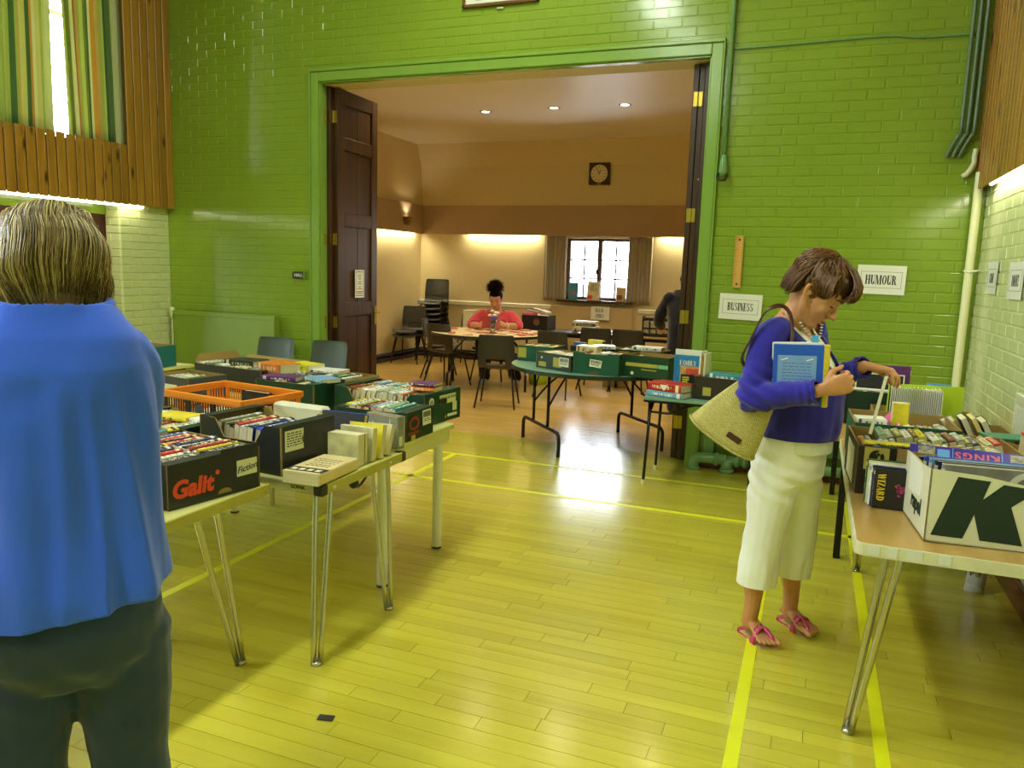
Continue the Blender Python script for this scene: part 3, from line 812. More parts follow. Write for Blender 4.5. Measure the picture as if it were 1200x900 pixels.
# ------------------------------------------------------------------ radiators and pipes
def radiator(name, lab, cat, M, L_, H, m, fins, grid_top=True):
    """panel radiator against local y=0, front towards -y, spans x 0..L_, z 0..H"""
    t = thing(name, lab, cat, M=M)
    mb = MB(); mb.rbox(0, L_, -.075, -.055, 0, H-.03, .006)
    mb.obj('front_panel', m, t)
    mb = MB(); k = int(L_/.033)
    if fins:
        for i in range(k): x = .02+(L_-.04)*i/(k-1); mb.rbox(x-.009, x+.009, -.081, -.074, .03, H-.06, .003)
        mb.obj('ribs', m, t)
    MB().rbox(0, L_, -.025, -.01, 0, H-.03, .006).obj('rear_panel', m, t)
    mb = MB(); mb.rbox(-.004, L_+.004, -.08, -.068, H-.045, H, .003); mb.rbox(-.004, L_+.004, -.012, 0, H-.045, H, .003)
    mb.rbox(-.006, 0, -.08, 0, 0, H, .002); mb.rbox(L_, L_+.006, -.08, 0, 0, H, .002)
    for i in range(int(L_/.03)): x = .012+i*.03; mb.box(x, x+.011, -.07, -.01, H-.012, H-.006)
    mb.obj('top_grille', m, t)
    return t
m_radgreen = mat('green_radiator_paint', (122, 146, 48), .3, var=.03)
r1 = radiator('radiator', 'wide green painted panel radiator on the back wall behind the chairs', 'radiator', T(-6.17, BY-.02, .32), 1.27, .70, m_radgreen, False)
mb = MB(); mb.tube([(-.05, -.04, .62), (-.05, -.04, -.3)], .011, 8); mb.lathe([(.014, .6), (.022, .64), (.03, .69), (.026, .72), (.012, .73)], 14, T(-.05, -.04, 0)); mb.obj('valve', m_cream, r1, smooth=True)
r2 = radiator('radiator', 'cream ribbed panel radiator on the right wall by the white box', 'radiator', T(RXW-.02, 4.35, .25) @ RZ(-pi/2), 1.9, .78, mat('cream_radiator_paint', (206, 206, 176), .3), True)
m_oldpipe = mat('flaking_pipe_paint', (190, 190, 176), .6, var=.2, scale=20, bump=.4, bscale=40)
MB().tube(bez([(-.12, -.10, .05), (-.16, -.10, .0), (-.15, -.11, -.1), (-.02, -.15, -.22), (.02, -.16, -.25)]), .045, 10).obj('pipe', m_oldpipe, r2, smooth=True)
m_pipegreen = mat('green_pipe_paint', (112, 152, 96), .22, var=.06)
r3 = radiator('radiator', 'low green painted radiator on the back wall behind the lady', 'radiator', T(-.62, BY-.02, .2), 1.3, .5, mat('grey_green_paint', (84, 122, 74), .3, var=.04), False)
mb = MB(); Y0 = 6.21
mb.tube(bez([(-.80, Y0, 0), (-.80, Y0, .055), (-.775, Y0, .09), (-.72, Y0, .1), (-.55, Y0, .1)], 5), .045, 12)
mb.tube([(-.56, Y0, .1), (.7, Y0, .1)], .04, 12); mb.tube([(-.54, Y0, .11), (-.54, Y0, 0)], .048, 12)
for x in (-.64, -.48, -.42): mb.tube([(x, Y0, .1), (x+.03, Y0, .1)], .054, 14)
mb.tube([(-.54, Y0, .03), (-.54, Y0, .0)], .058, 14); mb.tube([(-.80, Y0, .02), (-.80, Y0, .0)], .055, 14)
tag(mb.obj('heating_pipe', m_pipegreen, smooth=True), 'fat green heating pipe with elbow and tee along the back wall foot', 'pipe')
mb = MB(); mb.rbox(-.735, -.655, BY-.05, BY-.03, .12, .78, .006); struct(mb.obj('trim_16', m_pipegreen))
# white corner pole
mb = MB(); mb.tube([(.985, 6.225, 0), (.985, 6.225, 2.3)], .028, 16)
t = tag(mb.obj('drain_pole', mat('cream_pole_paint', (228, 226, 176), .3), sharp=50), 'cream round pole running up the corner by the right wall', 'pole')
MB().tube([(.953, 6.222, 1.63), (.985, 6.19, 1.625), (1.02, 6.2, 1.63), (1.04, 6.222, 1.635)], .007, 8).obj('pipe_clip', m_white, t)
# green conduit beside the doorway, ending in a hooked boss
mb = MB(); mb.tube([(-.735, 6.268, 5.3), (-.735, 6.268, 2.42)], .016, 10); mb.tube([(-.735, 6.268, 2.46), (-.735, 6.268, 2.38), (-.735, 6.262, 2.33), (-.735, 6.262, 2.30)], [.02, .032, .036, .02], 12)
t = tag(mb.obj('conduit', m_pipegreen, smooth=True), 'green conduit pipe running down beside the doorway to a boss', 'conduit')
MB().tube(bez([(-.76, 6.25, 2.33), (-.775, 6.25, 2.30), (-.76, 6.24, 2.275), (-.72, 6.24, 2.27), (-.70, 6.25, 2.31)]), .008, 6).obj('cable_loop', m_blackmetal, t)
mb = MB(); mb.tube(bez([(-.73, 6.287, 3.235), (-.3, 6.287, 3.24), (.3, 6.287, 3.25), (.55, 6.287, 3.225), (.95, 6.287, 3.225)]), .008, 6)
tag(mb.obj('wall_cable', m_pipegreen, smooth=True), 'thin green cable pinned across the wall above the notices', 'cable')
# three service pipes top right and a white stub
m_greypipe = mat('grey_green_pipe', (92, 116, 84), .25)
for k, x in enumerate((.845, .885, .925)):
    mb = MB(); mb.tube(bez([(x, 6.26, 5.3), (x, 6.26, 3.4), (x, 6.26, 2.62), (x-.01, 6.26, 2.56), (x-.055, 6.27, 2.46), (x-.07, 6.285, 2.41)], 4), .014, 8)
    tag(mb.obj('service_pipe', m_greypipe, smooth=True), ['grey green pipe, first of three beside the right panelling', 'grey green pipe, middle of three beside the right panelling', 'grey green pipe touching the edge of the right panelling'][k], 'pipe', 'pipes beside the right panelling')
mb = MB(); mb.tube(bez([(.95, 6.26, 2.46), (.945, 6.26, 2.41), (.945, 6.262, 2.36), (.915, 6.27, 2.3), (.885, 6.28, 2.28)], 5), [.018]*21, 10)
tag(mb.obj('waste_pipe', mat('white_plastic', (214, 214, 176), .4), smooth=True), 'short bent white pipe stub under the service pipes', 'pipe')

# ------------------------------------------------------------------ notices, ruler, frame, clock
def notice(lab, txt, x, z, wd, ht, M=None, th=.34, sx=.72, border=True, rot=0.0, lines=None):
    t = thing('wall_notice', lab, 'notice', M=(M if M is not None else T(x, BY-.014, z)) @ RY(rot))
    MB().box(-wd/2, wd/2, 0, .001, -ht/2, ht/2).obj('paper_sheet', m_paper, t)
    if border:
        mb = MB(); a, b = wd*.42, ht*.28
        for q in ((-a, a, b-.002, b), (-a, a, -b, -b+.002), (-a, -a+.002, -b, b), (a-.002, a, -b, b)): mb.box(q[0], q[1], -.0007, 0, q[2], q[3])
        mb.obj('border', m_ink, t)
    mb = MB()
    for k, line in enumerate(lines or [txt]):
        h = ht*th; n = len(lines or [txt]); serif_text(mb, line, 0, -h/2+(n-1)*h*.75-k*h*1.5, h, None, sx)
    mb.obj('lettering', m_ink, t)
notice('white paper notice reading BUSINESS, left of the lady', 'BUSINESS', -.535, 1.31, .32, .2, th=.31, sx=.56, rot=.02)
notice('white paper notice reading HUMOUR, right of the lady', 'HUMOUR', .44, 1.552, .325, .21, th=.32, sx=.60, rot=.015)
notice('white paper notice mostly hidden behind the head of the lady', 'ART', -.01, 1.56, .27, .21, th=.24, sx=.55, rot=.03)
notice('grey paper notice reading CRIME, first on the right wall', 'CRIME', 0, 0, .30, .20, M=T(RXW-.015, 5.72, 1.585) @ RZ(-pi/2), th=.3, sx=.55)
notice('grey paper notice reading ROMANCE, second on the right wall', 'ROMANCE', 0, 0, .34, .21, M=T(RXW-.015, 5.08, 1.57) @ RZ(-pi/2), th=.3, sx=.45)
notice('paper notice reading HEALTH + FITNESS on the far radiator', '', 0, 0, .30, .21, M=T(-3.12, 11.85, .90), th=.26, sx=.5, border=False, lines=['HEALTH +', 'FITNESS'])
notice('paper notice reading SCIENCE on the far wall by the folded door', '', 0, 0, .30, .3, M=T(-1.78, 11.985, 1.24), th=.2, sx=.5, border=False, lines=['SCIENCE', '+ ARTS'])
# wooden ruler
m_rule = wood('ruler_wood', (206, 160, 76), (186, 136, 58), 'Z', 1, .4)
t = thing('wall_ruler', 'wooden measuring rule hung upright on the green wall above BUSINESS', 'ruler', M=T(-.575, BY-.012, 1.655) @ RY(.0))
MB().rbox(-.033, .033, -.006, 0, -.2, .2, .003).obj('rule_body', m_rule, t)
mb = MB()
for i in range(21):
    z = -.19+.019*i; mb.box(-.033, -.033+(.022 if i % 5 == 0 else .012), -.0067, -.006, z-.0012, z+.0012); mb.box(.021, .033, -.0067, -.006, z-.0012, z+.0012)
mb.obj('graduations', m_ink, t)
mb = MB()
for z in (.17, -.17): mb.lathe([(0, 0), (.008, 0), (.008, .002), (0, .002)], 12, T(0, -.006, z) @ RX(pi/2))
mb.obj('screw', m_blackmetal, t)
# small black sign on the green wall
t = thing('room_sign', 'small black plastic sign with white letters on the green wall', 'sign', (-4.66, BY-.008, 1.425))
MB().rbox(-.075, .075, -.02, 0, -.035, .035, .005).obj('sign_body', mat('black_plastic', (26, 30, 26), .4), t)
sans('HALL', .04, m_paper, t, T(0, -.0205, 0) @ FACE_FRONT, bold=.001)
MB().rbox(.055, .08, -.03, -.004, -.04, .04, .004).obj('sign_end', mat('grey_green_plastic', (96, 130, 60), .4), t)
# framed picture whose foot shows at the top edge
t = thing('framed_certificate', 'wood framed certificate high above the doorway', 'picture', (-2.63, BY-.008, 3.98))
mb = MB()
for q in ((-.34, .34, -.27, -.245), (-.34, .34, .245, .27), (-.34, -.315, -.27, .27), (.315, .34, -.27, .27)): mb.rbox(q[0], q[1], -.03, 0, q[2], q[3], .004)
mb.obj('frame', wood('frame_wood', (120, 84, 44), (84, 56, 28), 'X', 1, .35), t)
MB().box(-.315, .315, -.012, -.008, -.245, .245).obj('mount', m_paper, t)
mb = MB()
for z in (-.2, -.215): mb.box(-.22, .1, -.0128, -.012, z, z+.006)
mb.obj('print', m_ink, t)
MB().rbox(-.03, .03, -.015, 0, -.30, -.285).obj('caption_plate', m_cream, t)
# clock
t = thing('wall_clock', 'square dark wood clock with a round white face on the far wall', 'clock', M=T(-3.225, 11.86, 3.03))
MB().rbox(-.165, .165, -.05, 0, -.165, .165, .006).obj('clock_case', wood('clock_wood', (72, 32, 22), (48, 20, 14), 'Z', 1, .35), t)
MB().lathe([(0, 0), (.128, 0), (.132, .006), (.125, .008), (0, .008)], 32, RX(pi/2)).obj('clock_face', mat('clock_white', (226, 214, 186), .5), t, M=T(0, -.05, 0))
mb = MB()
for i in range(12):
    a = pi*i/6; r = .105; mb.box(-.005, .005, -.0595, -.058, r-.012, r+.008, RY(a))
mb.obj('hour_mark', m_ink, t)
mb = MB(); mb.rbox(-.005, .005, -.062, -.0605, -.01, .065, .001, RY(radians(24))); mb.obj('hour_hand', m_ink, t)
mb = MB(); mb.rbox(-.004, .004, -.065, -.0635, -.015, .1, .001, RY(radians(-27))); mb.obj('minute_hand', m_ink, t)
MB().rbox(-.03, .03, -.054, -.05, -.16, -.145, .001).obj('maker_plate', m_brass, t)
# far radiator under the window
radiator('radiator', 'tan painted radiator under the far window carrying a notice', 'radiator', T(-3.94, FY-.03, .2), 1.33, .79, mat('tan_radiator_paint', (196, 172, 122), .5), False)
# loose black scrap on the floor
mb = MB(); mb.rbox(-.028, .028, -.016, .016, .0, .003, .001)
tag(mb.obj('floor_scrap', mat('black_card', (40, 36, 30), .5), M=T(-1.448, 2.077, .0015) @ RZ(.25)), 'small black scrap of card lying alone on the floor', 'scrap')
# ------------------------------------------------------------------ tables
m_lam = wood('wood_laminate', (196, 164, 94), (166, 128, 62), 'Y', .5, .3, rand=.03)
m_lampale = mat('pale_laminate', (206, 204, 128), .35, var=.04, scale=5)
m_edge = mat('pale_table_edge', (178, 172, 84), .4, var=.06, scale=6)
m_alu = mat('aluminium', (176, 176, 160), .35, .8)
m_chrome = mat('dull_chrome', (200, 196, 176), .25, .95)
m_blackpl = mat('black_plastic_b', (28, 28, 26), .45)
m_whitetube = mat('white_enamel', (228, 226, 214), .3)
m_tape = mat('clear_tape', (214, 216, 206), .25)
m_teal = mat('teal_laminate', (120, 160, 140), .3)
m_creamtop = mat('cream_table_top', (226, 210, 168), .4, var=.03, scale=4)

def hairpin(p, foot, a, b, m, r=.011):
    """two tubes that meet at one foot"""
    mb = MB(); f = Vector(foot)
    d1 = (Vector(a)-f); d2 = Vector(b)-f
    off = (Vector(a)-Vector(b)).normalized()*.012
    mb.tube(bez([f+off, f+d1*.9+off*.5, Vector(a), Vector(a)+off*2+Vector((0, 0, .012))], 4), r, 8)
    mb.tube(bez([f-off, f+d2*.9-off*.5, Vector(b), Vector(b)-off*2+Vector((0, 0, .012))], 4), r, 8)
    mb.tube([f+Vector((0, 0, .0)), f+Vector((0, 0, .014))], .02, 8)
    return mb.obj('leg', m, p, smooth=True)

# 1  the table under the black box with red lettering
t = thing('trestle_table', 'trestle table with thin splayed metal legs beside the woman in blue', 'table', (-2.25, 1.43, 0))
MB().rbox(-.34, .34, -.93, .93, .672, .70, .004).obj('table_top', m_lampale, t)
mb = MB()
for q in ((-.345, .345, -.938, -.93), (-.345, .345, .93, .938)): mb.rbox(q[0], q[1], q[2], q[3], .660, .702, .003)
for q in ((.34, .348), (-.348, -.34)): mb.rbox(q[0], q[1], -.938, .938, .660, .702, .003)
mb.obj('edge_trim', m_edge, t)
for sx in (-1, 1):
    for sy in (-1, 1):
        if sx > 0: hairpin(t, (.29, .82*sy, 0), (.28, .62*sy, .672), (.30, .69*sy, .672), m_chrome)
        else: hairpin(t, (-.10, .84*sy, 0), (-.28, .62*sy, .672), (-.25, .69*sy, .672), m_chrome)
# 2  folding table with aluminium edge
t = thing('folding_table', 'folding table with an aluminium edge and black corner caps, bearing loose books', 'table', (-2.615, 2.75, 0))
MB().rbox(-.905, .905, -.315, .315, .676, .70, .003).obj('table_top', m_lampale, t)
mb = MB(); mb.rbox(-.905, .905, -.325, -.315, .662, .702, .002); mb.rbox(-.905, .905, .315, .325, .662, .702, .002)
mb.obj('edge_trim', m_alu, t)
MB().rbox(.905, .915, -.31, .31, .662, .702, .002).obj('end_trim', m_edge, t); MB().rbox(-.915, -.905, -.31, .31, .662, .702, .002).obj('end_trim', m_edge, t)
for sx in (-1, 1):
    for sy in (-1, 1):
        c = MB(); c.rbox(min(sx*.87, sx*.918), max(sx*.87, sx*.918), min(sy*.29, sy*.328), max(sy*.29, sy*.328), .657, .7035, .006); c.obj('corner_cap', m_blackpl, t)
        hairpin(t, (.925*sx, .385*sy if sy < 0 else .165, 0), (.865*sx, .29*sy if sy < 0 else .115, .668), (.90*sx, .255*sy if sy < 0 else .18, .668), m_chrome)
        MB().rbox(sx*.84-.05, sx*.84+.05, (-.31 if sy < 0 else .09), (-.25 if sy < 0 else .2), .664, .676, .002).obj('leg_bracket', m_blackpl, t)
mb = MB(); mb.tube(bez([(.885, -.06, .665), (.89, -.05, .63), (.885, -.02, .622), (.885, .02, .64), (.885, .05, .665)]), .005, 6); mb.lathe([(0, -.012), (.018, -.01), (.018, .01), (0, .012)], 12, T(.885, -.06, .64) @ RX(pi/2)); mb.obj('catch', m_blackpl, t)
sans('GOPAK', .02, m_blackpl, t, T(.80, -.3255, .683) @ FACE_FRONT, bold=.0006)
# 3  white-legged table
t = thing('white_leg_table', 'table on round white legs behind the folding table', 'table', (-2.55, 3.44, 0))
MB().rbox(-.96, .76, -.345, .345, .672, .70, .004).obj('table_top', m_lampale, t)
mb = MB()
for q in ((-.74, .74, -.33, -.31), (-.74, .74, .31, .33)): mb.rbox(q[0], q[1], q[2], q[3], .60, .672)
for q in ((-.74, -.72), (.72, .74)): mb.rbox(q[0], q[1], -.31, .31, .60, .672)
mb.obj('apron', mat('pale_apron', (210, 206, 150), .4), t)
for sx in (-1, 1):
    for sy in (-1, 1):
        x, y = (.70*sx, (.27 if sy > 0 else -.315))
        l_ = MB().tube([(x, y, .012), (x, y, .672)], .026, 16).obj('leg', m_whitetube, t, sharp=50)
        MB().tube([(x, y, 0), (x, y, .012)], .0275, 16).obj('foot_cap', m_blackpl, l_)
# 4  table further back among the chairs
def plain_table(name, lab, x, y, L_, W_, H_, mt, ml, sq=.025, inr=.06):
    t = thing(name, lab, 'table', (x, y, 0))
    MB().rbox(-L_/2, L_/2, -W_/2, W_/2, H_-.025, H_, .004).obj('table_top', mt, t)
    for sx in (-1, 1):
        for sy in (-1, 1):
            MB().rbox(sx*(L_/2-(inr if sx > 0 else .06))-sq/2, sx*(L_/2-(inr if sx > 0 else .06))+sq/2, sy*(W_/2-.06)-sq/2, sy*(W_/2-.06)+sq/2, 0, H_-.025, .003).obj('leg', ml, t)
    mb = MB()
    for sy in (-1, 1): mb.rbox(-L_/2+.07, L_/2-inr-.01, sy*(W_/2-.06)-.01, sy*(W_/2-.06)+.01, H_-.075, H_-.026, .003)
    for sx in (-1, 1): mb.rbox(sx*(L_/2-(inr if sx > 0 else .06))-.01, sx*(L_/2-(inr if sx > 0 else .06))+.01, -W_/2+.07, W_/2-.07, H_-.075, H_-.026, .003)
    mb.obj('rail', ml, t)
    return t
plain_table('book_table', 'plain table at the back of the left group, in front of the two grey chairs', -3.42, 4.25, 1.8, .76, .70, m_lampale, m_chrome, .025, .62)
plain_table('book_table', 'small table in the far left corner carrying the teal box', -5.45, 4.95, .9, .6, .64, m_lampale, m_blackmetal)
# right side
t = thing('wooden_trestle_table', 'wood laminate trestle table with white edging on splayed metal legs', 'table', (.60, 3.565, 0))
def rrect(x0, x1, y0, y1, r, n=5):
    P = []
    for cx, cy, a in ((x1-r, y0+r, -90), (x1-r, y1-r, 0), (x0+r, y1-r, 90), (x0+r, y0+r, 180)):
        for k in range(n+1): q = radians(a+90*k/n); P.append((cx+r*cos(q), cy+r*sin(q)))
    return P
MB().prism(rrect(-.405, .405, -.885, .885, .03), .672, .70, plane='XY').obj('table_top', m_lam, t)
P0 = rrect(-.405, .405, -.885, .885, .03); P1 = rrect(-.412, .412, -.892, .892, .035); n = len(P0)
vs = [(p[0], p[1], z) for z in (.660, .701) for p in P0]+[(p[0], p[1], z) for z in (.660, .701) for p in P1]
fs = [(2*n+i, 2*n+(i+1) % n, 3*n+(i+1) % n, 3*n+i) for i in range(n)]+[(n+i, 3*n+i, 3*n+(i+1) % n, n+(i+1) % n) for i in range(n)]+[(i, (i+1) % n, 2*n+(i+1) % n, 2*n+i) for i in range(n)]
MB().add(vs, fs).obj('edge_trim', mat('worn_white_edge', (206, 202, 168), .4, var=.12, scale=14), t)
for x, w_ in ((-.355, .035), (-.30, .03), (-.235, .045), (-.15, .035)):
    MB().box(x-w_/2, x+w_/2, -.8935, -.892, .667, .6985).obj('tape_patch', m_tape, t, M=T(0, 0, .0) @ RY(.0))
for sx in (-1, 1):
    hairpin(t, (-.372*sx*-1 if sx > 0 else -.372, -.827, 0), (-.30*-sx if sx > 0 else -.30, -.80, .672), (-.27*-sx if sx > 0 else -.27, -.84, .672), m_chrome, .012)
    hairpin(t, (-.274*-sx if sx > 0 else -.274, .805, 0), (-.30*-sx if sx > 0 else -.30, .80, .672), (-.27*-sx if sx > 0 else -.27, .82, .672), m_chrome, .011)
plain_table('black_leg_table', 'wood topped table on square black legs between the lady and the corner', .56, 5.24, .78, 1.5, .70, m_lam, m_blackmetal, .035)

# small black table by the doorway
t = thing('side_table', 'small teal topped table on thin black legs with pale rubber feet, by the doorway', 'table', (-.70, 5.80, 0))
MB().prism(rrect(-.40, .40, -.28, .28, .02), .637, .66, plane='XY').obj('table_top', m_teal, t)
MB().prism(rrect(-.402, .402, -.282, .282, .02), .622, .64, plane='XY').obj('table_frame', m_blackmetal, t)
m_rub = mat('pale_rubber', (214, 210, 160), .6)
for sx in (-1, 1):
    for sy in (-1, 1):
        x, y = .355*sx, .22*sy
        l_ = MB().tube([(x*1.06, y*1.08, .03), (x, y, .63)], .011, 8).obj('leg', m_blackmetal, t, smooth=True)
        MB().tube([(x*1.065, y*1.085, 0), (x*1.06, y*1.08, .035)], .015, 10).obj('rubber_foot', m_rub, l_)
    MB().tube(bez([(.355*sx, -.2, .56), (.355*sx, -.16, .575), (.355*sx, -.05, .625)], 4), .009, 6).obj('brace', m_blackmetal, t, smooth=True)
MB().tube(bez([(-.35, -.22, .545), (-.2, -.22, .545), (-.1, -.22, .6), (.0, -.22, .625)], 4), .009, 6).obj('brace', m_blackmetal, t, smooth=True)

# round folding tables with wishbone legs
def wishbone(name, lab, x, y, rz, R_, H_, mtop, medge, half):
    t = thing(name, lab, 'table', (x, y, 0), rz)
    MB().lathe([(0, H_-.012), (R_, H_-.012), (R_, H_), (0, H_)], 56).obj('table_top', mtop, t)
    MB().lathe([(R_-.06, H_-.035), (R_+.004, H_-.035), (R_+.004, H_-.003), (R_-.0, H_-.003), (R_-.06, H_-.012)], 56).obj('edge_band', medge, t)
    for s in (-1, 1):
        fx = s*half; w_ = .40
        mb = MB()
        mb.tube(bez([(fx, -w_, 0), (fx, -w_, .15), (fx, -w_+.03, .19), (fx, -w_+.08, .2), (fx, 0, .2), (fx, w_-.08, .2), (fx, w_-.03, .19), (fx, w_, .15), (fx, w_, 0)], 5), .016, 8)
        mb.obj('foot_rail', m_blackmetal, t, smooth=True)
        for q in (-.16, .16):
            MB().tube([(fx, q, .2), (fx, q, H_-.03)], .014, 8).obj('leg', m_blackmetal, t, smooth=True)
            MB().tube(bez([(fx, q, .38), (fx-s*.10, q*.75, .52), (fx-s*.24, q*.3, H_-.05)], 4), .009, 6).obj('brace', m_blackmetal, t, smooth=True)
        MB().rbox(fx-s*.34-.06, fx-s*.34+.06, -.12, .12, H_-.1, H_-.034, .01).obj('bracket', m_blackmetal, t)
    return t
m_tealedge = mat('dark_teal_edge', (30, 44, 36), .4)
wishbone('round_book_table', 'round folding table with green boxes of books in the doorway', -1.79, 6.67, radians(42), .735, .72, m_teal, m_tealedge, .5)
wishbone('round_table', 'cream round table where the woman in pink reads', -3.95, 9.35, radians(20), .76, .72, m_creamtop, m_tealedge, .5)
plain_table('bench_table', 'long low table of boxes behind the woman in pink', -3.75, 11.05, 1.7, .6, .655, mat('dark_table_top', (58, 54, 56), .4), m_blackmetal)
plain_table('bench_table', 'wood topped table in the far room carrying the black crate', -1.85, 10.95, .95, .6, .67, m_lam, m_blackmetal)

# ------------------------------------------------------------------ stacking chairs
m_shell = mat('grey_polypropylene', (52, 50, 45), .42, var=.05, scale=5, bump=.08, bscale=220)
m_shellg = mat('green_grey_polypropylene', (62, 74, 66), .42, var=.05, scale=5, bump=.08, bscale=220)
m_chairleg = mat('brown_chair_tube', (38, 26, 20), .35, .4)
# profile of the shell in (y, z), front lip to top of back; the chair faces -Y
PROF = [(-.235, .415), (-.225, .44), (-.18, .452), (-.08, .445), (.04, .435), (.12, .44), (.165, .462), (.19, .50), (.205, .55), (.218, .62), (.232, .70), (.246, .77), (.252, .81), (.25, .825)]
HALF = [.20, .205, .21, .215, .215, .21, .208, .207, .207, .207, .206, .203, .197, .184]
def shell_mesh(m):
    bm = bmesh.new(); nu = 13; rows_ = []
    pr = bez([(HALF[i], PROF[i][0], PROF[i][1]) for i in range(len(PROF))], 2)
    for h, y, z in pr:
        r = []
        for i in range(nu):
            u = -1+2*i/(nu-1); k = abs(u)**3
            back = max(0, min(1, (z-.47)/.1))
            r.append(bm.verts.new((u*h, y-back*.045*k, z+(1-back)*.022*k*(1 if y < .1 else .4))))
        rows_.append(r)
    for j in range(len(rows_)-1):
        for i in range(nu-1):
            zc = (rows_[j][i].co.z+rows_[j+1][i].co.z)/2
            if 3 <= i <= nu-5+0 and .478 < zc < .545: continue     # the lifting slot
            bm.faces.new((rows_[j][i], rows_[j][i+1], rows_[j+1][i+1], rows_[j+1][i]))
    bmesh.ops.delete(bm, geom=[v for v in bm.verts if not v.link_faces], context='VERTS')
    bmesh.ops.recalc_face_normals(bm, faces=bm.faces[:])
    me = bpy.data.meshes.new('seat_shell'); bm.to_mesh(me); bm.free(); me.materials.append(m)
    o = bpy.data.objects.new('tmp', me); COL.objects.link(o)
    s = o.modifiers.new('s', 'SOLIDIFY'); s.thickness = .007; s.offset = 0
    b = o.modifiers.new('b', 'SUBSURF'); b.levels = 1; b.render_levels = 1
    dg = bpy.context.evaluated_depsgraph_get(); r = bpy.data.meshes.new_from_object(o.evaluated_get(dg)); bpy.data.objects.remove(o)
    r.polygons.foreach_set('use_smooth', [True]*len(r.polygons)); r.name = 'seat_shell'
    return r
SH, SHG = shell_mesh(m_shell), shell_mesh(m_shellg)
def chair0(sh):
    t = thing('stacking_chair', '', 'chair', (0, 0, -50))
    put('seat_shell', sh, t)
    for sx in (-1, 1):
        MB().tube(bez([(sx*.225, -.215, 0), (sx*.165, -.13, .405), (sx*.15, -.10, .428), (sx*.09, -.05, .433)], 4), .0105, 8).obj('leg', m_chairleg, t, smooth=True)
        MB().tube(bez([(sx*.225, .235, 0), (sx*.165, .10, .405), (sx*.15, .075, .425), (sx*.09, .03, .430)], 4), .0105, 8).obj('leg', m_chairleg, t, smooth=True)
        
    mb = MB(); mb.rbox(-.10, .10, -.06, .04, .420, .434, .003); mb.obj('seat_mount', m_chairleg, t)
    return t
ch = chair0(SH); chg = chair0(SHG)
def chair(x, y, rz, lab, group=None, z=0, proto=None):
    return dup(proto or ch, (x, y, z), rz, lab, group)
def faceto(dx, dy): return atan2(dx, -dy)    # rotation that turns a chair facing -Y towards (dx, dy)
HG = None
chair(-4.79, 5.90, radians(3), 'grey plastic chair in the hall, the one nearer the green radiator', proto=chg)
chair(-4.21, 5.92, radians(-2), 'grey plastic chair in the hall, the one nearer the folding door', proto=chg)
chair(-4.43, 9.12, faceto(.22, 1), 'grey plastic chair at the near left edge of the round table, back to the hall')
chair(-4.88, 9.78, faceto(.9, .3), 'grey plastic chair half hidden at the left edge of the round table')
chair(-3.28, 8.06, faceto(-.25, 1), 'grey plastic chair facing away in front of the woman in pink')
chair(-2.88, 9.05, faceto(-.15, -1)+pi, 'black looking chair back just right of the round table')
chair(-2.62, 9.95, faceto(.0, -1)+pi+.05, 'chair back below the notice about fitness')
chair(-2.20, 9.98, faceto(.1, -1)+pi-.08, 'chair back just left of the black crate')
chair(-5.05, 11.2, faceto(.15, -1), 'grey plastic chair by the far wall right of the tall stack')
SG = 'tall stack of chairs in the far corner'
for k in range(7):
    chair(-5.86, 11.48, faceto(.14, -1), ['lowest', 'second lowest', 'third', 'fourth', 'fifth', 'sixth', 'topmost'][k]+' grey chair of the tall stack in the far corner', SG, z=k*.086)
for k in range(2):
    chair(-6.02, 10.98, faceto(.10, -1), ['lower', 'upper'][k]+' grey chair of the short stack before the tall stack', 'short stack of chairs', z=k*.075)
chair(-4.18, 9.98, faceto(.12, -1), 'grey plastic chair under the woman in pink')
for o in (ch, chg):
    for c in list(o.children): bpy.data.objects.remove(c)
    bpy.data.objects.remove(o)
# ------------------------------------------------------------------ books
PAL = {
 'red': ((178, 40, 34), (230, 214, 170)), 'dark red': ((112, 26, 34), (206, 180, 120)), 'orange': ((220, 110, 34), (240, 230, 200)),
 'yellow': ((222, 206, 50), (60, 50, 40)), 'cream': ((214, 206, 160), (120, 80, 60)), 'white': ((226, 226, 214), (70, 80, 110)),
 'grey': ((140, 142, 132), (226, 224, 210)), 'black': ((34, 32, 34), (214, 200, 150)), 'blue': ((44, 84, 178), (226, 226, 220)),
 'pale blue': ((120, 166, 200), (240, 240, 230)), 'navy': ((32, 40, 84), (214, 206, 180)), 'green': ((48, 104, 62), (226, 220, 170)),
 'pale green': ((146, 178, 142), (60, 80, 60)), 'teal': ((52, 132, 144), (230, 230, 210)), 'purple': ((96, 44, 110), (226, 210, 220)),
 'pink': ((214, 98, 136), (246, 230, 226)), 'brown': ((104, 74, 46), (214, 190, 140)), 'tan': ((186, 156, 104), (90, 60, 40)),
 'olive': ((130, 130, 60), (226, 222, 170))}
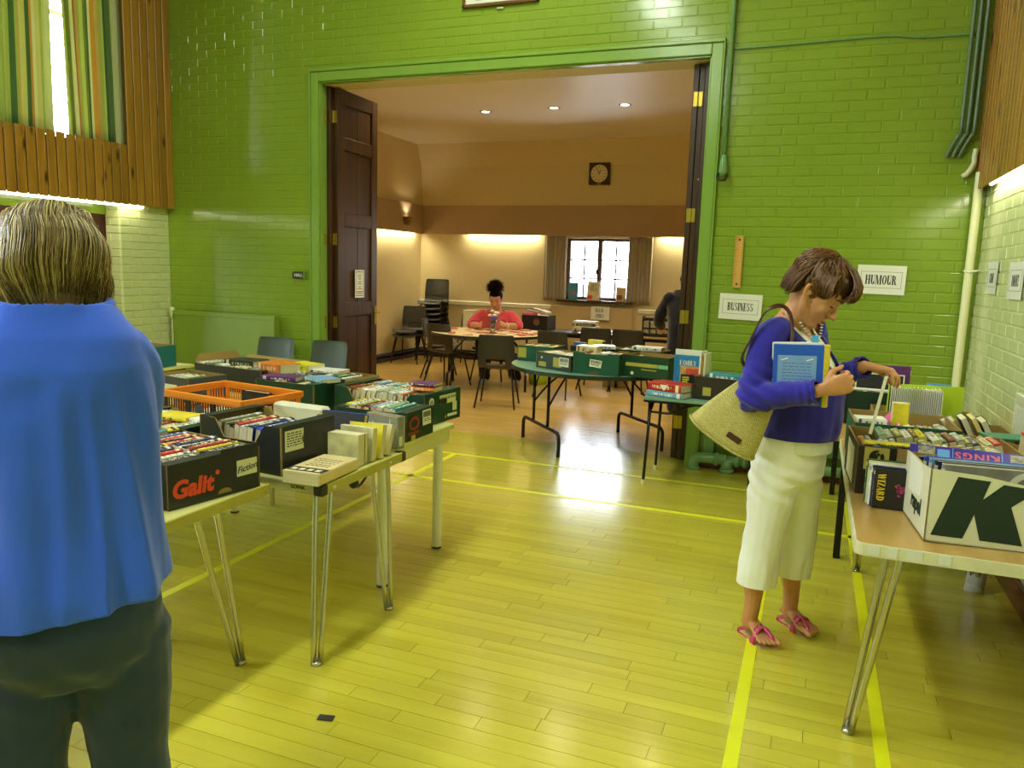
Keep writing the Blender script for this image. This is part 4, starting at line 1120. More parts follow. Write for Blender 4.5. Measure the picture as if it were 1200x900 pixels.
def bookmat(key):
    nm = 'book_cover_'+key.replace(' ', '_')
    if nm in MATS: return MATS[nm]
    c1, c2 = PAL[key]
    m, nt, b, N, L = nodes(nm)
    tc = N('ShaderNodeTexCoord'); oi = N('ShaderNodeObjectInfo'); sp = N('ShaderNodeSeparateXYZ'); L(tc.outputs['Generated'], sp.inputs[0])
    so = N('ShaderNodeSeparateXYZ'); L(tc.outputs['Object'], so.inputs[0])
    # bands along the spine
    def rng_(a, b_, inp):
        g = N('ShaderNodeMath'); g.operation = 'GREATER_THAN'; g.inputs[1].default_value = a
        l = N('ShaderNodeMath'); l.operation = 'LESS_THAN'; l.inputs[1].default_value = b_
        mm = N('ShaderNodeMath'); mm.operation = 'MULTIPLY'
        L(inp, g.inputs[0]); L(inp, l.inputs[0]); L(g.outputs[0], mm.inputs[0]); L(l.outputs[0], mm.inputs[1]); return mm.outputs[0]
    def mul(a, b_):
        mm = N('ShaderNodeMath'); mm.operation = 'MULTIPLY'; L(a, mm.inputs[0]); L(b_, mm.inputs[1]); return mm.outputs[0]
    z = sp.outputs['Z']
    spine = N('ShaderNodeMath'); spine.operation = 'LESS_THAN'; spine.inputs[1].default_value = .02; L(sp.outputs['Y'], spine.inputs[0])
    band = rng_(.84, .93, z)
    # lettering on the spine: stretched noise cut into marks
    ml = N('ShaderNodeVectorMath'); ml.operation = 'MULTIPLY_ADD'; ml.inputs[1].default_value = (30, 30, 150)
    rv = N('ShaderNodeVectorMath'); rv.operation = 'SCALE'; rv.inputs[0].default_value = (13, 17, 91); L(oi.outputs['Random'], rv.inputs['Scale'])
    L(tc.outputs['Object'], ml.inputs[0]); L(rv.outputs[0], ml.inputs[2])
    n = N('ShaderNodeTexNoise'); n.inputs['Scale'].default_value = 1; n.inputs['Detail'].default_value = 1; L(ml.outputs[0], n.inputs['Vector'])
    g = N('ShaderNodeMath'); g.operation = 'GREATER_THAN'; g.inputs[1].default_value = .52; L(n.outputs['Fac'], g.inputs[0])
    mid = rng_(.3, .7, sp.outputs['X'])
    let = mul(mul(mul(g.outputs[0], rng_(.14, .74, z)), mid), spine.outputs[0])
    ad = N('ShaderNodeMath'); ad.operation = 'ADD'; ad.use_clamp = True; L(let, ad.inputs[0]); L(mul(band, spine.outputs[0]), ad.inputs[1])
    # printed picture on the covers: soft blotches
    n4 = N('ShaderNodeTexNoise'); n4.inputs['Scale'].default_value = 16; n4.inputs['Detail'].default_value = 2
    av = N('ShaderNodeVectorMath'); av.operation = 'ADD'; L(tc.outputs['Object'], av.inputs[0]); L(rv.outputs[0], av.inputs[1]); L(av.outputs[0], n4.inputs['Vector'])
    hs = N('ShaderNodeHueSaturation'); hs.inputs['Color'].default_value = lin(c1)
    mr = N('ShaderNodeMapRange'); mr.inputs['From Min'].default_value = .35; mr.inputs['From Max'].default_value = .65; mr.inputs['To Min'].default_value = .82; mr.inputs['To Max'].default_value = 1.15
    L(n4.outputs['Fac'], mr.inputs['Value']); L(mr.outputs['Result'], hs.inputs['Value'])
    hu = N('ShaderNodeMapRange'); hu.inputs['To Min'].default_value = .485; hu.inputs['To Max'].default_value = .515; L(oi.outputs['Random'], hu.inputs['Value']); L(hu.outputs['Result'], hs.inputs['Hue'])
    mx = N('ShaderNodeMix'); mx.data_type = 'RGBA'; L(ad.outputs[0], mx.inputs['Factor']); L(hs.outputs['Color'], mx.inputs['A']); mx.inputs['B'].default_value = lin(c2)
    L(mx.outputs['Result'], b.inputs['Base Color']); b.inputs['Roughness'].default_value = .36
    MATS[nm] = m; return m
def pagemat():
    m, nt, b, N, L = nodes('book_pages')
    tc = N('ShaderNodeTexCoord'); mp = N('ShaderNodeMapping'); mp.inputs['Scale'].default_value = (900, 6, 6); L(tc.outputs['Object'], mp.inputs['Vector'])
    n = N('ShaderNodeTexNoise'); n.inputs['Scale'].default_value = 1; n.inputs['Detail'].default_value = 2; L(mp.outputs['Vector'], n.inputs['Vector'])
    cr = N('ShaderNodeValToRGB'); cr.color_ramp.elements[0].color = lin((176, 164, 122)); cr.color_ramp.elements[1].color = lin((226, 218, 182)); cr.color_ramp.elements[0].position = .3; cr.color_ramp.elements[1].position = .6
    L(n.outputs['Fac'], cr.inputs['Fac']); L(cr.outputs['Color'], b.inputs['Base Color']); b.inputs['Roughness'].default_value = .8
    return m
m_pages = pagemat()
BR = random.Random(11)
def book(M, w_, h, t, key, label, group=None, hard=False, cover=None, name='book'):
    """spine at local y=0, thickness along x (centred), height along z; the cover is the thing, the page block its part"""
    c = .0028 if hard else .0009; r = min(t*.35, .006)
    out = [(-t/2, w_), (-t/2, r), (-t/2+r*.5, r*.25), (-t/2+r*1.2, 0), (t/2-r*1.2, 0), (t/2-r*.5, r*.25), (t/2, r), (t/2, w_)]
    inn = [(t/2-c, w_), (t/2-c, c+.002), (-t/2+c, c+.002), (-t/2+c, w_)]
    mb = MB()
    ring = out+inn; n = len(ring); a = ring
    vs = [(x, y, 0) for x, y in a]+[(x, y, h) for x, y in a]
    fs = [(i, (i+1) % n, (i+1) % n+n, i+n) for i in range(n)]
    cap = [(0, 1, 10, 11), (1, 2, 3, 4, 5, 6, 9, 10), (6, 7, 8, 9)]
    fs += [tuple(reversed(q)) for q in cap]+[tuple(i+n for i in q) for q in cap]
    mb.add(vs, fs)
    o = mb.obj(name, cover or bookmat(key)); o.matrix_world = M
    e = .003 if hard else .0004
    p = MB().add([(-t/2+c, c+.002, e), (t/2-c, c+.002, e), (t/2-c, w_-e*1.3, e), (t/4, w_-e*1.3-.0015, e), (-t/4, w_-e*1.3-.0015, e), (-t/2+c, w_-e*1.3, e),
                  (-t/2+c, c+.002, h-e), (t/2-c, c+.002, h-e), (t/2-c, w_-e*1.3, h-e), (t/4, w_-e*1.3-.0015, h-e), (-t/4, w_-e*1.3-.0015, h-e), (-t/2+c, w_-e*1.3, h-e)],
                 [(5, 4, 3, 2, 1, 0), (6, 7, 8, 9, 10, 11)]+[(i, (i+1) % 6, (i+1) % 6+6, i+6) for i in range(6)]).obj('pages', m_pages, o)
    return tag(o, label, 'book', group)
UPSPINE = Matrix(((1, 0, 0, 0), (0, 0, 1, 0), (0, -1, 0, 0), (0, 0, 0, 1)))      # spine up, height along box y
FLAT = Matrix(((0, 1, 0, 0), (0, 0, 1, 0), (1, 0, 0, 0), (0, 0, 0, 1)))          # lying: thickness up, spine at low x, height along y
ORD = ['first', 'second', 'third', 'fourth', 'fifth', 'sixth', 'seventh', 'eighth', 'ninth', 'tenth', 'eleventh', 'twelfth', 'thirteenth', 'fourteenth', 'fifteenth', 'sixteenth', 'seventeenth', 'eighteenth', 'nineteenth', 'twentieth', 'last but one', 'last']
def fill(MB_, phrase, group, x0, x1, y0, h, top, keys, count_from, lean=0.0, tr=(.016, .034), wr=(.145, .165), hard=.25, rowname=''):
    """a row of spine-up books along the box's x axis; top = height of the spines above the table, y0 = where their feet lie"""
    x = x0; i = 0; cl = cos(lean)
    while True:
        t = BR.uniform(*tr); w_ = BR.uniform(*wr); hh = h*BR.uniform(.9, 1.0); hd = BR.random() < hard
        if x+t/cl > x1: break
        k = keys[i % len(keys)]
        top_i = top+BR.uniform(-.014, .006)
        M = MB_ @ T(x+t/2/cl, y0+(h-hh)*BR.random(), top_i) @ RY(lean) @ UPSPINE
        kind = 'hardback' if hd else 'paperback'
        if t > .028: kind = 'thick '+kind
        lab = '%s %s, %s from %s%s, in %s' % (k, kind, ORD[min(i, 21)], count_from, rowname, phrase)
        book(M, w_, hh, t, k, lab, group, hd)
        x += t/cl+.0012; i += 1
# ------------------------------------------------------------------ cardboard boxes
m_card = mat('brown_cardboard', (164, 132, 70), .75, var=.06, scale=6, bump=.05, bscale=90)
m_cardin = mat('inner_cardboard', (150, 124, 62), .8, var=.05, scale=6)
def card(name, c): return mat(name, c, .42, var=.06, scale=7, bump=.04, bscale=60)
m_cblack = card('black_printed_card', (30, 32, 28)); m_cgreen = card('green_printed_card', (20, 62, 42)); m_cteal = card('teal_printed_card', (22, 84, 66))
m_cdark = card('dark_brown_card', (44, 36, 26)); m_cgrey = card('slate_grey_card', (70, 70, 80)); m_cwhite = card('white_card', (214, 212, 184)); m_cdgreen = card('deep_green_card', (16, 46, 30))
m_label = mat('pale_label', (214, 216, 180), .5); m_barcode = mat('barcode_grey', (96, 92, 84), .6); m_gold = mat('yellow_label', (176, 168, 70), .5)
def panel(p, name, poly, t, mo, M):
    """cut panel in local XZ, outer face towards -y, thickness t inwards; two-sided print"""
    mb = MB(); mb.prism(poly, 0, t)
    mb.mi = [0]+[1]*(len(mb.f)-1)
    return mb.obj(name, [mo, m_cardin], p, M=M)
def cbox(name, lab, x, y, z, rz, L_, W_, H_, mo, long_='notch', short='hole', th=.006, group=None, lips=True, c=.09, s=.05, n=.075, front=True, cat='box'):
    t = thing(name, lab, cat, (x, y, z), rz, group)
    a, b = L_/2, W_/2
    if long_ == 'notch': pl_ = [(-a, 0), (a, 0), (a, H_), (a-c, H_), (a-c-s, H_-n), (-a+c+s, H_-n), (-a+c, H_), (-a, H_)]
    elif long_ == 'tab': pl_ = [(-a, 0), (a, 0), (a, H_), (a-c*1.6, H_), (a-c*1.6, H_-n*.35), (-a+c*1.6, H_-n*.35), (-a+c*1.6, H_), (-a, H_)]
    else: pl_ = [(-a, 0), (a, 0), (a, H_), (-a, H_)]
    panel(t, 'front_panel', pl_, th, mo, T(0, -b, 0)); panel(t, 'back_panel', pl_, th, mo, T(0, b, 0) @ RZ(pi))
    if short == 'notch': ps = [(-b, 0), (b, 0), (b, H_), (.1, H_), (.08, H_-.02), (-.08, H_-.02), (-.1, H_), (-b, H_)]
    else: ps = [(-b, 0), (b, 0), (b, H_), (-b, H_)]
    for sx in (-1, 1):
        e = panel(t, 'end_panel', ps, th, mo, T(sx*a, 0, 0) @ RZ(pi/2*sx))
        if short == 'hole':
            P = [(-.042, .013), (-.03, .018), (.03, .018), (.042, .013), (.042, -.013), (.03, -.018), (-.03, -.018), (-.042, -.013)]
            MB().prism([(q[0], q[1]+H_*.68) for q in P], -.0012, .0).obj('hand_hole', m_blackpl, e)
    MB().box(-a+th, a-th, -b+th, b-th, 0, .005).obj('base_panel', m_cardin, t)
    if lips:
        for sx in (-1, 1):
            MB().box(min(sx*(a-.055), sx*a), max(sx*(a-.055), sx*a), -b+.001, b-.001, H_, H_+.003).obj('top_lip', mo, t)
    return t
def sticker(p, M, w_, h, m=None, name='label', bars=False, lines=0, ink=None):
    """paper label on a panel: local XZ, proud towards -y"""
    o = MB().box(-w_/2, w_/2, -.0012, 0, -h/2, h/2).obj(name, m or m_label, p, M=M)
    mb = MB()
    if bars:
        x = -w_*.42
        while x < w_*.4: d_ = BR.uniform(.002, .005); mb.box(x, x+d_, -.0017, -.0012, h*.02, h*.4); x += d_+BR.uniform(.0015, .003)
    for k in range(lines):
        z = h*.36-k*h*.72/max(lines, 2) if not bars else -h*.1-k*h*.12; x = -w_*.4
        while x < w_*.34: d_ = BR.uniform(.006, .02); mb.box(x, min(x+d_, w_*.4), -.0017, -.0012, z-.0022, z+.0022); x += d_+.005
    if mb.v: mb.obj('print', ink or m_ink, o)
    return o
ENDR = lambda a: T(a, 0, 0) @ RZ(pi/2)       # frame of the right-hand end panel (local x = box y)
def front(b): return T(0, -b, 0)
m_redprint = mat('red_print', (222, 70, 40), .5); m_whiteprint = mat('white_print', (226, 226, 210), .5)

# --- left group ---------------------------------------------------------
# 1 black box with red lettering
B1 = cbox('book_box', 'black box with red lettering on its end, on the near table', -2.19, 2.172, .702, radians(-9.8), .50, .39, .155, m_cblack, long_='plain', short='plain')
E_ = ENDR(.25)
sans('Galit', .085, m_redprint, B1, E_ @ T(-.10, -.001, .062) @ FACE_FRONT, bold=.0035, shear=.15)
MB().lathe([(0, 0), (.009, 0), (.009, .001), (0, .001)], 16, E_ @ T(.005, 0, .095) @ RX(pi/2)).obj('red_dot', m_redprint, B1)
MB().prism([(-.03+.06*i/8, .0) for i in range(9)]+[(.03*cos(pi*i/8), .018*sin(pi*i/8)) for i in range(9)][1:-1], -.001, 0, E_ @ T(.035, 0, .012)).obj('thumb_hole', m_cardin, B1)
MB().lathe([(0, 0), (.010, 0), (.010, .001), (0, .001)], 16, E_ @ T(.085, 0, .09) @ RX(pi/2)).obj('hand_hole', m_blackpl, B1)
lb = sticker(B1, E_ @ T(.135, 0, .088), .092, .06)
sans('Fiction', .034, mat('blue_ink', (40, 46, 110), .6), lb, T(0, -.0018, -.003) @ RY(-.12) @ FACE_FRONT, shear=.3, bold=.0004)
MB().rbox(-.085, .085, .0, .006, 0, .016, .001).obj('end_flap', m_cblack, B1, M=E_ @ T(.108, 0, .155))
Mb = B1.matrix_world.copy() if False else T(-2.19, 2.172, .702) @ RZ(radians(-9.8))
g = 'books in the black box with red lettering'
fill(Mb, 'black box with red lettering', g, -.235, .22, -.185, .185, .158, ['olive', 'navy', 'black', 'blue', 'red', 'black', 'olive', 'red', 'yellow', 'navy', 'white', 'red', 'orange', 'white'], 'far end', .12, rowname=', near row')
fill(Mb, 'black box with red lettering', g, -.235, .22, .003, .185, .162, ['yellow', 'navy', 'black', 'blue', 'red', 'black', 'red', 'olive', 'red', 'navy', 'white', 'black', 'red', 'white'], 'far end', .12, rowname=', far row')
# white carton beside it
t = thing('carton', 'white carton with a teal band beside the black box with red lettering', 'carton', (-2.155, 1.845, .702), radians(-9.8))
MB().rbox(-.15, .15, -.05, .05, 0, .165, .004).obj('carton_body', m_cwhite, t)
MB().box(-.145, .145, -.0512, -.05, .03, .065).box(.15, .1512, -.045, .045, .03, .065).obj('teal_band', mat('teal_print', (60, 132, 126), .5), t)
MB().box(.15, .1512, -.03, .03, .095, .14).obj('printed_oval', m_barcode, t)
# 2 black box with white label, notched front
B2 = cbox('book_box', 'black notched box with a white printed label, on the folding table', -2.13, 2.645, .702, radians(-6.5), .46, .315, .197, m_cblack)
Mb = T(-2.13, 2.645, .702) @ RZ(radians(-6.5))
sticker(B2, ENDR(.23) @ T(-.085, 0, .137), .105, .085, lines=6)
fill(Mb, 'black box with white label', 'books in the black box with white label', -.215, .185, -.12, .24, .172, ['dark red', 'white', 'grey', 'olive', 'black', 'black', 'red', 'white', 'grey', 'navy', 'blue', 'yellow', 'white', 'purple', 'blue'], 'left', .16)
# 3 green box labelled ADULT FICTION
B3 = cbox('book_box', 'green notched box labelled ADULT FICTION at the right end of the white table', -2.155, 3.80, .702, radians(-5.5), .60, .375, .17, m_cgreen)
E_ = ENDR(.30)
lb = sticker(B3, E_ @ T(.05, 0, .125), .17, .05); sans('ADULT FICTION', .022, m_barcode, lb, T(0, -.0018, .006) @ FACE_FRONT)
sticker(B3, E_ @ T(.125, 0, .075), .045, .05)
MB().lathe([(0, 0), (.024, 0), (.024, .001), (0, .001)], 20, E_ @ T(-.115, 0, .125) @ RX(pi/2)).obj('round_badge', m_label, B3)
sans('@', .03, m_blackpl, B3, E_ @ T(-.115, -.0014, .124) @ FACE_FRONT)
sticker(B3, E_ @ T(.10, 0, .03) @ RY(0), .1, .016, m_whiteprint, 'white_band')
MB().prism([(0, 0), (.018, .012), (.012, -.012)], -.001, 0, E_ @ T(.02, 0, .025)).obj('leaf_mark', m_gold, B3)
Mb = T(-2.155, 3.80, .702) @ RZ(radians(-5.5))
g = 'books in the box labelled ADULT FICTION'
fill(Mb, 'box labelled ADULT FICTION', g, -.27, .255, -.165, .20, .163, ['orange', 'brown', 'brown', 'red', 'tan', 'white', 'brown', 'white', 'cream', 'grey', 'white', 'pale green', 'white', 'grey', 'white'], 'left', .2, rowname=', front row')
fill(Mb, 'box labelled ADULT FICTION', g, -.27, .255, .04, .135, .165, ['green', 'brown', 'tan', 'pale blue', 'pale blue', 'white', 'pale green', 'teal', 'white', 'cream', 'white', 'grey', 'cream', 'teal'], 'left', .2, rowname=', back row')
book(Mb @ T(.215, -.03, .185) @ RZ(.1) @ RZ(pi/2) @ FLAT @ T(0, -.06, -.07), .11, .15, .022, 'orange', 'orange paperback lying on top in the green box labelled ADULT FICTION', None)
book(Mb @ T(.215, -.03, .2105) @ RZ(.1) @ RZ(pi/2) @ FLAT @ T(0, -.06, -.07), .11, .15, .012, 'purple', 'purple edged paperback topmost in the green box labelled ADULT FICTION', None)
# 4 green box with red oval
B4 = cbox('book_box', 'dark green box with red oval and curling white label, beside the grey gold book', -1.985, 3.37, .702, radians(-1), .41, .27, .14, m_cdgreen, long_='plain', short='plain')
E_ = ENDR(.205)
pr_ = MB()
for i in range(24):
    a0, a1 = 2*pi*i/24, 2*pi*(i+1)/24
    pr_.prism([(.05*cos(a0), .034*sin(a0)), (.05*cos(a1), .034*sin(a1)), (.036*cos(a1), .02*sin(a1)), (.036*cos(a0), .02*sin(a0))], -.001, 0)
pr_.obj('red_oval', mat('dull_red_print', (150, 40, 32), .5), B4, M=E_ @ T(-.06, 0, .082))
sticker(B4, E_ @ T(.06, -.003, .095) @ RX(-.05), .085, .075, m_whiteprint, bars=True, lines=2)
MB().box(-.055, .05, -.001, 0, -.006, .006).obj('red_band', MATS['dull_red_print'], B4, M=E_ @ T(-.065, 0, .035))
MB().box(-.02, .02, -.001, 0, -.012, .012).obj('pale_patch', m_gold, B4, M=E_ @ T(-.07, 0, .012))
Mb = T(-1.985, 3.37, .702) @ RZ(radians(-1))
fill(Mb, 'green box with red oval', 'books in the green box with red oval', -.195, .17, -.11, .215, .152, ['olive', 'yellow', 'white', 'olive', 'red', 'dark red', 'pale blue', 'orange', 'white', 'pale green', 'white', 'teal', 'pale green', 'green', 'white', 'teal'], 'left', .22, wr=(.125, .135))
# big white binder
def binder(name, lab, M, L_, W_, T_, mc, mp):
    t = thing(name, lab, 'binder', M=M)
    P = [(0, -T_/2), (L_, -T_/2), (L_, -T_/2+.004), (.01, -T_/2+.004), (.01, T_/2-.004), (L_, T_/2-.004), (L_, T_/2), (0, T_/2)]
    MB().prism(P, 0, W_, plane='XY').obj('binder_cover', mc, t)
    MB().box(.012, L_-.012, -T_/2+.006, T_/2-.006, .006, W_-.008).obj('pages', mp, t)
    return t
bw = thing('binder', 'long white lever arch file lying on its edge behind the black notched box', 'binder', (-2.44, 3.10, .702), radians(-4))
MB().rbox(0, .31, -.035, .035, 0, .165, .012).obj('binder_cover', m_cwhite, bw)
MB().rbox(.3105, .313, -.022, .022, .10, .15, .001).obj('finger_ring', m_tan, bw)
# 6 dark green box behind the basket
B6 = cbox('book_box', 'deep green box behind the orange basket with a purple spined book on top', -2.74, 3.70, .702, radians(-4), .42, .28, .175, m_cgreen, long_='plain', short='plain')
Mb = T(-2.74, 3.70, .702) @ RZ(radians(-4))
fill(Mb, 'box behind the orange basket', 'books in the box behind the orange basket', -.2, .19, -.125, .25, .172, ['grey', 'white', 'cream', 'grey', 'white', 'tan', 'white', 'green', 'white', 'cream', 'grey', 'white', 'green', 'white'], 'left', .1)
book(Mb @ T(-.07, -.1, .183) @ RZ(radians(12)) @ RZ(pi/2) @ FLAT @ T(0, 0, -.1), .12, .22, .028, 'purple', 'purple and cream spined book lying on top behind the orange basket', None, True)
book(Mb @ T(.12, .02, .184) @ RZ(radians(-20)) @ RZ(pi/2) @ FLAT @ T(0, -.05, -.1), .13, .19, .022, 'pale blue', 'pale blue paperback lying on the deep green box', None)
# 7 orange folding basket
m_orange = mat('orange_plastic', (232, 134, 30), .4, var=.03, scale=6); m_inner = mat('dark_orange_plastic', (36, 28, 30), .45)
def basket(lab, x, y, z, rz, L_, W_, H_):
    t = thing('folding_basket', lab, 'basket', (x, y, z), rz)
    a, b = L_/2, W_/2
    def rim(mb, o, z0, z1):
        for q in ((-a-o, a+o, -b-o, -b+.012), (-a-o, a+o, b-.012, b+o), (-a-o, -a+.012, -b+.012, b-.012), (a-.012, a+o, -b+.012, b-.012)): mb.rbox(q[0], q[1], q[2], q[3], z0, z1, .003)
    mb = MB(); rim(mb, .006, H_-.028, H_); rim(mb, .003, H_-.036, H_-.028); mb.obj('rim', m_orange, t)
    for s, nm in ((-1, 'front_lattice'), (1, 'back_lattice')):
        mb = MB(); y0 = s*(b-.004); k = 30
        for i in range(k+1): x_ = -a+.02+(L_-.04)*i/k; wd = .004 if i % 10 else .009; mb.box(x_-wd, x_+wd, y0-.003, y0+.003, .02, H_-.034) if i % 10 == 0 else mb.box(x_-.0028, x_+.0028, y0-.002, y0+.002, .02, H_-.034)
        for z_ in (.02, .085): mb.box(-a+.01, a-.01, y0-.003, y0+.003, z_-.006, z_+.006)
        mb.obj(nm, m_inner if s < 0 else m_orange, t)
    for s in (-1, 1):
        mb = MB(); x0 = s*(a-.004); k = 20
        for i in range(k+1):
            y_ = -b+.02+(W_-.04)*i/k
            if abs(y_) < .075: mb.box(x0-.002, x0+.002, y_-.003, y_+.003, .02, H_-.095)
            else: mb.box(x0-.002, x0+.002, y_-.0035, y_+.0035, .02, H_-.034)
        for z_ in (.02, .06, H_-.095): mb.box(x0-.003, x0+.003, -b+.01, b-.01, z_-.006, z_+.006)
        for y_ in (-.085, .085): mb.box(x0-.004, x0+.004, y_-.008, y_+.008, .01, H_-.034)
        mb.obj('end_lattice', m_orange, t)
    MB().lathe([(0, -.003), (.032, -.003), (.032, .003), (0, .003)], 20, T(0, -b-.004, .11) @ RX(pi/2)).obj('badge', m_cgrey, t)
    MB().rbox(-a+.01, a-.01, -b+.01, b-.01, 0, .008).obj('base_tray', m_orange, t)
    return t
basket('orange plastic folding basket on the tables among the book boxes', -2.735, 3.125, .703, radians(-8), .575, .40, .19)
Mb = T(-2.735, 3.125, .703) @ RZ(radians(-8))
bk = book(Mb @ T(.02, .145, .012) @ RZ(pi/2) @ T(0, -.1, 0), .2, .155, .03, 'black', 'black book with white title THINKERS standing in the orange basket', None, True)
mb = MB(); serif_text(mb, 'THINKERS', 0, -.014, .028, None, .62); mb.obj('lettering', m_label, bk, M=T(.0158, .1, .105) @ RZ(pi/2))
for i, (k, wd, ang) in enumerate((('yellow', .13, .1), ('pale blue', .12, -.2), ('white', .14, .15), ('blue', .13, 0), ('orange', .12, -.1))):
    book(Mb @ T(-.2+.085*i, -.04, .014+.0*i) @ RZ(ang+pi/2) @ FLAT @ T(0, -.06, -.1), wd, .185, .022+.004*i, k, '%s paperback lying in the orange basket, %s from its left end' % (k, ORD[i]), 'paperbacks in the orange basket')
book(Mb @ T(-.17, .06, .045) @ RZ(.3+pi/2) @ FLAT @ T(0, -.06, -.1), .13, .19, .025, 'cream', 'cream paperback heaped at the back of the orange basket', None)
# 8 open box with tan flaps on the back table
B8 = cbox('book_box', 'open black box with raised flaps in front of the grey hall chairs', -3.50, 4.18, .702, radians(-8), .62, .40, .16, m_cblack, long_='plain', short='plain', lips=False)
panel(B8, 'flap', [(-.31, 0), (.31, 0), (.29, .055), (-.29, .055)], .005, m_cardin, T(0, .2, .158) @ RX(radians(-62)))
panel(B8, 'flap', [(-.2, 0), (.2, 0), (.16, .06), (-.16, .06)], .005, m_cardin, T(-.31, 0, .158) @ RZ(-pi/2) @ RX(radians(12)))
Mb = T(-3.50, 4.18, .702) @ RZ(radians(-8))
fill(Mb, 'open box before the grey chairs', 'books in the open box before the grey chairs', -.30, .28, -.19, .2, .165, ['cream', 'white', 'black', 'grey', 'black', 'white', 'pale green', 'white', 'grey', 'cream', 'black', 'white'], 'left', .15, tr=(.02, .045))
book(Mb @ T(.02, -.12, .172) @ RZ(pi/2+.1) @ FLAT @ T(0, 0, -.12), .16, .24, .05, 'black', 'thick black and cream book lying across the open box', None, True)
book(Mb @ T(.30, -.14, .172) @ RZ(pi/2-.12) @ FLAT @ T(0, 0, -.13), .17, .23, .06, 'orange', 'thick orange book lying on the box before the grey chairs', None)
book(Mb @ T(.42, .0, .172) @ RZ(pi/2-.1) @ FLAT @ T(0, 0, -.1), .15, .2, .045, 'yellow', 'yellow spined book beside the thick orange book', None)
tg = thing('name_card', 'small folded pale card against the first grey hall chair', 'card', (-3.55, 4.60, .70), .1)
MB().prism([(-.03, 0), (.03, 0), (.0, .045)], -.06, .06, None, 'YZ').obj('card_sheet', mat('grey_card_sheet', (190, 176, 160), .6), tg)
# tan box to its right
B8b = cbox('book_box', 'low tan box right of the thick orange book', -2.85, 4.22, .702, radians(-6), .42, .36, .13, m_card, long_='plain', short='plain', lips=False)
Mb = T(-2.85, 4.22, .702) @ RZ(radians(-6))
fill(Mb, 'low tan box', 'books in the low tan box', -.2, .19, -.16, .2, .15, ['white', 'pale blue', 'white', 'green', 'grey', 'white', 'brown', 'cream', 'green', 'white'], 'left', .1)
book(Mb @ T(-.02, -.1, .16) @ RZ(pi/2+.15) @ FLAT @ T(0, 0, -.11), .14, .22, .02, 'white', 'white and blue paperback lying on the low tan box', None)
# 9 slate box left of the basket
B9 = cbox('book_box', 'slate grey box with a white sheet, left of the orange basket', -3.38, 3.50, .702, radians(-10), .34, .26, .18, m_cgrey, long_='plain', short='plain', lips=False)
sticker(B9, front(.13) @ T(-.04, 0, .07), .22, .13, m_paper, 'paper_sheet')
Mb = T(-3.38, 3.50, .702) @ RZ(radians(-10))
fill(Mb, 'slate grey box', 'books in the slate grey box', -.155, .15, -.115, .22, .165, ['white', 'pale green', 'white', 'grey', 'cream', 'green', 'white'], 'left', .1, tr=(.02, .04))
# 10 green notched box behind the black box with red lettering
B10 = cbox('book_box', 'green notched box between the black boxes and the orange basket', -2.665, 2.665, .702, radians(-4), .50, .32, .135, m_cdgreen, short='plain')
sticker(B10, ENDR(.25) @ T(-.03, 0, .08), .08, .05, m_gold)
Mb = T(-2.665, 2.665, .702) @ RZ(radians(-4))
fill(Mb, 'green box before the basket', 'books in the green box before the basket', -.235, .20, -.145, .19, .125, ['white', 'brown', 'white', 'grey', 'olive', 'cream', 'grey', 'cream', 'dark red', 'cream', 'olive', 'cream', 'yellow', 'white', 'olive'], 'left', .3, wr=(.105, .115), rowname=', front row')
fill(Mb, 'green box before the basket', 'books in the green box before the basket', -.235, .20, .05, .1, .125, ['white', 'white', 'olive', 'white', 'grey', 'white', 'yellow', 'white', 'grey', 'white', 'cream'], 'left', .3, wr=(.105, .115), rowname=', back row')
for i, (k, a_, dx, dy) in enumerate((('white', .25, -.16, .02), ('yellow', .1, -.01, .03), ('white', -.15, .13, .05), ('cream', .2, -.14, -.10))):
    book(Mb @ T(dx, dy, .128+.004*(i % 2)) @ RZ(a_+pi/2) @ FLAT @ T(0, -.06, -.1), .12, .19, .018+.003*i, k, '%s paperback heaped on the green box before the basket, %s of four' % (k, ORD[i]), 'heaped paperbacks on the green box')
book(T(-2.44, 2.26, .702+.16) @ RZ(.2+pi/2) @ FLAT @ T(0, -.06, -.09), .11, .17, .02, 'teal', 'bright blue paperback lying on the black box with red lettering', None)
m_tealbox = card('sea_teal_card', (26, 108, 116))
# 11 teal box in the corner with magazines
B11 = cbox('magazine_box', 'teal box of upright magazines in the far left corner', -5.24, 4.92, .642, radians(4), .42, .30, .18, m_tealbox, long_='plain', short='plain', lips=False)
Mb = T(-5.24, 4.92, .642) @ RZ(radians(4))
for i, (k, l_) in enumerate((('white', .1), ('cream', .16), ('tan', .2), ('white', .24))):
    book(Mb @ T(-.06+.03*i, -.12, .012) @ RY(-.12) @ T(0, 0, 0), .2, .265-.02*i, .012, k, '%s magazine standing in the teal corner box, %s from its left end' % (k, ORD[i]), 'magazines in the teal corner box')
# loose books on the folding table
bk = book(T(-1.702, 2.405, .7035) @ RZ(radians(2)) @ T(0, .0, 0) @ Matrix(((0, -1, 0, 0), (0, 0, 1, 0), (1, 0, 0, 0), (0, 0, 0, 1))) @ T(.024, .0, 0) , .165, .29, .048, 'tan', 'thick tan paperback lying flat by the aluminium table edge', None)
bk.data.materials[0] = mat('tan_book_cover', (216, 196, 142), .4, var=.04, scale=20)
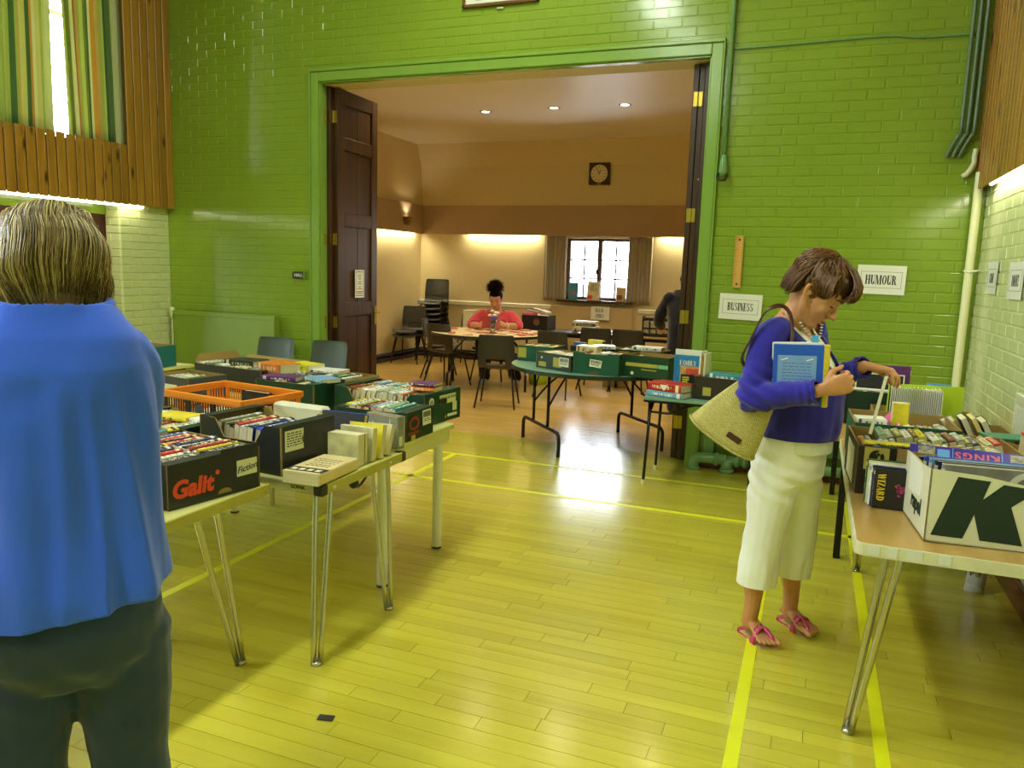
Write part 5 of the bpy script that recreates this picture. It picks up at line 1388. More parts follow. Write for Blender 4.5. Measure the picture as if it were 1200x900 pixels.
# its dark printed band and title marks on the upper cover (local +x)
mb = MB(); mb.box(.0242, .0246, .002, .163, .02, .075); mb.obj('printed_band', mat('dark_print', (52, 40, 34), .5), bk)
mb = MB()
for i in range(4): mb.box(.0247, .025, .02+.036*i, .044+.036*i, .032, .058)
mb.obj('printed_pictures', m_label, bk)
mb = MB()
for i, z in enumerate((.11, .13, .16, .19, .215)):
    y = .03
    while y < .13: d_ = BR.uniform(.008, .02); mb.box(.0242, .0245, y, y+d_, z-.004, z+.004); y += d_+.006
mb.obj('lettering', m_barcode, bk)
g = 'cream paperbacks standing on the folding table'
ux = Vector((.04, 1, 0)).normalized()
for i, (y, lean, k, t_, h_, w_) in enumerate(((2.755, 0, 'cream', .045, .135, .165), (2.80, .03, 'olive', .022, .13, .16), (2.845, .10, 'cream', .034, .145, .17), (2.90, .22, 'yellow', .034, .15, .175), (2.965, .40, 'cream', .034, .14, .17))):
    lab = ['cream paperback with a barcode, standing behind the flat tan book', 'olive paperback standing second behind the flat tan book', 'cream paperback standing third behind the flat tan book', 'yellowish leaning paperback, fourth behind the flat tan book', 'cream leaning paperback touching the grey and gold book'][i]
    b_ = book(T(-1.90, y, .7025) @ RX(-lean) @ RZ(-pi/2) @ T(0, 0, 0), w_, h_, t_, k, lab, g)
    if i == 0: MB().box(-t_/2-.0006, -t_/2, .1, .13, .03, .065).obj('barcode', m_barcode, b_); b_.matrix_world = T(-1.90, y, .7025) @ RZ(-pi/2)
bk = book(T(-2.06, 2.90, .7025) @ RX(-.28) @ RZ(-pi/2), .23, .185, .034, 'black', 'black book with blue edges leaning behind the cream paperbacks', None, True)
mb = MB()
for i in range(6): mb.rbox(-.014, .014, .012+.038*i, .045+.038*i, .1853, .188, .001)
mb.obj('blue_edge_print', mat('bright_blue_print', (50, 100, 210), .4), bk)
# grey and gold boxed book at the corner
t = thing('slipcase_book', 'big grey and gold book standing at the right corner of the folding table', 'book', (-1.745, 3.075, .702), radians(-14))
MB().rbox(-.20, .0, 0, .05, 0, .155, .004).obj('book_cover', mat('silver_cover', (150, 150, 140), .3, .3, var=.2, scale=9), t)
MB().box(-.197, -.003, .05, .053, .003, .152).obj('pages', m_pages, t)
MB().box(-.199, -.05, -.0008, 0, .002, .06).box(-.199, -.001, -.0008, 0, .1505, .1535).obj('gold_print', mat('gold_print', (190, 160, 60), .35), t)
MB().box(.0, .0008, .012, .034, .015, .06).obj('barcode', m_label, t)
MB().box(-.049, -.044, -.0014, 0, .002, .14).obj('spine_line', m_label, t)
sans('UL', .03, m_label, t, T(-.165, -.001, .1) @ FACE_FRONT @ RZ(pi/2), bold=.001)

# --- right group --------------------------------------------------------
K = thing('book_box', 'white box with a huge dark K on its front, on the wooden trestle', 'box', (.633, 2.992, .703), radians(5))
a, b, H_ = .25, .185, .235
P = [(-a, 0), (a, 0), (a, H_-.02), (.12, H_-.012), (.02, H_), (-.06, H_-.006), (-a, H_+.008)]
panel(K, 'front_panel', [(-a, 0), (a, 0), (a, H_-.035), (.14, H_-.03), (.03, H_-.02), (-.1, H_), (-a, H_+.01)], .005, m_cwhite, T(0, -b, 0))
panel(K, 'back_panel', [(-a, 0), (a, 0), (a, H_-.012), (.1, H_-.02), (-.1, H_-.028), (-a, H_-.03)], .005, m_cwhite, T(0, b, 0) @ RZ(pi))
panel(K, 'end_panel', [(-b, 0), (b, 0), (b, H_+.01), (.07, H_-.002), (-.05, H_+.0), (-b, H_-.008)], .005, m_cwhite, T(-a, 0, 0) @ RZ(-pi/2))
panel(K, 'end_panel', [(-b, 0), (b, 0), (b, H_), (-b, H_-.02)], .005, m_cwhite, T(a, 0, 0) @ RZ(pi/2))
MB().box(-a, a, -b, b, 0, .005).obj('base_panel', m_cardin, K)
m_kgreen = mat('dark_green_print', (18, 42, 28), .6)
kk = MB(); F = T(0, -b, 0)
for q in ([(-.205, .025), (-.125, .025), (-.07, .21), (-.155, .222)], [(-.125, .1), (-.098, .11), (.05, .205), (-.03, .208), (-.1, .16)], [(-.118, .115), (-.035, .105), (.018, .02), (-.07, .022), (-.112, .085)], [(-.11, .09), (-.095, .165), (-.01, .15), (-.03, .1)]): kk.prism(q, -.001, 0, F)
kk = MB()
kk.prism([(-.232, .024), (-.138, .022), (-.112, .106), (-.088, .022), (.034, .018), (-.010, .142), (.060, .205), (-.038, .213), (-.092, .158), (-.076, .220), (-.170, .226)], -.001, 0, F)
kk.obj('letter_k', m_kgreen, K)
def pen(p, name, strokes, M, m, r=.0014):
    for s_ in strokes: MB().tube([(q[0], -.0008, q[1]) for q in s_], r, 5).obj(name, m, p, M=M)
m_pencil = mat('pencil_grey', (96, 98, 90), .7)
arcS = [(.100+.025*cos(radians(60+k*25))*(1), .17+.018*sin(radians(60+k*25))) for k in range(8)]+[(.100+.028*cos(radians(60-k*25)), .132+.02*sin(radians(60-k*25))) for k in range(9)]
pen(K, 'pencil_letter', [arcS, [(.095, .02), (.095, .09), (.13, .092)], [(.095, .06), (.12, .06)]], F, m_pencil)
sans('rapel', .075, m_kgreen, K, T(-a, 0, 0) @ RZ(-pi/2) @ T(.03, -.001, .085) @ FACE_FRONT, bold=.003)
MB().prism([(-.11, .1), (.08, .12), (.09, .2), (.05, .225), (-.12, .23)], -.0008, 0).obj('white_patch', m_paper, K, M=T(-a, 0, 0) @ RZ(-pi/2))
Mk = T(.633, 2.992, .703) @ RZ(radians(5))
for i, (k, t_, dy) in enumerate((('blue', .016, .10), ('pale blue', .014, .075), ('navy', .02, .045), ('grey', .02, .0))):
    bk = book(Mk @ T(-.215+.012*i, dy, .008) @ RX(radians(4)) @ RZ(-pi/2), .43, .222, t_, k, '%s large picture book standing in the white K box, %s from the back' % (k, ORD[i]), 'picture books in the K box', True)
mb = MB()
for i in range(16):
    a0, a1 = pi*i/16, pi*(i+1)/16; mb.prism([(.07*cos(a0), .07*sin(a0)), (.07*cos(a1), .07*sin(a1)), (.05*cos(a1), .05*sin(a1)), (.05*cos(a0), .05*sin(a0))], -.0008, 0)
mb.obj('white_arc', m_whiteprint, bk, M=T(.0103, .27, .15) @ RZ(pi/2))
MB().box(-.025, .025, -.0008, 0, -.022, .022).obj('cover_picture', mat('cover_picture_print', (196, 150, 110), .4, var=.4, scale=60), bk, M=T(.0103, .38, .195) @ RZ(pi/2))
# books beside the K box
g = 'dark hardbacks standing beside the K box'
for i, (k, t_) in enumerate((('black', .012), ('navy', .016), ('white', .022), ('cream', .012), ('green', .012))):
    y = 3.125+sum((.012, .016, .022, .012, .012)[:i])+.003*i+t_/2; x = .262-.006*i
    lab = ['black book with yellow title WiZARD facing out beside the K box', 'navy hardback standing directly behind the WiZARD book', 'white paged hardback standing third behind the WiZARD book', 'cream hardback standing fourth behind the WiZARD book', 'green edged hardback rearmost behind the WiZARD book'][i]
    bk = book(T(x, y, .7025) @ RZ(-pi/2), .118+.004*i, .152+.004*i, t_, k, lab, g, True)
    if i == 0:
        m_yel = mat('yellow_print', (222, 196, 40), .4)
        mb = MB(); serif_text(mb, 'WIZARD', 0, -.014, .027, None, .85); mb.obj('lettering', m_yel, bk, M=T(.0063, .028, .08) @ RZ(pi/2) @ RY(pi/2))
        n_ = MB()
        for q in range(26):
            a_ = BR.uniform(0, 6.28); r_ = .018*sqrt(BR.random()); n_.box(r_*cos(a_)-.003, r_*cos(a_)+.003, -.0006, 0, r_*sin(a_)*1.4-.003, r_*sin(a_)*1.4+.003)
        n_.obj('cover_picture', mat('pink_print', (190, 70, 120), .4, var=.5, scale=80), bk, M=T(.0063, .09, .075) @ RZ(pi/2))
# brown box with the two-tone emblem, packed with spines
B = cbox('book_box', 'brown box with a dark curled emblem, packed with books, before the lady', .50, 3.55, .702, radians(3), .60, .44, .195, m_card, long_='plain', short='plain', lips=False)
MB().box(-.30, -.16, -.0015, 0, 0, .195).obj('dark_print', m_cdark, B, M=front(.22))
panel(B, 'dark_end', [(-.22, 0), (.22, 0), (.22, .195), (-.22, .195)], .0012, m_cdark, T(-.3013, 0, 0) @ RZ(-pi/2))
lb = MB().box(-.045, .045, -.001, 0, -.045, .045).obj('emblem_panel', m_label, B, M=front(.22) @ T(-.232, -.0016, .147)); lb.data.materials[0] = mat('emblem_gold', (190, 172, 90), .5)
e = MB()
def emb(t0): return (.028*cos(t0), .028*sin(t0)*1.1)
e.prism([emb(radians(a_)) for a_ in range(70, 300, 16)]+[(-.002, -.012), (.006, .004), (-.004, .016)], -.0008, 0)
e.prism([emb(radians(a_)) for a_ in range(40, -95, -16)]+[(.006, -.018), (.014, -.002), (.012, .012)], -.0008, 0)
e.lathe([(0, 0), (.006, 0), (.006, .001), (0, .001)], 12, T(.006, 0, .014) @ RX(pi/2))
e.obj('emblem', m_cdark, lb, M=T(0, -.001, .004)); MB().box(-.03, .03, -.0008, 0, -.04, -.034).obj('print', m_cdark, lb, M=T(0, -.001, 0))
MB().box(-.12, .12, -.001, 0, -.075, .075).obj('white_sheet', m_paper, B, M=T(-.3025, 0, 0) @ RZ(-pi/2) @ T(0, 0, .09))
Mb = T(.50, 3.55, .702) @ RZ(radians(3))
g = 'books in the brown box before the lady'
fill(Mb, 'brown emblem box', g, -.285, .28, -.17, .195, .19, ['red', 'white', 'blue', 'pale blue', 'cream', 'grey', 'grey', 'pale green', 'pale green', 'olive', 'white', 'yellow', 'white', 'dark red', 'olive', 'navy', 'green', 'cream', 'grey', 'pale green', 'grey', 'white', 'tan'], 'lady', -.22, rowname=', front row')
fill(Mb, 'brown emblem box', g, -.2, .28, .03, .185, .20, ['pale green', 'grey', 'olive', 'white', 'brown', 'yellow', 'black', 'white', 'green', 'dark red', 'grey', 'olive', 'navy', 'tan', 'cream', 'red'], 'lady', -.3, rowname=', back row')
for i, (k, x_, l_) in enumerate((('yellow', -.16, .32), ('pale blue', -.10, .42))):
    book(Mb @ T(x_, -.222+.012*i, .206-.011*i) @ RZ(radians(-3)) @ Matrix(((0, 0, 1, 0), (0, 1, 0, 0), (1, 0, 0, 0), (0, 0, 0, 1))) @ T(0, 0, -.12), .05, l_, .009, k, ['yellow striped thin book laid along the front of the emblem box', 'sky blue thin book laid along the front of the emblem box'][i], None)
# purple encyclopaedia lying across
t = thing('big_book', 'large purple blue book with red lettering leaning spine up behind the K box', 'book', M=T(.578, 3.165, .926) @ RZ(radians(-4)) @ RX(radians(36)))
MB().box(-.194, .194, -.030, .030, -.158, -.004).obj('page_block', m_pages, t)
mb = MB(); mb.rbox(-.2, .2, -.034, -.030, -.16, 0, .001); mb.rbox(-.2, .2, .030, .034, -.16, 0, .001); mb.rbox(-.2, .2, -.034, .034, -.006, .002, .002); mb.obj('book_cover', mat('purple_blue_cover', (50, 34, 140), .3), t)
m_sky = mat('sky_print', (90, 150, 210), .4)
MB().box(-.11, -.07, -.02, .018, .002, .0028).obj('blue_print', m_sky, t)
for x_ in (-.06, .095): MB().box(x_-.0015, x_+.0015, -.032, .030, .002, .0028).obj('blue_line', m_sky, t)
m_phot = mat('spine_picture', (130, 130, 110), .4, var=.7, scale=70)
for x_, w_ in ((-.145, .028), (.15, .03)): MB().box(x_-w_, x_+w_, -.03, .026, .002, .0028).obj('spine_picture', m_phot, t)
sans('KINGS', .045, mat('pink_red_print', (196, 90, 100), .4), t, T(.018, -.002, .0026) @ RZ(pi), bold=.0012, spacing=1.15)
# green box with yellow and pink paperbacks
B = cbox('book_box', 'green box with a yellow and a pink book, behind the emblem box', .43, 4.03, .702, radians(2), .44, .40, .2, m_cteal, long_='plain', short='plain', lips=False)
Mb = T(.43, 4.03, .702) @ RZ(radians(2))
fill(Mb, 'green box behind emblem box', 'books in the green box behind the emblem box', -.2, .20, -.18, .19, .185, ['grey', 'white', 'grey', 'pale green', 'white', 'green', 'grey', 'white', 'olive', 'white', 'brown', 'grey'], 'lady', -.2)
book(Mb @ T(.02, -.05, .17) @ RZ(pi/2), .07, .115, .05, 'yellow', 'thick yellow topped book standing in the green box behind the emblem box', None)
book(Mb @ T(-.02, -.12, .155) @ RX(radians(-50)) @ RZ(.5), .09, .15, .022, 'pink', 'pink book leaning out of the green box by the lady', None)
book(Mb @ T(-.14, -.08, .19) @ RZ(.1+pi/2) @ FLAT @ T(0, -.05, -.06), .1, .13, .04, 'white', 'white pocket book lying in the green box by the lady', None)
# tan box behind, with the fanned yellow binder
B = cbox('book_box', 'plain cardboard box holding a lime folder fanned open', .60, 4.68, .702, radians(0), .50, .34, .14, m_card, long_='plain', short='plain', lips=False)
f = thing('ring_folder', 'lime green folder standing open with thick fanned pages', 'folder', (.60, 4.66, .712), radians(-8))
m_lime = mat('lime_card', (178, 206, 40), .5)
MB().rbox(-.17, -.163, -.1, .1, 0, .30, .002, RZ(-.1)).obj('front_cover', m_lime, f)
MB().prism([(-.12, -.05), (.18, .055), (.18, .062), (-.12, -.043)], 0, .285, plane='XY').obj('back_cover', m_lime, f)
mb = MB(); k = 26
for i in range(k):
    x_ = -.155+.225*i/(k-1); a_ = radians(-14+38*i/(k-1)); hh = .275-.012*abs(sin(i*1.7)); mb.box(-.0022, .0022, -.085, .085, 0.0, hh, T(x_, .0, 0) @ RZ(a_*.35))
mb.obj('fanned_pages', mat('folder_pages', (216, 216, 196), .7), f)
MB().prism([(.0, .05), (.12, .05), (.12, .053), (0, .053)], .2, .292, plane='XY').obj('blue_divider', m_sky, f)
# dark box with the purple HO book
B = cbox('book_box', 'dark box by the lady\'s hand holding a purple book and a framed print', .43, 5.10, .702, radians(0), .42, .34, .2, m_cdgreen, long_='plain', short='plain', lips=False)
Mb = T(.43, 5.10, .702)
fill(Mb, 'dark box by the lady', 'books in the dark box by the lady', -.2, .19, -.15, .28, .185, ['olive', 'black', 'green', 'white', 'navy', 'grey', 'pink', 'blue', 'olive', 'green', 'white'], 'lady', .1)
bk = book(T(.575, 5.19, .72) @ RZ(pi/2+.1), .15, .32, .04, 'purple', 'tall purple book lettered HO standing in the dark box', None, True)
mb = MB(); serif_text(mb, 'HO', 0, -.02, .045, None, .8); mb.obj('lettering', m_whiteprint, bk, M=T(-.0205, .10, .2) @ RZ(-pi/2) @ RY(pi/2))
t = thing('framed_print', 'black framed print leaning in the dark box', 'picture', M=T(.41, 5.13, .73) @ RX(radians(-8)))
MB().box(-.13, .13, 0, .012, 0, .26).obj('print_panel', m_blackpl, t)
mb = MB()
for q in ((-.135, .135, 0, .007), (-.135, .135, .253, .26), (-.135, -.128, 0, .26), (.128, .135, 0, .26)): mb.box(q[0], q[1], -.004, .014, q[2], q[3])
mb.obj('frame', m_label, t)
t = thing('shelf_strip', 'long white card strip lying across the dark box', 'card strip', (.40, 4.955, .904), radians(-3)); MB().rbox(-.18, .18, -.01, .01, 0, .014, .003).obj('strip_body', m_whitetube, t)
# box at the wall with leaning navy books
B = cbox('book_box', 'narrow tan box against the right wall holding navy and yellow books', .80, 4.16, .702, radians(0), .24, .5, .15, m_card, long_='plain', short='plain', lips=False)
g = 'leaning books by the right wall'
for i, (k, t_, z_) in enumerate((('grey', .02, 0), ('grey', .018, 0), ('navy', .03, .015), ('yellow', .02, .02), ('black', .03, .01))):
    lab = ['grey paperback leaning first in the narrow tan box', 'grey paperback leaning second in the narrow tan box', 'navy hardback leaning in the narrow tan box by the wall', 'yellow and black hardback leaning beside the navy one', 'black edged hardback leaning nearest the right wall'][i]
    book(T(.72+.042*i, 4.33-.0*i, .715+z_) @ RY(radians(-28)) @ RZ(pi) @ T(0, 0, 0), .15, .2, t_, k, lab, g, True)
t = thing('green_folder', 'green folder lying flat under the leaning navy books', 'folder', (.86, 4.03, .855), .2); MB().rbox(-.09, .09, -.07, .07, 0, .012, .003).obj('folder_body', mat('green_folder_card', (40, 120, 84), .4), t)
# framed pictures leaning by the wall
for i, (x_, m1, lab) in enumerate(((.852, m_creamtop, 'cream picture board with red brown shapes leaning by the right wall'), (.90, mat('red_brown_board', (128, 84, 62), .5), 'red brown picture board leaning behind the cream one'))):
    t = thing('picture_board', lab, 'picture', M=T(x_, 3.60+.05*i, .705) @ RY(radians(4)) )
    MB().rbox(0, .012, -.2, .2, 0, .225+.035*i, .003).obj('board_panel', m1, t)
    mb = MB(); mb.box(-.001, 0, -.15, -.1, .02, .1); mb.box(-.001, 0, -.07, -.03, .02, .13); mb.obj('printed_shapes', mat('brown_shapes', (120, 70, 50), .5), t)
    mb = MB(); mb.box(-.0012, .013, -.2, .2, .215+.035*i, .2255+.035*i); mb.obj('top_edge', m_redprint if i == 0 else m_brass, t)

# --- round table in the doorway ----------------------------------------
def green(lab, x, y, rz, L_, W_, H_, m, long_='plain'): return cbox('book_box', lab, x, y, .722, rz, L_, W_, H_, m, long_=long_, short='plain', lips=False, c=.06, n=.03)
def corner(x0, y0, rz, L_, W_):     # centre from the front-left corner
    return (x0+cos(rz)*L_/2-sin(rz)*W_/2, y0+sin(rz)*L_/2+cos(rz)*W_/2)
def mid(name_label, x0, y0, rz, L_, W_, H_, m, phrase, keys, long_='plain', frm='left', top=None, lean=.15):
    cx, cy = corner(x0, y0, rz, L_, W_)
    b_ = green(name_label, cx, cy, rz, L_, W_, H_, m, long_)
    fill(T(cx, cy, .722) @ RZ(rz), phrase, 'books in the '+phrase, -L_/2+.012, L_/2-.025, -W_/2+.03, min(.2, W_-.06), top or H_-.005, keys, frm, lean, tr=(.02, .04), wr=(.11, .125) if H_ < .16 else (.14, .15))
    return b_
b_ = mid('green box, second from the left on the doorway table, with a barcode label', -2.187, 6.237, radians(-28), .42, .30, .135, m_cdgreen, 'second doorway table box', ['white', 'cream', 'white', 'pale green', 'white', 'white', 'cream', 'white', 'grey'])
sticker(b_, front(.15) @ T(.13, 0, .075), .11, .075, m_whiteprint, bars=True, lines=2); sticker(b_, front(.15) @ T(-.13, 0, .035), .09, .04, m_gold); sticker(b_, front(.15) @ T(.05, .0005, .065), .1, .08, m_gold); MB().lathe([(0, 0), (.01, 0), (.01, .001), (0, .001)], 12, T(-.14, -.15, .09) @ RX(pi/2)).obj('white_spot', m_whiteprint, b_)
b_ = mid('teal green box with raised corners, in the middle of the doorway table', -1.80, 6.04, radians(-3), .39, .30, .175, m_cteal, 'middle doorway table box', ['white', 'olive', 'cream', 'dark red', 'cream', 'yellow', 'white', 'tan'], 'tab')
sticker(b_, front(.15) @ T(.0, 0, .09) @ RY(.1), .1, .06, m_whiteprint, bars=True, lines=2); MB().box(-.05, .03, -.001, 0, 0, .02).obj('torn_patch', mat('brown_print', (110, 74, 40), .6), b_, M=front(.15))
b_ = mid('deep green box with a pale long label, at the right of the doorway table', -1.405, 6.115, radians(-14), .40, .30, .175, m_cgreen, 'right doorway table box', ['olive', 'white', 'tan', 'cream', 'grey', 'yellow', 'olive', 'cream'], 'plain', top=.15)
sticker(b_, front(.15) @ T(-.03, 0, .1), .28, .028, m_gold); sticker(b_, front(.15) @ T(.155, 0, .1), .08, .03, mat('mint_label', (120, 190, 140), .5)); MB().box(-.03, .1, -.001, 0, -.004, .004).obj('print', m_gold, b_, M=front(.15) @ T(0, 0, .065)); MB().lathe([(0, 0), (.014, 0), (.014, .001), (0, .001)], 12, T(-.11, -.15, .03) @ RX(pi/2)).obj('white_spot', m_whiteprint, b_)
b_ = mid('green box leftmost on the doorway table, with a yellow end', -2.50, 6.60, radians(-4), .36, .28, .14, m_cteal, 'leftmost doorway table box', ['yellow', 'cream', 'olive', 'white', 'cream', 'yellow', 'pale green', 'white', 'cream'])
sticker(b_, front(.14) @ T(-.13, 0, .075), .08, .09, m_gold)
b_ = mid('green box at the back of the doorway table with a blue and a yellow book', -2.05, 6.78, radians(-20), .40, .28, .15, m_cdgreen, 'back doorway table box', ['blue', 'olive', 'yellow', 'green', 'cream', 'red', 'grey', 'white'])
cx, cy = corner(-2.05, 6.78, radians(-20), .40, .28)
book(T(cx-.09, cy-.06, .74) @ RZ(pi/2-.3), .12, .165, .035, 'blue', 'blue book standing proud in the back doorway table box', None)
book(T(cx+.07, cy-.02, .74) @ RZ(pi/2-.3), .16, .19, .05, 'yellow', 'yellow box book standing proud in the back doorway table box', None)
b_ = mid('green box far right at the back of the doorway table', -1.62, 6.74, radians(-10), .42, .28, .15, m_cdgreen, 'rear right doorway table box', ['white', 'grey', 'cream', 'brown', 'white', 'olive', 'grey'])
book(T(-1.72, 6.23, .905) @ RZ(radians(-6)+pi/2) @ FLAT @ T(0, -.06, -.09), .13, .18, .06, 'cream', 'thick cream paperback on the teal box in the doorway', None)
book(T(-1.66, 6.50, .905) @ RZ(.4+pi/2) @ FLAT @ T(0, -.06, -.09), .13, .18, .03, 'white', 'white paperback lying behind the thick cream one in the doorway', None)
book(T(-1.30, 6.62, .905) @ RZ(-.1+pi/2) @ FLAT @ T(0, -.06, -.13), .14, .26, .03, 'white', 'white long book with a purple edge at the back of the doorway table', None)

# --- small table by the doorway ----------------------------------------
book(T(-.92, 5.66, .662) @ RZ(radians(-18)) @ Matrix(((0, 0, 1, 0), (0, 1, 0, 0), (1, 0, 0, 0), (0, 0, 0, 1))) @ T(.02, -.11, -.15), .21, .29, .04, 'pale blue', 'thick pale picture covered book, lower of the two on the side table', None, True)
bk = book(T(-.92, 5.66, .7035) @ RZ(radians(-22)) @ Matrix(((0, 0, 1, 0), (0, 1, 0, 0), (1, 0, 0, 0), (0, 0, 0, 1))) @ T(.028, -.105, -.145), .2, .28, .056, 'red', 'thick red and white book, upper of the two on the side table', None, True)
mb = MB(); mb.prism([(-.035, -.02), (.035, -.02), (.005, .02), (-.005, .02)], -.0008, 0); mb.obj('white_print', m_whiteprint, bk, M=T(0, -.0005, .14) @ RY(-pi/2))
t = thing('leaflet_holder', 'upright stack of family and pocket books facing the hall on the side table', 'book stand', (-.85, 5.79, .662), radians(-8))
def cov(w_, h, y, z, m, nm, x=0): return MB().box(x-w_/2, x+w_/2, y, y+.012, z, z+h).obj(nm, m, t)
cov(.20, .33, .05, 0, m_paper, 'white_cover'); c1 = cov(.19, .26, .03, .03, mat('blue_cover_print', (40, 130, 190), .35, var=.25, scale=20), 'blue_cover', -.005)
mb = MB(); serif_text(mb, 'FAMILY', 0, 0, .036, None, .8); mb.obj('lettering', m_whiteprint, c1, M=T(.005, .0295, .215))
c2 = cov(.14, .18, .012, .03, mat('tan_cover_print', (190, 160, 90), .4, var=.3, scale=30), 'tan_cover', .025); sans('20p', .04, m_whiteprint, c2, T(.05, .011, .165) @ FACE_FRONT, bold=.002)
MB().box(.0, .095, .0105, .012, .14, .195).obj('red_panel', MATS['red_print'], c2)
c3 = cov(.125, .12, -.005, .03, m_blackpl, 'black_cover', .03)
mb = MB()
for z_ in (.128, .112, .096): mb.box(-.02, .03-.01*(z_ < .1), -.0057, -.005, z_-.005, z_+.005)
mb.obj('yellow_lettering', mat('lime_print', (200, 210, 40), .4), c3)
cov(.11, .04, -.012, .03, m_label, 'grey_cover', .03)
for i, x_ in enumerate((.105, .122, .138)): MB().rbox(x_-.007, x_+.007, .0, .16, 0, (.325, .30, .315)[i], .002).obj('booklet', [m_paper, m_cardin, m_label][i], t)
B = cbox('book_box', 'small black box with a gold square, at the right of the side table', -.56, 5.72, .662, radians(-12), .36, .26, .165, m_cdark, long_='plain', short='plain', lips=False)
sticker(B, front(.13) @ T(-.08, 0, .06), .06, .06, m_gold)
Mb = T(-.56, 5.72, .662) @ RZ(radians(-12))
fill(Mb, 'small black side table box', 'books in the small black side table box', -.16, .15, -.11, .2, .155, ['navy', 'cream', 'teal', 'olive', 'white', 'grey', 'green'], 'the doorway', .1, tr=(.02, .04))
book(Mb @ T(.02, -.02, .167) @ RZ(pi/2) @ FLAT @ T(0, -.06, -.12), .15, .24, .045, 'teal', 'teal book lying on the small black box', None, True)

# --- far room: boxes, papers, crate ------------------------------------
B = cbox('book_box', 'black box of papers on the bench beside the woman in pink', -3.83, 10.98, .657, radians(-4), .42, .32, .22, m_cblack, long_='plain', short='plain', lips=False)
MB().lathe([(0, 0), (.05, 0), (.05, .001), (0, .001)], 18, T(.03, -.16, .12) @ RX(pi/2)).obj('brown_badge', mat('brown_print', (110, 74, 40), .6), B)
Mb = T(-3.83, 10.98, .657)
fill(Mb, 'black box behind woman in pink', 'books in the black box behind the woman in pink', -.19, .18, -.12, .2, .225, ['pink', 'white', 'white', 'cream', 'white', 'grey', 'white', 'tan', 'white'], 'left', .1, tr=(.025, .05))
book(T(-3.93, 10.9, .885) @ RZ(pi/2+.05) @ FLAT @ T(0, -.06, -.12), .14, .24, .05, 'pink', 'pink box file lying on the black box by the woman in pink', None, True)
for i in range(3): book(T(-3.9+.1*i, 10.9, .937+.02*(i == 1)) @ RZ(pi/2+.4-.5*i) @ RX(radians(12)) @ FLAT @ T(0, -.05, -.08), .1, .16, .02, 'white', ['first', 'second', 'third'][i]+' white leaflet bundle fanned on top of the pink box file', 'white leaflet bundles on the pink box')
g = 'stack of papers under the fitness notice'
for i in range(5): book(T(-3.12+.01*(i % 3), 11.02, .657+.037*i) @ RZ(pi/2+.08*(i % 2)) @ FLAT @ T(0, -.1, -.17), .22, .34, .034, ['grey', 'cream', 'white', 'brown', 'white'][i], ['lowest', 'second', 'middle', 'fourth', 'topmost'][i]+' volume of the flat pile below the fitness notice', g)
t = thing('storage_crate', 'black plastic crate on the wood topped far table', 'crate', (-2.03, 10.9, .672), .1)
for q in ((-.2, .2, -.15, -.14), (-.2, .2, .14, .15)): 
    mb = MB()
    for i in range(5): x_ = -.19+.095*i; mb.box(x_-.01, x_+.01, q[2], q[3], 0, .24)
    for z_ in (0, .1, .22): mb.box(q[0], q[1], q[2], q[3], z_, z_+.025)
    mb.obj('crate_side', m_blackpl, t)
for sx in (-1, 1):
    mb = MB(); mb.box(min(sx*.2, sx*.19), max(sx*.2, sx*.19), -.15, .15, 0, .12); mb.box(min(sx*.2, sx*.19), max(sx*.2, sx*.19), -.15, .15, .19, .275); mb.obj('crate_end', m_blackpl, t)
MB().box(-.2, .2, -.15, .15, 0, .006).obj('crate_base', m_blackpl, t)
fill(T(-2.03, 10.9, .672) @ RZ(.1), 'black plastic crate', 'books in the black plastic crate', -.18, .17, -.12, .2, .2, ['cream', 'red', 'white', 'tan', 'olive', 'white', 'cream', 'blue'], 'left', .05, tr=(.03, .045))
book(T(-2.62, 10.62, .70) @ RZ(pi/2) @ FLAT @ T(0, -.06, -.12), .15, .25, .05, 'white', 'white and red tray of leaflets between the far chair backs', None)
bp_ = plain_table('bench_table', 'narrow dark table behind the far chair backs', -2.75, 10.55, .62, .36, .695, MATS['dark_table_top'], m_blackmetal)
t = thing('document_box', 'white document box on the chair left of the woman in pink', 'box', (-4.98, 11.05, .625), .1); MB().rbox(-.09, .09, -.12, .12, 0, .27, .004).obj('box_body', m_cwhite, t); MB().box(-.06, .06, -.1208, -.12, .05, .22).obj('ruled_label', m_label, t)
# books on the far sill
for i, (x_, w_, h, k, lab) in enumerate(((-3.605, .145, .27, 'teal', 'teal book standing on the far window sill'), (-3.275, .2, .30, 'cream', 'cream book lettered EAST standing on the far window sill'), (-2.83, .15, .22, 'tan', 'brown and white book partly behind the right far curtain'))):
    bk = book(T(x_-w_/2, 11.95, 1.091) @ RX(radians(-7)) @ RZ(-pi/2), w_, h, .03, k, lab, 'books on the far sill', True)
    if i == 1:
        mb = MB(); serif_text(mb, 'EAST', 0, 0, .05, None, .75); serif_text(mb, 'ART', 0, .06, .05, None, .75); mb.obj('lettering', m_barcode, bk, M=T(.0155, w_/2, .15) @ RZ(pi/2)); MB().box(.0152, .0156, .01, .09, .02, .08).obj('cover_picture', MATS['red_print'], bk)
    if i == 0: MB().box(.0152, .0156, .04, .11, .09, .13).obj('cover_picture', MATS['pink_print'], bk)
    if i == 2: MB().box(.0152, .0156, .02, .1, .03, .1).obj('cover_picture', MATS['brown_shapes'], bk)
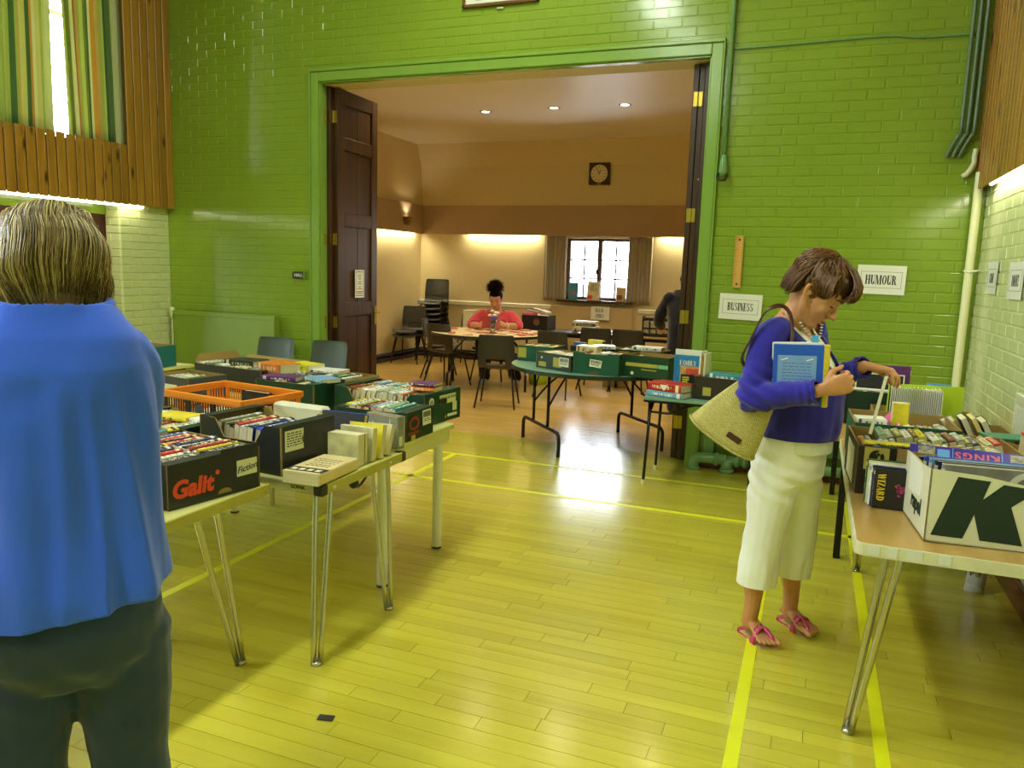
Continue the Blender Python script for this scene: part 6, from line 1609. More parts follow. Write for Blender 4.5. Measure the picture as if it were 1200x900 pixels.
# under the doorway table and beyond
t = thing('carton', 'plain carton on the floor beyond the doorway table', 'carton', (-2.45, 10.3, 0), .1); MB().rbox(-.16, .16, -.12, .12, 0, .16, .004).obj('carton_body', m_card, t); MB().box(-.16, .16, -.03, .03, .16, .161).obj('tape', m_label, t)
t = thing('carrier_bag', 'lime green bag on the floor under the round tables', 'bag', (-3.45, 9.95, 0), .3)
mb = MB(); mb.lathe([(.0, 0), (.12, 0), (.13, .08), (.11, .2), (.03, .3), (.05, .34), (.0, .34)], 12); mb.obj('bag_body', m_lime, t, smooth=True); MB().tube(bez([(-.05, 0, .33), (-.05, 0, .42), (.05, 0, .42), (.05, 0, .33)]), .006, 6).obj('handle', m_lime, t)
# things on the round reading table
mb = MB(); rr = random.Random(5)
for i in range(46):
    a_ = rr.uniform(0, 6.28); r_ = .66*sqrt(rr.random()); w_ = rr.uniform(.03, .09); mb.t = 0
    mb.box(-w_, w_, -.035, .035, 0, .002+.0003*i, T(-3.95+r_*cos(a_), 9.35+r_*sin(a_), .7212) @ RZ(rr.uniform(0, 3)))
tag(mb.obj('paper_pieces', mat('reddish_paper', (190, 120, 84), .6, var=.4, scale=14, rand=.0)), 'reddish paper pieces scattered over the cream round table', 'papers', None, 'stuff')
t = thing('flower_vase', 'small glass vase of white and blue flowers before the woman in pink', 'vase', (-3.80, 9.12, .7205))
m_glass = mat('vase_glass', (226, 230, 220), .05, trans=.9)
MB().lathe([(.0, 0), (.045, 0), (.05, .008), (.03, .03), (.024, .07), (.034, .13), (.045, .17), (.04, .17), (.02, .08), (.0, .06)], 18).obj('vase_body', m_glass, t, smooth=True)
m_petal = mat('white_petal', (236, 232, 214), .6); m_bpetal = mat('blue_petal', (64, 56, 190), .6); m_leafg = mat('green_leaf', (60, 96, 50), .6)
rr = random.Random(8)
for i in range(9):
    a_ = i*2.4; r_ = .02+.045*(i/9); z_ = .22+.07*rr.random(); x_, y_ = r_*cos(a_), r_*sin(a_)
    if i in (2, 5, 6): x_ = abs(x_)+.01; z_ = .2; y_ = -abs(y_)-.01
    mb = MB(); 
    for k in range(7):
        q = 2*pi*k/7; mb.add([(0, 0, 0), (.012*cos(q-.4), .012*sin(q-.4), .006), (.024*cos(q), .024*sin(q), .012), (.012*cos(q+.4), .012*sin(q+.4), .006)], [(0, 1, 2, 3)], T(x_, y_, z_) @ RX(.9) )
    mb.lathe([(0, 0), (.02, .004), (.024, .016), (.012, .026), (0, .026)], 8, T(x_, y_, z_-.01))
    mb.obj('flower', m_bpetal if i in (2, 5, 6) else m_petal, t)
    MB().tube([(x_*.2, y_*.2, .07), (x_, y_, z_)], .0025, 5).obj('stem', m_leafg, t)
# ------------------------------------------------------------------ people
def V(*a): return Vector(a)
def loft(mb, rings):
    n = len(rings[0]); vs = [p for r in rings for p in r]; fs = []
    for i in range(len(rings)-1):
        for j in range(n): fs.append((i*n+j, i*n+(j+1) % n, (i+1)*n+(j+1) % n, (i+1)*n+j))
    k = len(vs); vs += [sum((Vector(p) for p in rings[0]), Vector())/n, sum((Vector(p) for p in rings[-1]), Vector())/n]
    for j in range(n):
        fs.append((k, (j+1) % n, j)); fs.append((k+1, (len(rings)-1)*n+j, (len(rings)-1)*n+(j+1) % n))
    mb.add(vs, fs)
def ell(c, u, v, ru, rv, n=20, p=2.0, fr=0.0, bk=0.0):
    """ellipse about c; fr / bk push the +v / -v sides out"""
    out = []
    for j in range(n):
        a = 2*pi*j/n; cu, sv = cos(a), sin(a)
        x = math.copysign(abs(cu)**(2/p), cu)*ru; y = math.copysign(abs(sv)**(2/p), sv)*rv
        y += fr*max(0, sv)**2-bk*max(0, -sv)**2
        out.append(c+u*x+v*y)
    return out
def limb(mb, pts, rs, n=12, sub=4, ux=None, flat=1.0):
    """round-ended tapering limb through points"""
    P = bez([tuple(p) for p in pts], sub); R = []
    for i in range(len(pts)-1):
        for k in range(sub): R.append(rs[i]+(rs[i+1]-rs[i])*k/sub)
    R.append(rs[-1])
    t0 = (P[1]-P[0]).normalized(); t1 = (P[-1]-P[-2]).normalized()
    P = [P[0]-t0*R[0]*.9, P[0]-t0*R[0]*.55]+P+[P[-1]+t1*R[-1]*.55, P[-1]+t1*R[-1]*.9]
    R = [R[0]*.35, R[0]*.82]+R+[R[-1]*.82, R[-1]*.35]
    a = None; rings = []
    for i, p in enumerate(P):
        t = (P[min(i+1, len(P)-1)]-P[max(i-1, 0)]).normalized()
        if a is None: a = (ux-t*ux.dot(t)).normalized() if ux is not None else t.orthogonal().normalized()
        a = (a-t*a.dot(t)).normalized(); b = t.cross(a)
        rings.append([p+a*cos(2*pi*j/n)*R[i]+b*sin(2*pi*j/n)*R[i]*flat for j in range(n)])
    loft(mb, rings)
def ball(mb, c, rx, ry, rz, M=None, n=14):
    c = Vector(c); X, Y_, Z_ = V(1, 0, 0), V(0, 1, 0), V(0, 0, 1)
    rings = []
    for i in range(1, 10):
        t = pi*i/10; q = [c+X*rx*sin(t)*cos(2*pi*j/n)+Y_*ry*sin(t)*sin(2*pi*j/n)-Z_*rz*cos(t) for j in range(n)]
        rings.append([M @ p for p in q] if M is not None else q)
    loft(mb, rings)
def merged(mb, name, m, parent, voxel, smooth=6, cut=None, thick=0.0, fold=None, fac=.5, planes=()):
    """one continuous surface from overlapping shapes"""
    o = mb.obj(name, m)
    r = o.modifiers.new('r', 'REMESH'); r.mode = 'VOXEL'; r.voxel_size = voxel; r.use_smooth_shade = True
    if smooth: s = o.modifiers.new('s', 'SMOOTH'); s.factor = fac; s.iterations = smooth
    baked(o)
    me = o.data
    if fold:
        n = len(me.vertices); co = np.zeros(n*3); me.vertices.foreach_get('co', co); co = co.reshape(-1, 3)
        no = np.zeros(n*3); me.vertices.foreach_get('normal', no); no = no.reshape(-1, 3)
        co += no*fold(co)[:, None]; me.vertices.foreach_set('co', co.ravel())
    if cut:
        bm = bmesh.new(); bm.from_mesh(me)
        for pc, pn in planes: bmesh.ops.bisect_plane(bm, geom=bm.verts[:]+bm.edges[:]+bm.faces[:], plane_co=pc, plane_no=pn, clear_inner=True)
        bmesh.ops.delete(bm, geom=[f for f in bm.faces if cut(f.calc_center_median())], context='FACES')
        # keep the largest island
        bm.faces.ensure_lookup_table(); seen = set(); best = []
        for f in bm.faces:
            if f in seen: continue
            st = [f]; seen.add(f); isl = []
            while st:
                q = st.pop(); isl.append(q)
                for e in q.edges:
                    for g in e.link_faces:
                        if g not in seen: seen.add(g); st.append(g)
            if len(isl) > len(best): best = isl
        bs = set(best); bmesh.ops.delete(bm, geom=[f for f in bm.faces if f not in bs], context='FACES')
        bm.to_mesh(me); bm.free()
    me.polygons.foreach_set('use_smooth', [True]*len(me.polygons))
    if not me.materials: me.materials.append(m)
    if thick: s = o.modifiers.new('thickness', 'SOLIDIFY'); s.thickness = thick; s.offset = -1
    if parent is not None: o.parent = parent
    return o
def skin(name, c):
    m, nt, b, N, L = nodes(name)
    geo = N('ShaderNodeNewGeometry'); n = N('ShaderNodeTexNoise'); n.inputs['Scale'].default_value = 35; L(geo.outputs['Position'], n.inputs['Vector'])
    hs = N('ShaderNodeHueSaturation'); hs.inputs['Color'].default_value = lin(c); mr = N('ShaderNodeMapRange'); mr.inputs['To Min'].default_value = .9; mr.inputs['To Max'].default_value = 1.1
    L(n.outputs['Fac'], mr.inputs['Value']); L(mr.outputs['Result'], hs.inputs['Value']); L(hs.outputs['Color'], b.inputs['Base Color'])
    b.inputs['Roughness'].default_value = .48; b.inputs['Subsurface Weight'].default_value = .12; b.inputs['Subsurface Radius'].default_value = (.01, .004, .002); b.inputs['Subsurface Scale'].default_value = .6
    return m
def cloth(name, c, rough=.85, scale=240, bump=.12, var=.06, stretch=None, sheen=.25):
    return mat(name, c, rough, var=var, scale=5, bump=bump, bscale=scale, stretch=stretch, sheen=sheen, spec=.2)
def head(mb, M, s=1.0):
    """face looks along local +y; origin between the ears"""
    S_ = M @ Matrix.Diagonal((s, s, s, 1))
    X, Y_, Z_ = V(1, 0, 0), V(0, 1, 0), V(0, 0, 1)
    ball(mb, (0, -.014, .035), .074, .094, .086, S_)
    rr = [(.075, .018, .060, .064), (.045, .026, .066, .066), (.02, .03, .066, .063), (-.005, .032, .065, .057), (-.03, .035, .062, .053), (-.055, .04, .054, .048), (-.078, .047, .044, .041), (-.097, .053, .031, .031), (-.109, .057, .016, .018)]
    loft(mb, [[S_ @ p for p in ell(V(0, y, z), X, Y_, rx, ry, 18, 2.2)] for z, y, rx, ry in reversed(rr)])
    def li(p, r, **k): limb(mb, [S_ @ Vector(q) for q in p], [q*s for q in r], **k)
    for sx in (-1, 1):
        li([(sx*.06, -.004, -.035), (sx*.052, .02, -.075), (sx*.022, .07, -.1)], [.016, .015, .014])
        ball(mb, (sx*.036, .064, -.028), .024, .022, .022, S_)
        li([(sx*.016, .09, .022), (sx*.034, .085, .026), (sx*.05, .068, .02)], [.008, .009, .007])
        ball(mb, (sx*.012, .1, -.033), .0085, .010, .008, S_)
        li([(sx*.074, -.004, .024), (sx*.083, -.018, .018), (sx*.083, -.022, -.002), (sx*.077, -.012, -.024), (sx*.072, -.002, -.034)], [.007, .008, .008, .008, .007], n=8)
        ball(mb, (sx*.073, -.006, -.004), .008, .014, .026, S_)
        ball(mb, (sx*.031, .074, .002), .0145, .0135, .012, S_)
    li([(0, .088, .012), (0, .099, -.01), (0, .112, -.031)], [.0075, .0095, .0115])
    li([(0, .1, -.04), (0, .094, -.048)], [.007, .006])
    li([(-.021, .082, -.063), (-.008, .0935, -.0595), (0, .0925, -.061), (.008, .0935, -.0595), (.021, .082, -.063)], [.004, .0062, .006, .0062, .004], n=8)
    li([(-.018, .082, -.068), (0, .0915, -.0725), (.018, .082, -.068)], [.004, .0075, .004], n=8)
    ball(mb, (0, .076, -.101), .019, .017, .015, S_)
    return S_
def face_parts(root, S_, m_brow, lids=True, msk=None):
    """eyes nearly shut under lids, brows, lips"""
    m_eye = mat('eye_dark', (40, 28, 22), .2); m_lip = mat('lips', (150, 76, 66), .45)
    for sx in (-1, 1):
        mb = MB(); mb.tube([S_ @ V(sx*.019, .0845, -.001), S_ @ V(sx*.031, .0885, -.0045), S_ @ V(sx*.044, .081, -.002)], .0022, 6); mb.obj('eye', m_eye, root)
        mb = MB(); mb.tube([S_ @ V(sx*.016, .098, .025), S_ @ V(sx*.034, .094, .032), S_ @ V(sx*.05, .076, .026)], [.0028, .0036, .002], 6); mb.obj('eyebrow', m_brow, root)
    mb = MB(); mb.tube([S_ @ V(-.02, .0855, -.0655), S_ @ V(-.008, .099, -.0645), S_ @ V(.008, .099, -.0645), S_ @ V(.02, .0855, -.0655)], [.0015, .0032, .0032, .0015], 6)
    mb.tube([S_ @ V(-.016, .087, -.069), S_ @ V(0, .0985, -.072), S_ @ V(.016, .087, -.069)], [.0015, .0042, .0015], 6)
    mb.obj('lips', m_lip, root)
def hand(mb, wrist, fdir, pn, thumb, curls, s=1.0, spread=.10, thumb_in=.5, r=.0085):
    """palm, four fingers of unequal length and a thumb off the side; pn = the way the palm faces, thumb = +1/-1 side"""
    f = Vector(fdir).normalized(); p = Vector(pn); p = (p-f*p.dot(f)).normalized(); l = f.cross(p)*thumb; w_ = Vector(wrist)
    rings = []
    for t, wd, th in ((-.03, .024, .021), (-.005, .025, .019), (.02, .034, .017), (.05, .040, .0155), (.078, .041, .013), (.09, .036, .009)):
        rings.append(ell(w_+f*t*s, l, p, wd*s, th*s, 14, 2.4))
    loft(mb, rings)
    nails = []
    for i, (off, ln) in enumerate(((.029, .070), (.010, .078), (-.0095, .072), (-.028, .056))):
        base = w_+f*(.078 if i in (1, 2) else .072)*s+l*off*s; d = (f+l*spread*(1.2-.8*i)).normalized()
        pts = [base-d*.012*s, base]; cur = base; c = curls[i]; ang = 0
        for seg, k in ((.44, .34), (.31, .38), (.25, .28)):
            ang += c*k; dd = d*cos(ang)+p*sin(ang); cur = cur+dd*ln*seg*s; pts.append(cur)
        limb(mb, pts, [r*1.1*s, r*1.08*s, r*.98*s, r*.88*s, r*.72*s], n=10, sub=3)
        nails.append((pts[-1], dd, p*cos(ang)-d*sin(ang)))
    b0 = w_+f*.014*s+l*.020*s+p*.006*s; d0 = (f*.62+l*.72+p*.25*thumb_in).normalized()
    b1 = b0+d0*.042*s; d1 = (f*.9+l*.25*(1-thumb_in)+p*.75*thumb_in).normalized(); b2 = b1+d1*.032*s; b3 = b2+(d1+p*.3*thumb_in).normalized()*.026*s
    limb(mb, [b0, b1, b2, b3], [.0155*s, .0115*s, .0098*s, .0075*s], n=10, sub=3)
    return nails
def bare_foot(mb, heel, toe, side, s=1.0):
    """heel and toe on the sole; side = +1 when the big toe lies on the left of the walking direction"""
    h = Vector(heel); t = Vector(toe); d = (t-h); L_ = d.length; d.normalize(); l = V(-d.y, d.x, 0)*side; z = V(0, 0, 1)
    R_ = []
    for u, wd, ht, zz in ((.02, .018, .02, .024), (.10, .030, .034, .036), (.25, .030, .038, .042), (.42, .033, .030, .034), (.58, .044, .021, .023), (.70, .048, .016, .017), (.79, .045, .012, .013)):
        R_.append(ell(h+d*L_*u+z*zz*s+l*.002, l, z, wd*s, ht*s*.62, 14, 2.3))
    loft(mb, R_)
    for i, (off, ln, r) in enumerate(((.031, 1.0, .0138), (.0095, .985, .0094), (-.0090, .95, .0090), (-.0265, .91, .0088), (-.042, .86, .0086))):
        a = h+d*L_*.70+l*off*.95*s+z*.015; b = h+d*L_*(ln-.06)+l*off*s+z*.0135
        limb(mb, [a, (a+b)/2+z*.004, b], [r*s, r*.95*s, r*.9*s], n=8, sub=2)
def strands(name, m, parent, roots, seg=7, r0=.0012, tip=.3, seed=1, jit=.002):
    """locks of hair as slim tapering three-sided tubes; roots = list of point lists"""
    rr = random.Random(seed); vs = []; fs = []; tone = []
    for pts in roots:
        P = bez(pts, 3); k = len(P); o = len(vs); tv = rr.random(); rad = r0*rr.uniform(.7, 1.3)
        for i, p in enumerate(P):
            t = (P[min(i+1, k-1)]-P[max(i-1, 0)]).normalized(); a = t.orthogonal().normalized(); b = t.cross(a); r_ = rad*(1-(1-tip)*(i/(k-1))**2)
            for j in range(3): q = 2*pi*j/3; vs.append(tuple(p+(a*cos(q)+b*sin(q))*r_))
        for i in range(k-1):
            for j in range(3): fs.append((o+i*3+j, o+i*3+(j+1) % 3, o+(i+1)*3+(j+1) % 3, o+(i+1)*3+j)); tone.append(tv)
    me = bpy.data.meshes.new(name); me.from_pydata(vs, [], fs); me.materials.append(m)
    at = me.attributes.new('tone', 'FLOAT', 'FACE'); at.data.foreach_set('value', tone)
    me.polygons.foreach_set('use_smooth', [True]*len(fs))
    o = put(name, me, parent); o['kind'] = 'stuff'; return o
def hairmat(name, dark, light, gamma=1.0, rough=.38):
    m, nt, b, N, L = nodes(name)
    at = N('ShaderNodeAttribute'); at.attribute_name = 'tone'
    cr = N('ShaderNodeValToRGB'); cr.color_ramp.elements[0].color = lin(dark); cr.color_ramp.elements[1].color = lin(light)
    e = cr.color_ramp.elements.new(.5); e.color = lin([(a+b_)/2*gamma for a, b_ in zip(dark, light)])
    L(at.outputs['Fac'], cr.inputs['Fac']); L(cr.outputs['Color'], b.inputs['Base Color']); b.inputs['Roughness'].default_value = rough; b.inputs['Specular IOR Level'].default_value = .35
    return m
def n3(co, s, seed=0):
    """cheap smooth noise for folds"""
    x, y, z = co[:, 0]*s+seed, co[:, 1]*s+seed*1.7, co[:, 2]*s-seed
    return (np.sin(x*1.7+np.sin(y*1.3+z*.7))+np.sin(y*2.1+np.sin(z*1.9-x))+np.sin(z*1.5+np.sin(x*2.3+y*.6)))/3
def frame(o, x, y, z):
    M = Matrix((x, y, z)).transposed().to_4x4(); M.translation = o; return M

# ================= the lady by the right tables
m_skin1 = skin('tanned_skin', (196, 138, 92))
ld = thing('person', 'person with short brown hair, royal blue cardigan and white cropped trousers, holding a blue book', 'person')
f = V(.906, -.423, 0); l = V(.423, .906, 0); Z = V(0, 0, 1)
PEL = V(-.045, 3.40, .80)
def tor(z, fo, lo, rl, rf, fr=0., bk=0., lean=0.0, n=24, p=2.3): return ell(V(PEL.x, PEL.y, z)+f*fo+l*lo, l, f, rl, rf, n, p, fr, bk)
SR = V(-.155, 3.225, 1.335); SL = V(-.01, 3.535, 1.345)
ER = V(-.195, 3.105, 1.085); WR = V(.035, 3.045, 1.135)
EL = V(.065, 3.575, 1.105); WL = V(.205, 3.415, 1.20)
HO = V(.004, 3.36, 1.500)
pit = radians(-40); hd = V(.985, -.17, 0).normalized(); side = V(hd.y, -hd.x, 0)          # local x = her right
fwd = hd*cos(pit)+Z*sin(pit); upv = side.cross(fwd)
HM = frame(HO, side, fwd, upv)
body = MB()
S_ = head(body, HM, 1.10)
limb(body, [HO+upv*-.05-fwd*.02, V(-.05, 3.37, 1.44), V(-.085, 3.38, 1.37)], [.056, .052, .062], n=14)
loft(body, [tor(z, fo, 0, rl, rf, fr) for z, fo, rl, rf, fr in ((.85, .02, .135, .10, .02), (1.0, .015, .125, .09, .03), (1.12, .01, .135, .09, .03), (1.25, -.02, .15, .085, .02), (1.34, -.045, .13, .062, 0), (1.39, -.05, .07, .055, 0))])
for sh, el, wr in ((SR, ER, WR), (SL, EL, WL)):
    limb(body, [sh, (sh+el)/2, el, (el+wr)/2, wr], [.046, .042, .036, .034, .025], n=12)
hR = V(.955, .05, .36); hand(body, WR+V(.028, .004, .012), hR, V(-.15, 1, .1), 1, (2.5, 2.6, 2.6, 2.5), 1.0, spread=.02, thumb_in=1.0)
hand(body, WL+V(.025, -.01, .004), V(.92, -.28, -.10), V(-.1, -.1, -1), 1, (1.5, 1.7, 1.8, 1.8), 1.0, spread=.03, thumb_in=.9)
AR, AL = V(-.150, 3.355, .075), V(.010, 3.545, .075)
for hip, kn, an in ((V(-.078, 3.335, .80), V(-.115, 3.335, .46), AR), (V(-.01, 3.47, .80), V(.01, 3.505, .46), AL)):
    limb(body, [hip, (hip+kn)/2, kn, kn*.55+an*.45+V(-.012, .004, 0), an*.75+kn*.25, an], [.085, .072, .056, .054, .036, .033], n=12)
d_ = V(.67, -.74, 0)
hl1, to1 = V(-.178, 3.392, .026), V(-.035, 3.238, .012); hl2, to2 = V(-.022, 3.588, .026), V(.128, 3.418, .012)
for hl, to, sd in ((hl1, to1, 1), (hl2, to2, -1)):
    bare_foot(body, hl, to, sd)
    an = AR if sd > 0 else AL
    limb(body, [an, hl+(to-hl)*.22+V(0, 0, .03)], [.033, .034], n=12)
merged(body, 'body', m_skin1, ld, .0040, 4)
m_brow1 = mat('brown_brow', (84, 58, 34), .7)
face_parts(ld, S_, m_brow1)
# white top, shown in the neckline
m_top = cloth('white_cotton', (226, 228, 214))
def T_(z): return PEL+V(0, 0, z-PEL.z)
top = MB()
TR = [(.84, .02, .150, .115, .03), (1.0, .02, .145, .108, .035), (1.1, .02, .150, .105, .045), (1.2, .005, .158, .10, .04), (1.28, -.02, .158, .088, .02), (1.34, -.04, .135, .07, .0), (1.40, -.05, .075, .062, 0)]
loft(top, [tor(z, fo, 0, rl, rf, fr) for z, fo, rl, rf, fr in TR])
def rel(p): q = p-PEL; return q.dot(f), q.dot(l), p.z
def cut_top(p):
    a, b, z = rel(p); 
    return z > 1.375+.0*b-(.10*max(0, 1-abs(b)/.1) if a > -.02 else 0)
merged(top, 'white_top', m_top, ld, .006, 4, cut_top, .003)
mb = MB()
for sg in (-1, 1):
    for i in range(9):
        u = i/8; p = PEL+f*(.045+.035*u)+l*sg*(.095-.095*u**1.2); p.z = 1.372-.092*u; mb.lathe([(0, -.004), (.006, -.002), (.006, .002), (0, .004)], 6, T(*p))
mb.obj('lace_edge', m_top, ld)
# cardigan
m_card1 = cloth('royal_blue_knit', (44, 38, 150), .9, 420, .10)
cd = MB()
CR = [(.885, .015, .168, .135, .028), (.93, .018, .170, .138, .038), (1.0, .02, .164, .132, .045), (1.1, .022, .166, .126, .05), (1.2, .008, .178, .118, .042), (1.28, -.02, .182, .104, .015), (1.335, -.042, .165, .084, 0), (1.375, -.05, .12, .07, 0), (1.41, -.055, .085, .062, 0)]
loft(cd, [tor(z, fo, 0, rl, rf, fr) for z, fo, rl, rf, fr in CR])
limb(cd, [SR+V(.03, .02, .0), SR*.8+ER*.2, SR*.3+ER*.7, ER, ER*.6+WR*.4, WR], [.066, .066, .060, .058, .053, .045], n=14)
limb(cd, [SL+V(.0, -.03, .0), SL*.8+EL*.2, EL, EL*.6+WL*.4, WL], [.066, .064, .056, .052, .045], n=14)
def cut_cd(p):
    a, b, z = rel(p)
    if z < .85: return True
    if (p-WR).dot((WR-ER).normalized()) > .004 and (p-WR).length < .08: return True
    if (p-WL).dot((WL-EL).normalized()) > .004 and (p-WL).length < .08: return True
    wdt = (z-1.10)*.40
    if z > 1.385-.02*abs(b)/.1 and abs(b) < .12: return True
    return a > .0 and z > 1.10 and abs(b) < wdt and abs(b) < .115
def fold_cd(co):
    n = np.zeros(len(co))
    dz = co[:, 2]
    n += .0035*n3(co, 14, 1)+.0025*n3(co, 30, 4)
    near = np.exp(-((co-np.array(ER))**2).sum(1)/.012); n += near*.007*np.sin(co[:, 2]*130+co[:, 0]*60)
    for w__ in (WR, WL): n += np.exp(-((co-np.array(w__))**2).sum(1)/.006)*.004*np.sin(co[:, 0]*210+co[:, 2]*40)
    n += .004*np.exp(-(dz-.93)**2/.004)*np.sin(co[:, 0]*46+co[:, 1]*40)
    return n
merged(cd, 'cardigan', m_card1, ld, .0062, 4, cut_cd, .004, fold_cd, planes=[(V(0, 0, .90), V(0, 0, 1))])
for wr, el, nm in ((WR, ER, 0), (WL, EL, 1)):
    t_ = (wr-el).normalized(); mb = MB(); a_ = t_.orthogonal().normalized(); b_ = t_.cross(a_); ring = []
    k = 40
    for i in range(k): q = 2*pi*i/k; ring.append(wr-t_*(.004-.004*sin(q*9))+(a_*cos(q)+b_*sin(q))*(.042+.0035*sin(q*7)))
    mb.tube(ring, .005, 6, closed=True); mb.obj('ruffle', m_card1, ld, smooth=True)
# trousers
m_white1 = cloth('white_denim', (238, 238, 230), .8, 500, .06, .03)
tr = MB()
loft(tr, [ell(V(PEL.x, PEL.y, z)+f*fo, l, f, rl, rf, 24, 2.4) for z, fo, rl, rf in ((.97, .012, .142, .112), (.92, .01, .152, .122), (.84, .0, .166, .134), (.76, -.004, .168, .136), (.70, .0, .150, .115))])
for hip, kn, hem, s_ in ((V(-.088, 3.345, .78), V(-.118, 3.34, .47), V(-.134, 3.352, .235), 1), (V(-.012, 3.465, .78), V(.012, 3.50, .47), V(.004, 3.535, .235), -1)):
    limb(tr, [hip, hip*.5+kn*.5, kn, hem, hem+V(0, 0, -.06)], [.108, .096, .082, .084, .084], n=16)
def cut_tr(p): return p.z > .95
def fold_tr(co):
    kz = np.exp(-(co[:, 2]-.47)**2/.02)
    return .003*n3(co, 12, 3)+.003*n3(co, 26, 7)*(.4+kz)+.005*np.exp(-(co[:, 2]-.70)**2/.006)*np.sin(co[:, 2]*90+co[:, 0]*45-co[:, 1]*20)+.003*np.exp(-(co[:, 2]-.30)**2/.004)*np.sin(co[:, 0]*70+co[:, 1]*60)
merged(tr, 'trousers', m_white1, ld, .0065, 4, cut_tr, .004, fold_tr, planes=[(V(0, 0, .243), V(0, 0, 1))])
# sandals
m_pink = mat('pink_patent', (196, 56, 110), .2, coat=.5); m_sole = mat('sandal_sole', (150, 120, 80), .6); m_buck = mat('silver_buckle', (220, 220, 210), .2, .9)
for hl, to, sd in ((hl1, to1, 1), (hl2, to2, -1)):
    dd = (to-hl); L_ = dd.length+.02; dd.normalize(); ll = V(-dd.y, dd.x, 0)*sd
    M_ = frame(V(hl.x, hl.y, 0)-dd*.01, dd, ll, Z if sd > 0 else -Z)
    P = []
    for u, wd in ((0, .018), (.04, .028), (.12, .033), (.3, .03), (.5, .033), (.7, .048), (.85, .050), (.94, .042), (.985, .028), (1.01, .012)): P.append((u*L_, wd))
    poly = P+[(x, -y) for x, y in reversed(P)]
    sn = MB(); sn.prism(poly, 0, .009*(1 if sd > 0 else -1), M_, 'XY'); so = sn.obj('sandal', m_pink, ld)
    MB().prism([(x*1.0, y*.93) for x, y in poly], .0091*(1 if sd > 0 else -1), .011*(1 if sd > 0 else -1), M_, 'XY').obj('footbed', mat('gold_footbed', (206, 176, 120), .4), so)
    MB().prism([(x, y) for x, y in poly if x < L_*.2], .0, .012*(1 if sd > 0 else -1), M_, 'XY').obj('heel_block', m_pink, so)
    def band(pts, w_, t_, nm, m):
        mb = MB(); P_ = bez(pts, 5); rows_ = []
        for p in P_: rows_ += [p-dd*w_/2, p+dd*w_/2]
        fs = [(2*i, 2*i+1, 2*i+3, 2*i+2) for i in range(len(P_)-1)]
        mb.add([tuple(p) for p in rows_], fs); o = mb.obj(nm, m, so, smooth=True); q = o.modifiers.new('t', 'SOLIDIFY'); q.thickness = t_; q.offset = 0
    b = V(hl.x, hl.y, 0)+dd*(L_*.52)
    band([b+ll*.047+Z*.006, b+ll*.046+Z*.034, b+ll*.026+Z*.070, b-ll*.0+Z*.078, b-ll*.024+Z*.068, b-ll*.044+Z*.03, b-ll*.046+Z*.006], .028, .004, 'strap', m_pink)
    q1, q2 = b+dd*.012+ll*.008+Z*.074, V(hl.x, hl.y, 0)+dd*(L_*.82)+ll*.018+Z*.034
    mb = MB(); mb.tube(bez([q1, (q1+q2)/2+Z*.008, q2, q2-Z*.012], 4), [.009]*9+[.008, .006, .005, .004], 8); mb.obj('toe_strap', m_pink, so, smooth=True)
    for o_ in (-.008, .014):
        mb = MB(); c_ = b+ll*o_+Z*.0795; mb.rbox(-.010, .010, -.003, .003, -.001, .002, .001, frame(c_, dd, ll, Z)); mb.obj('buckle', m_buck, so)
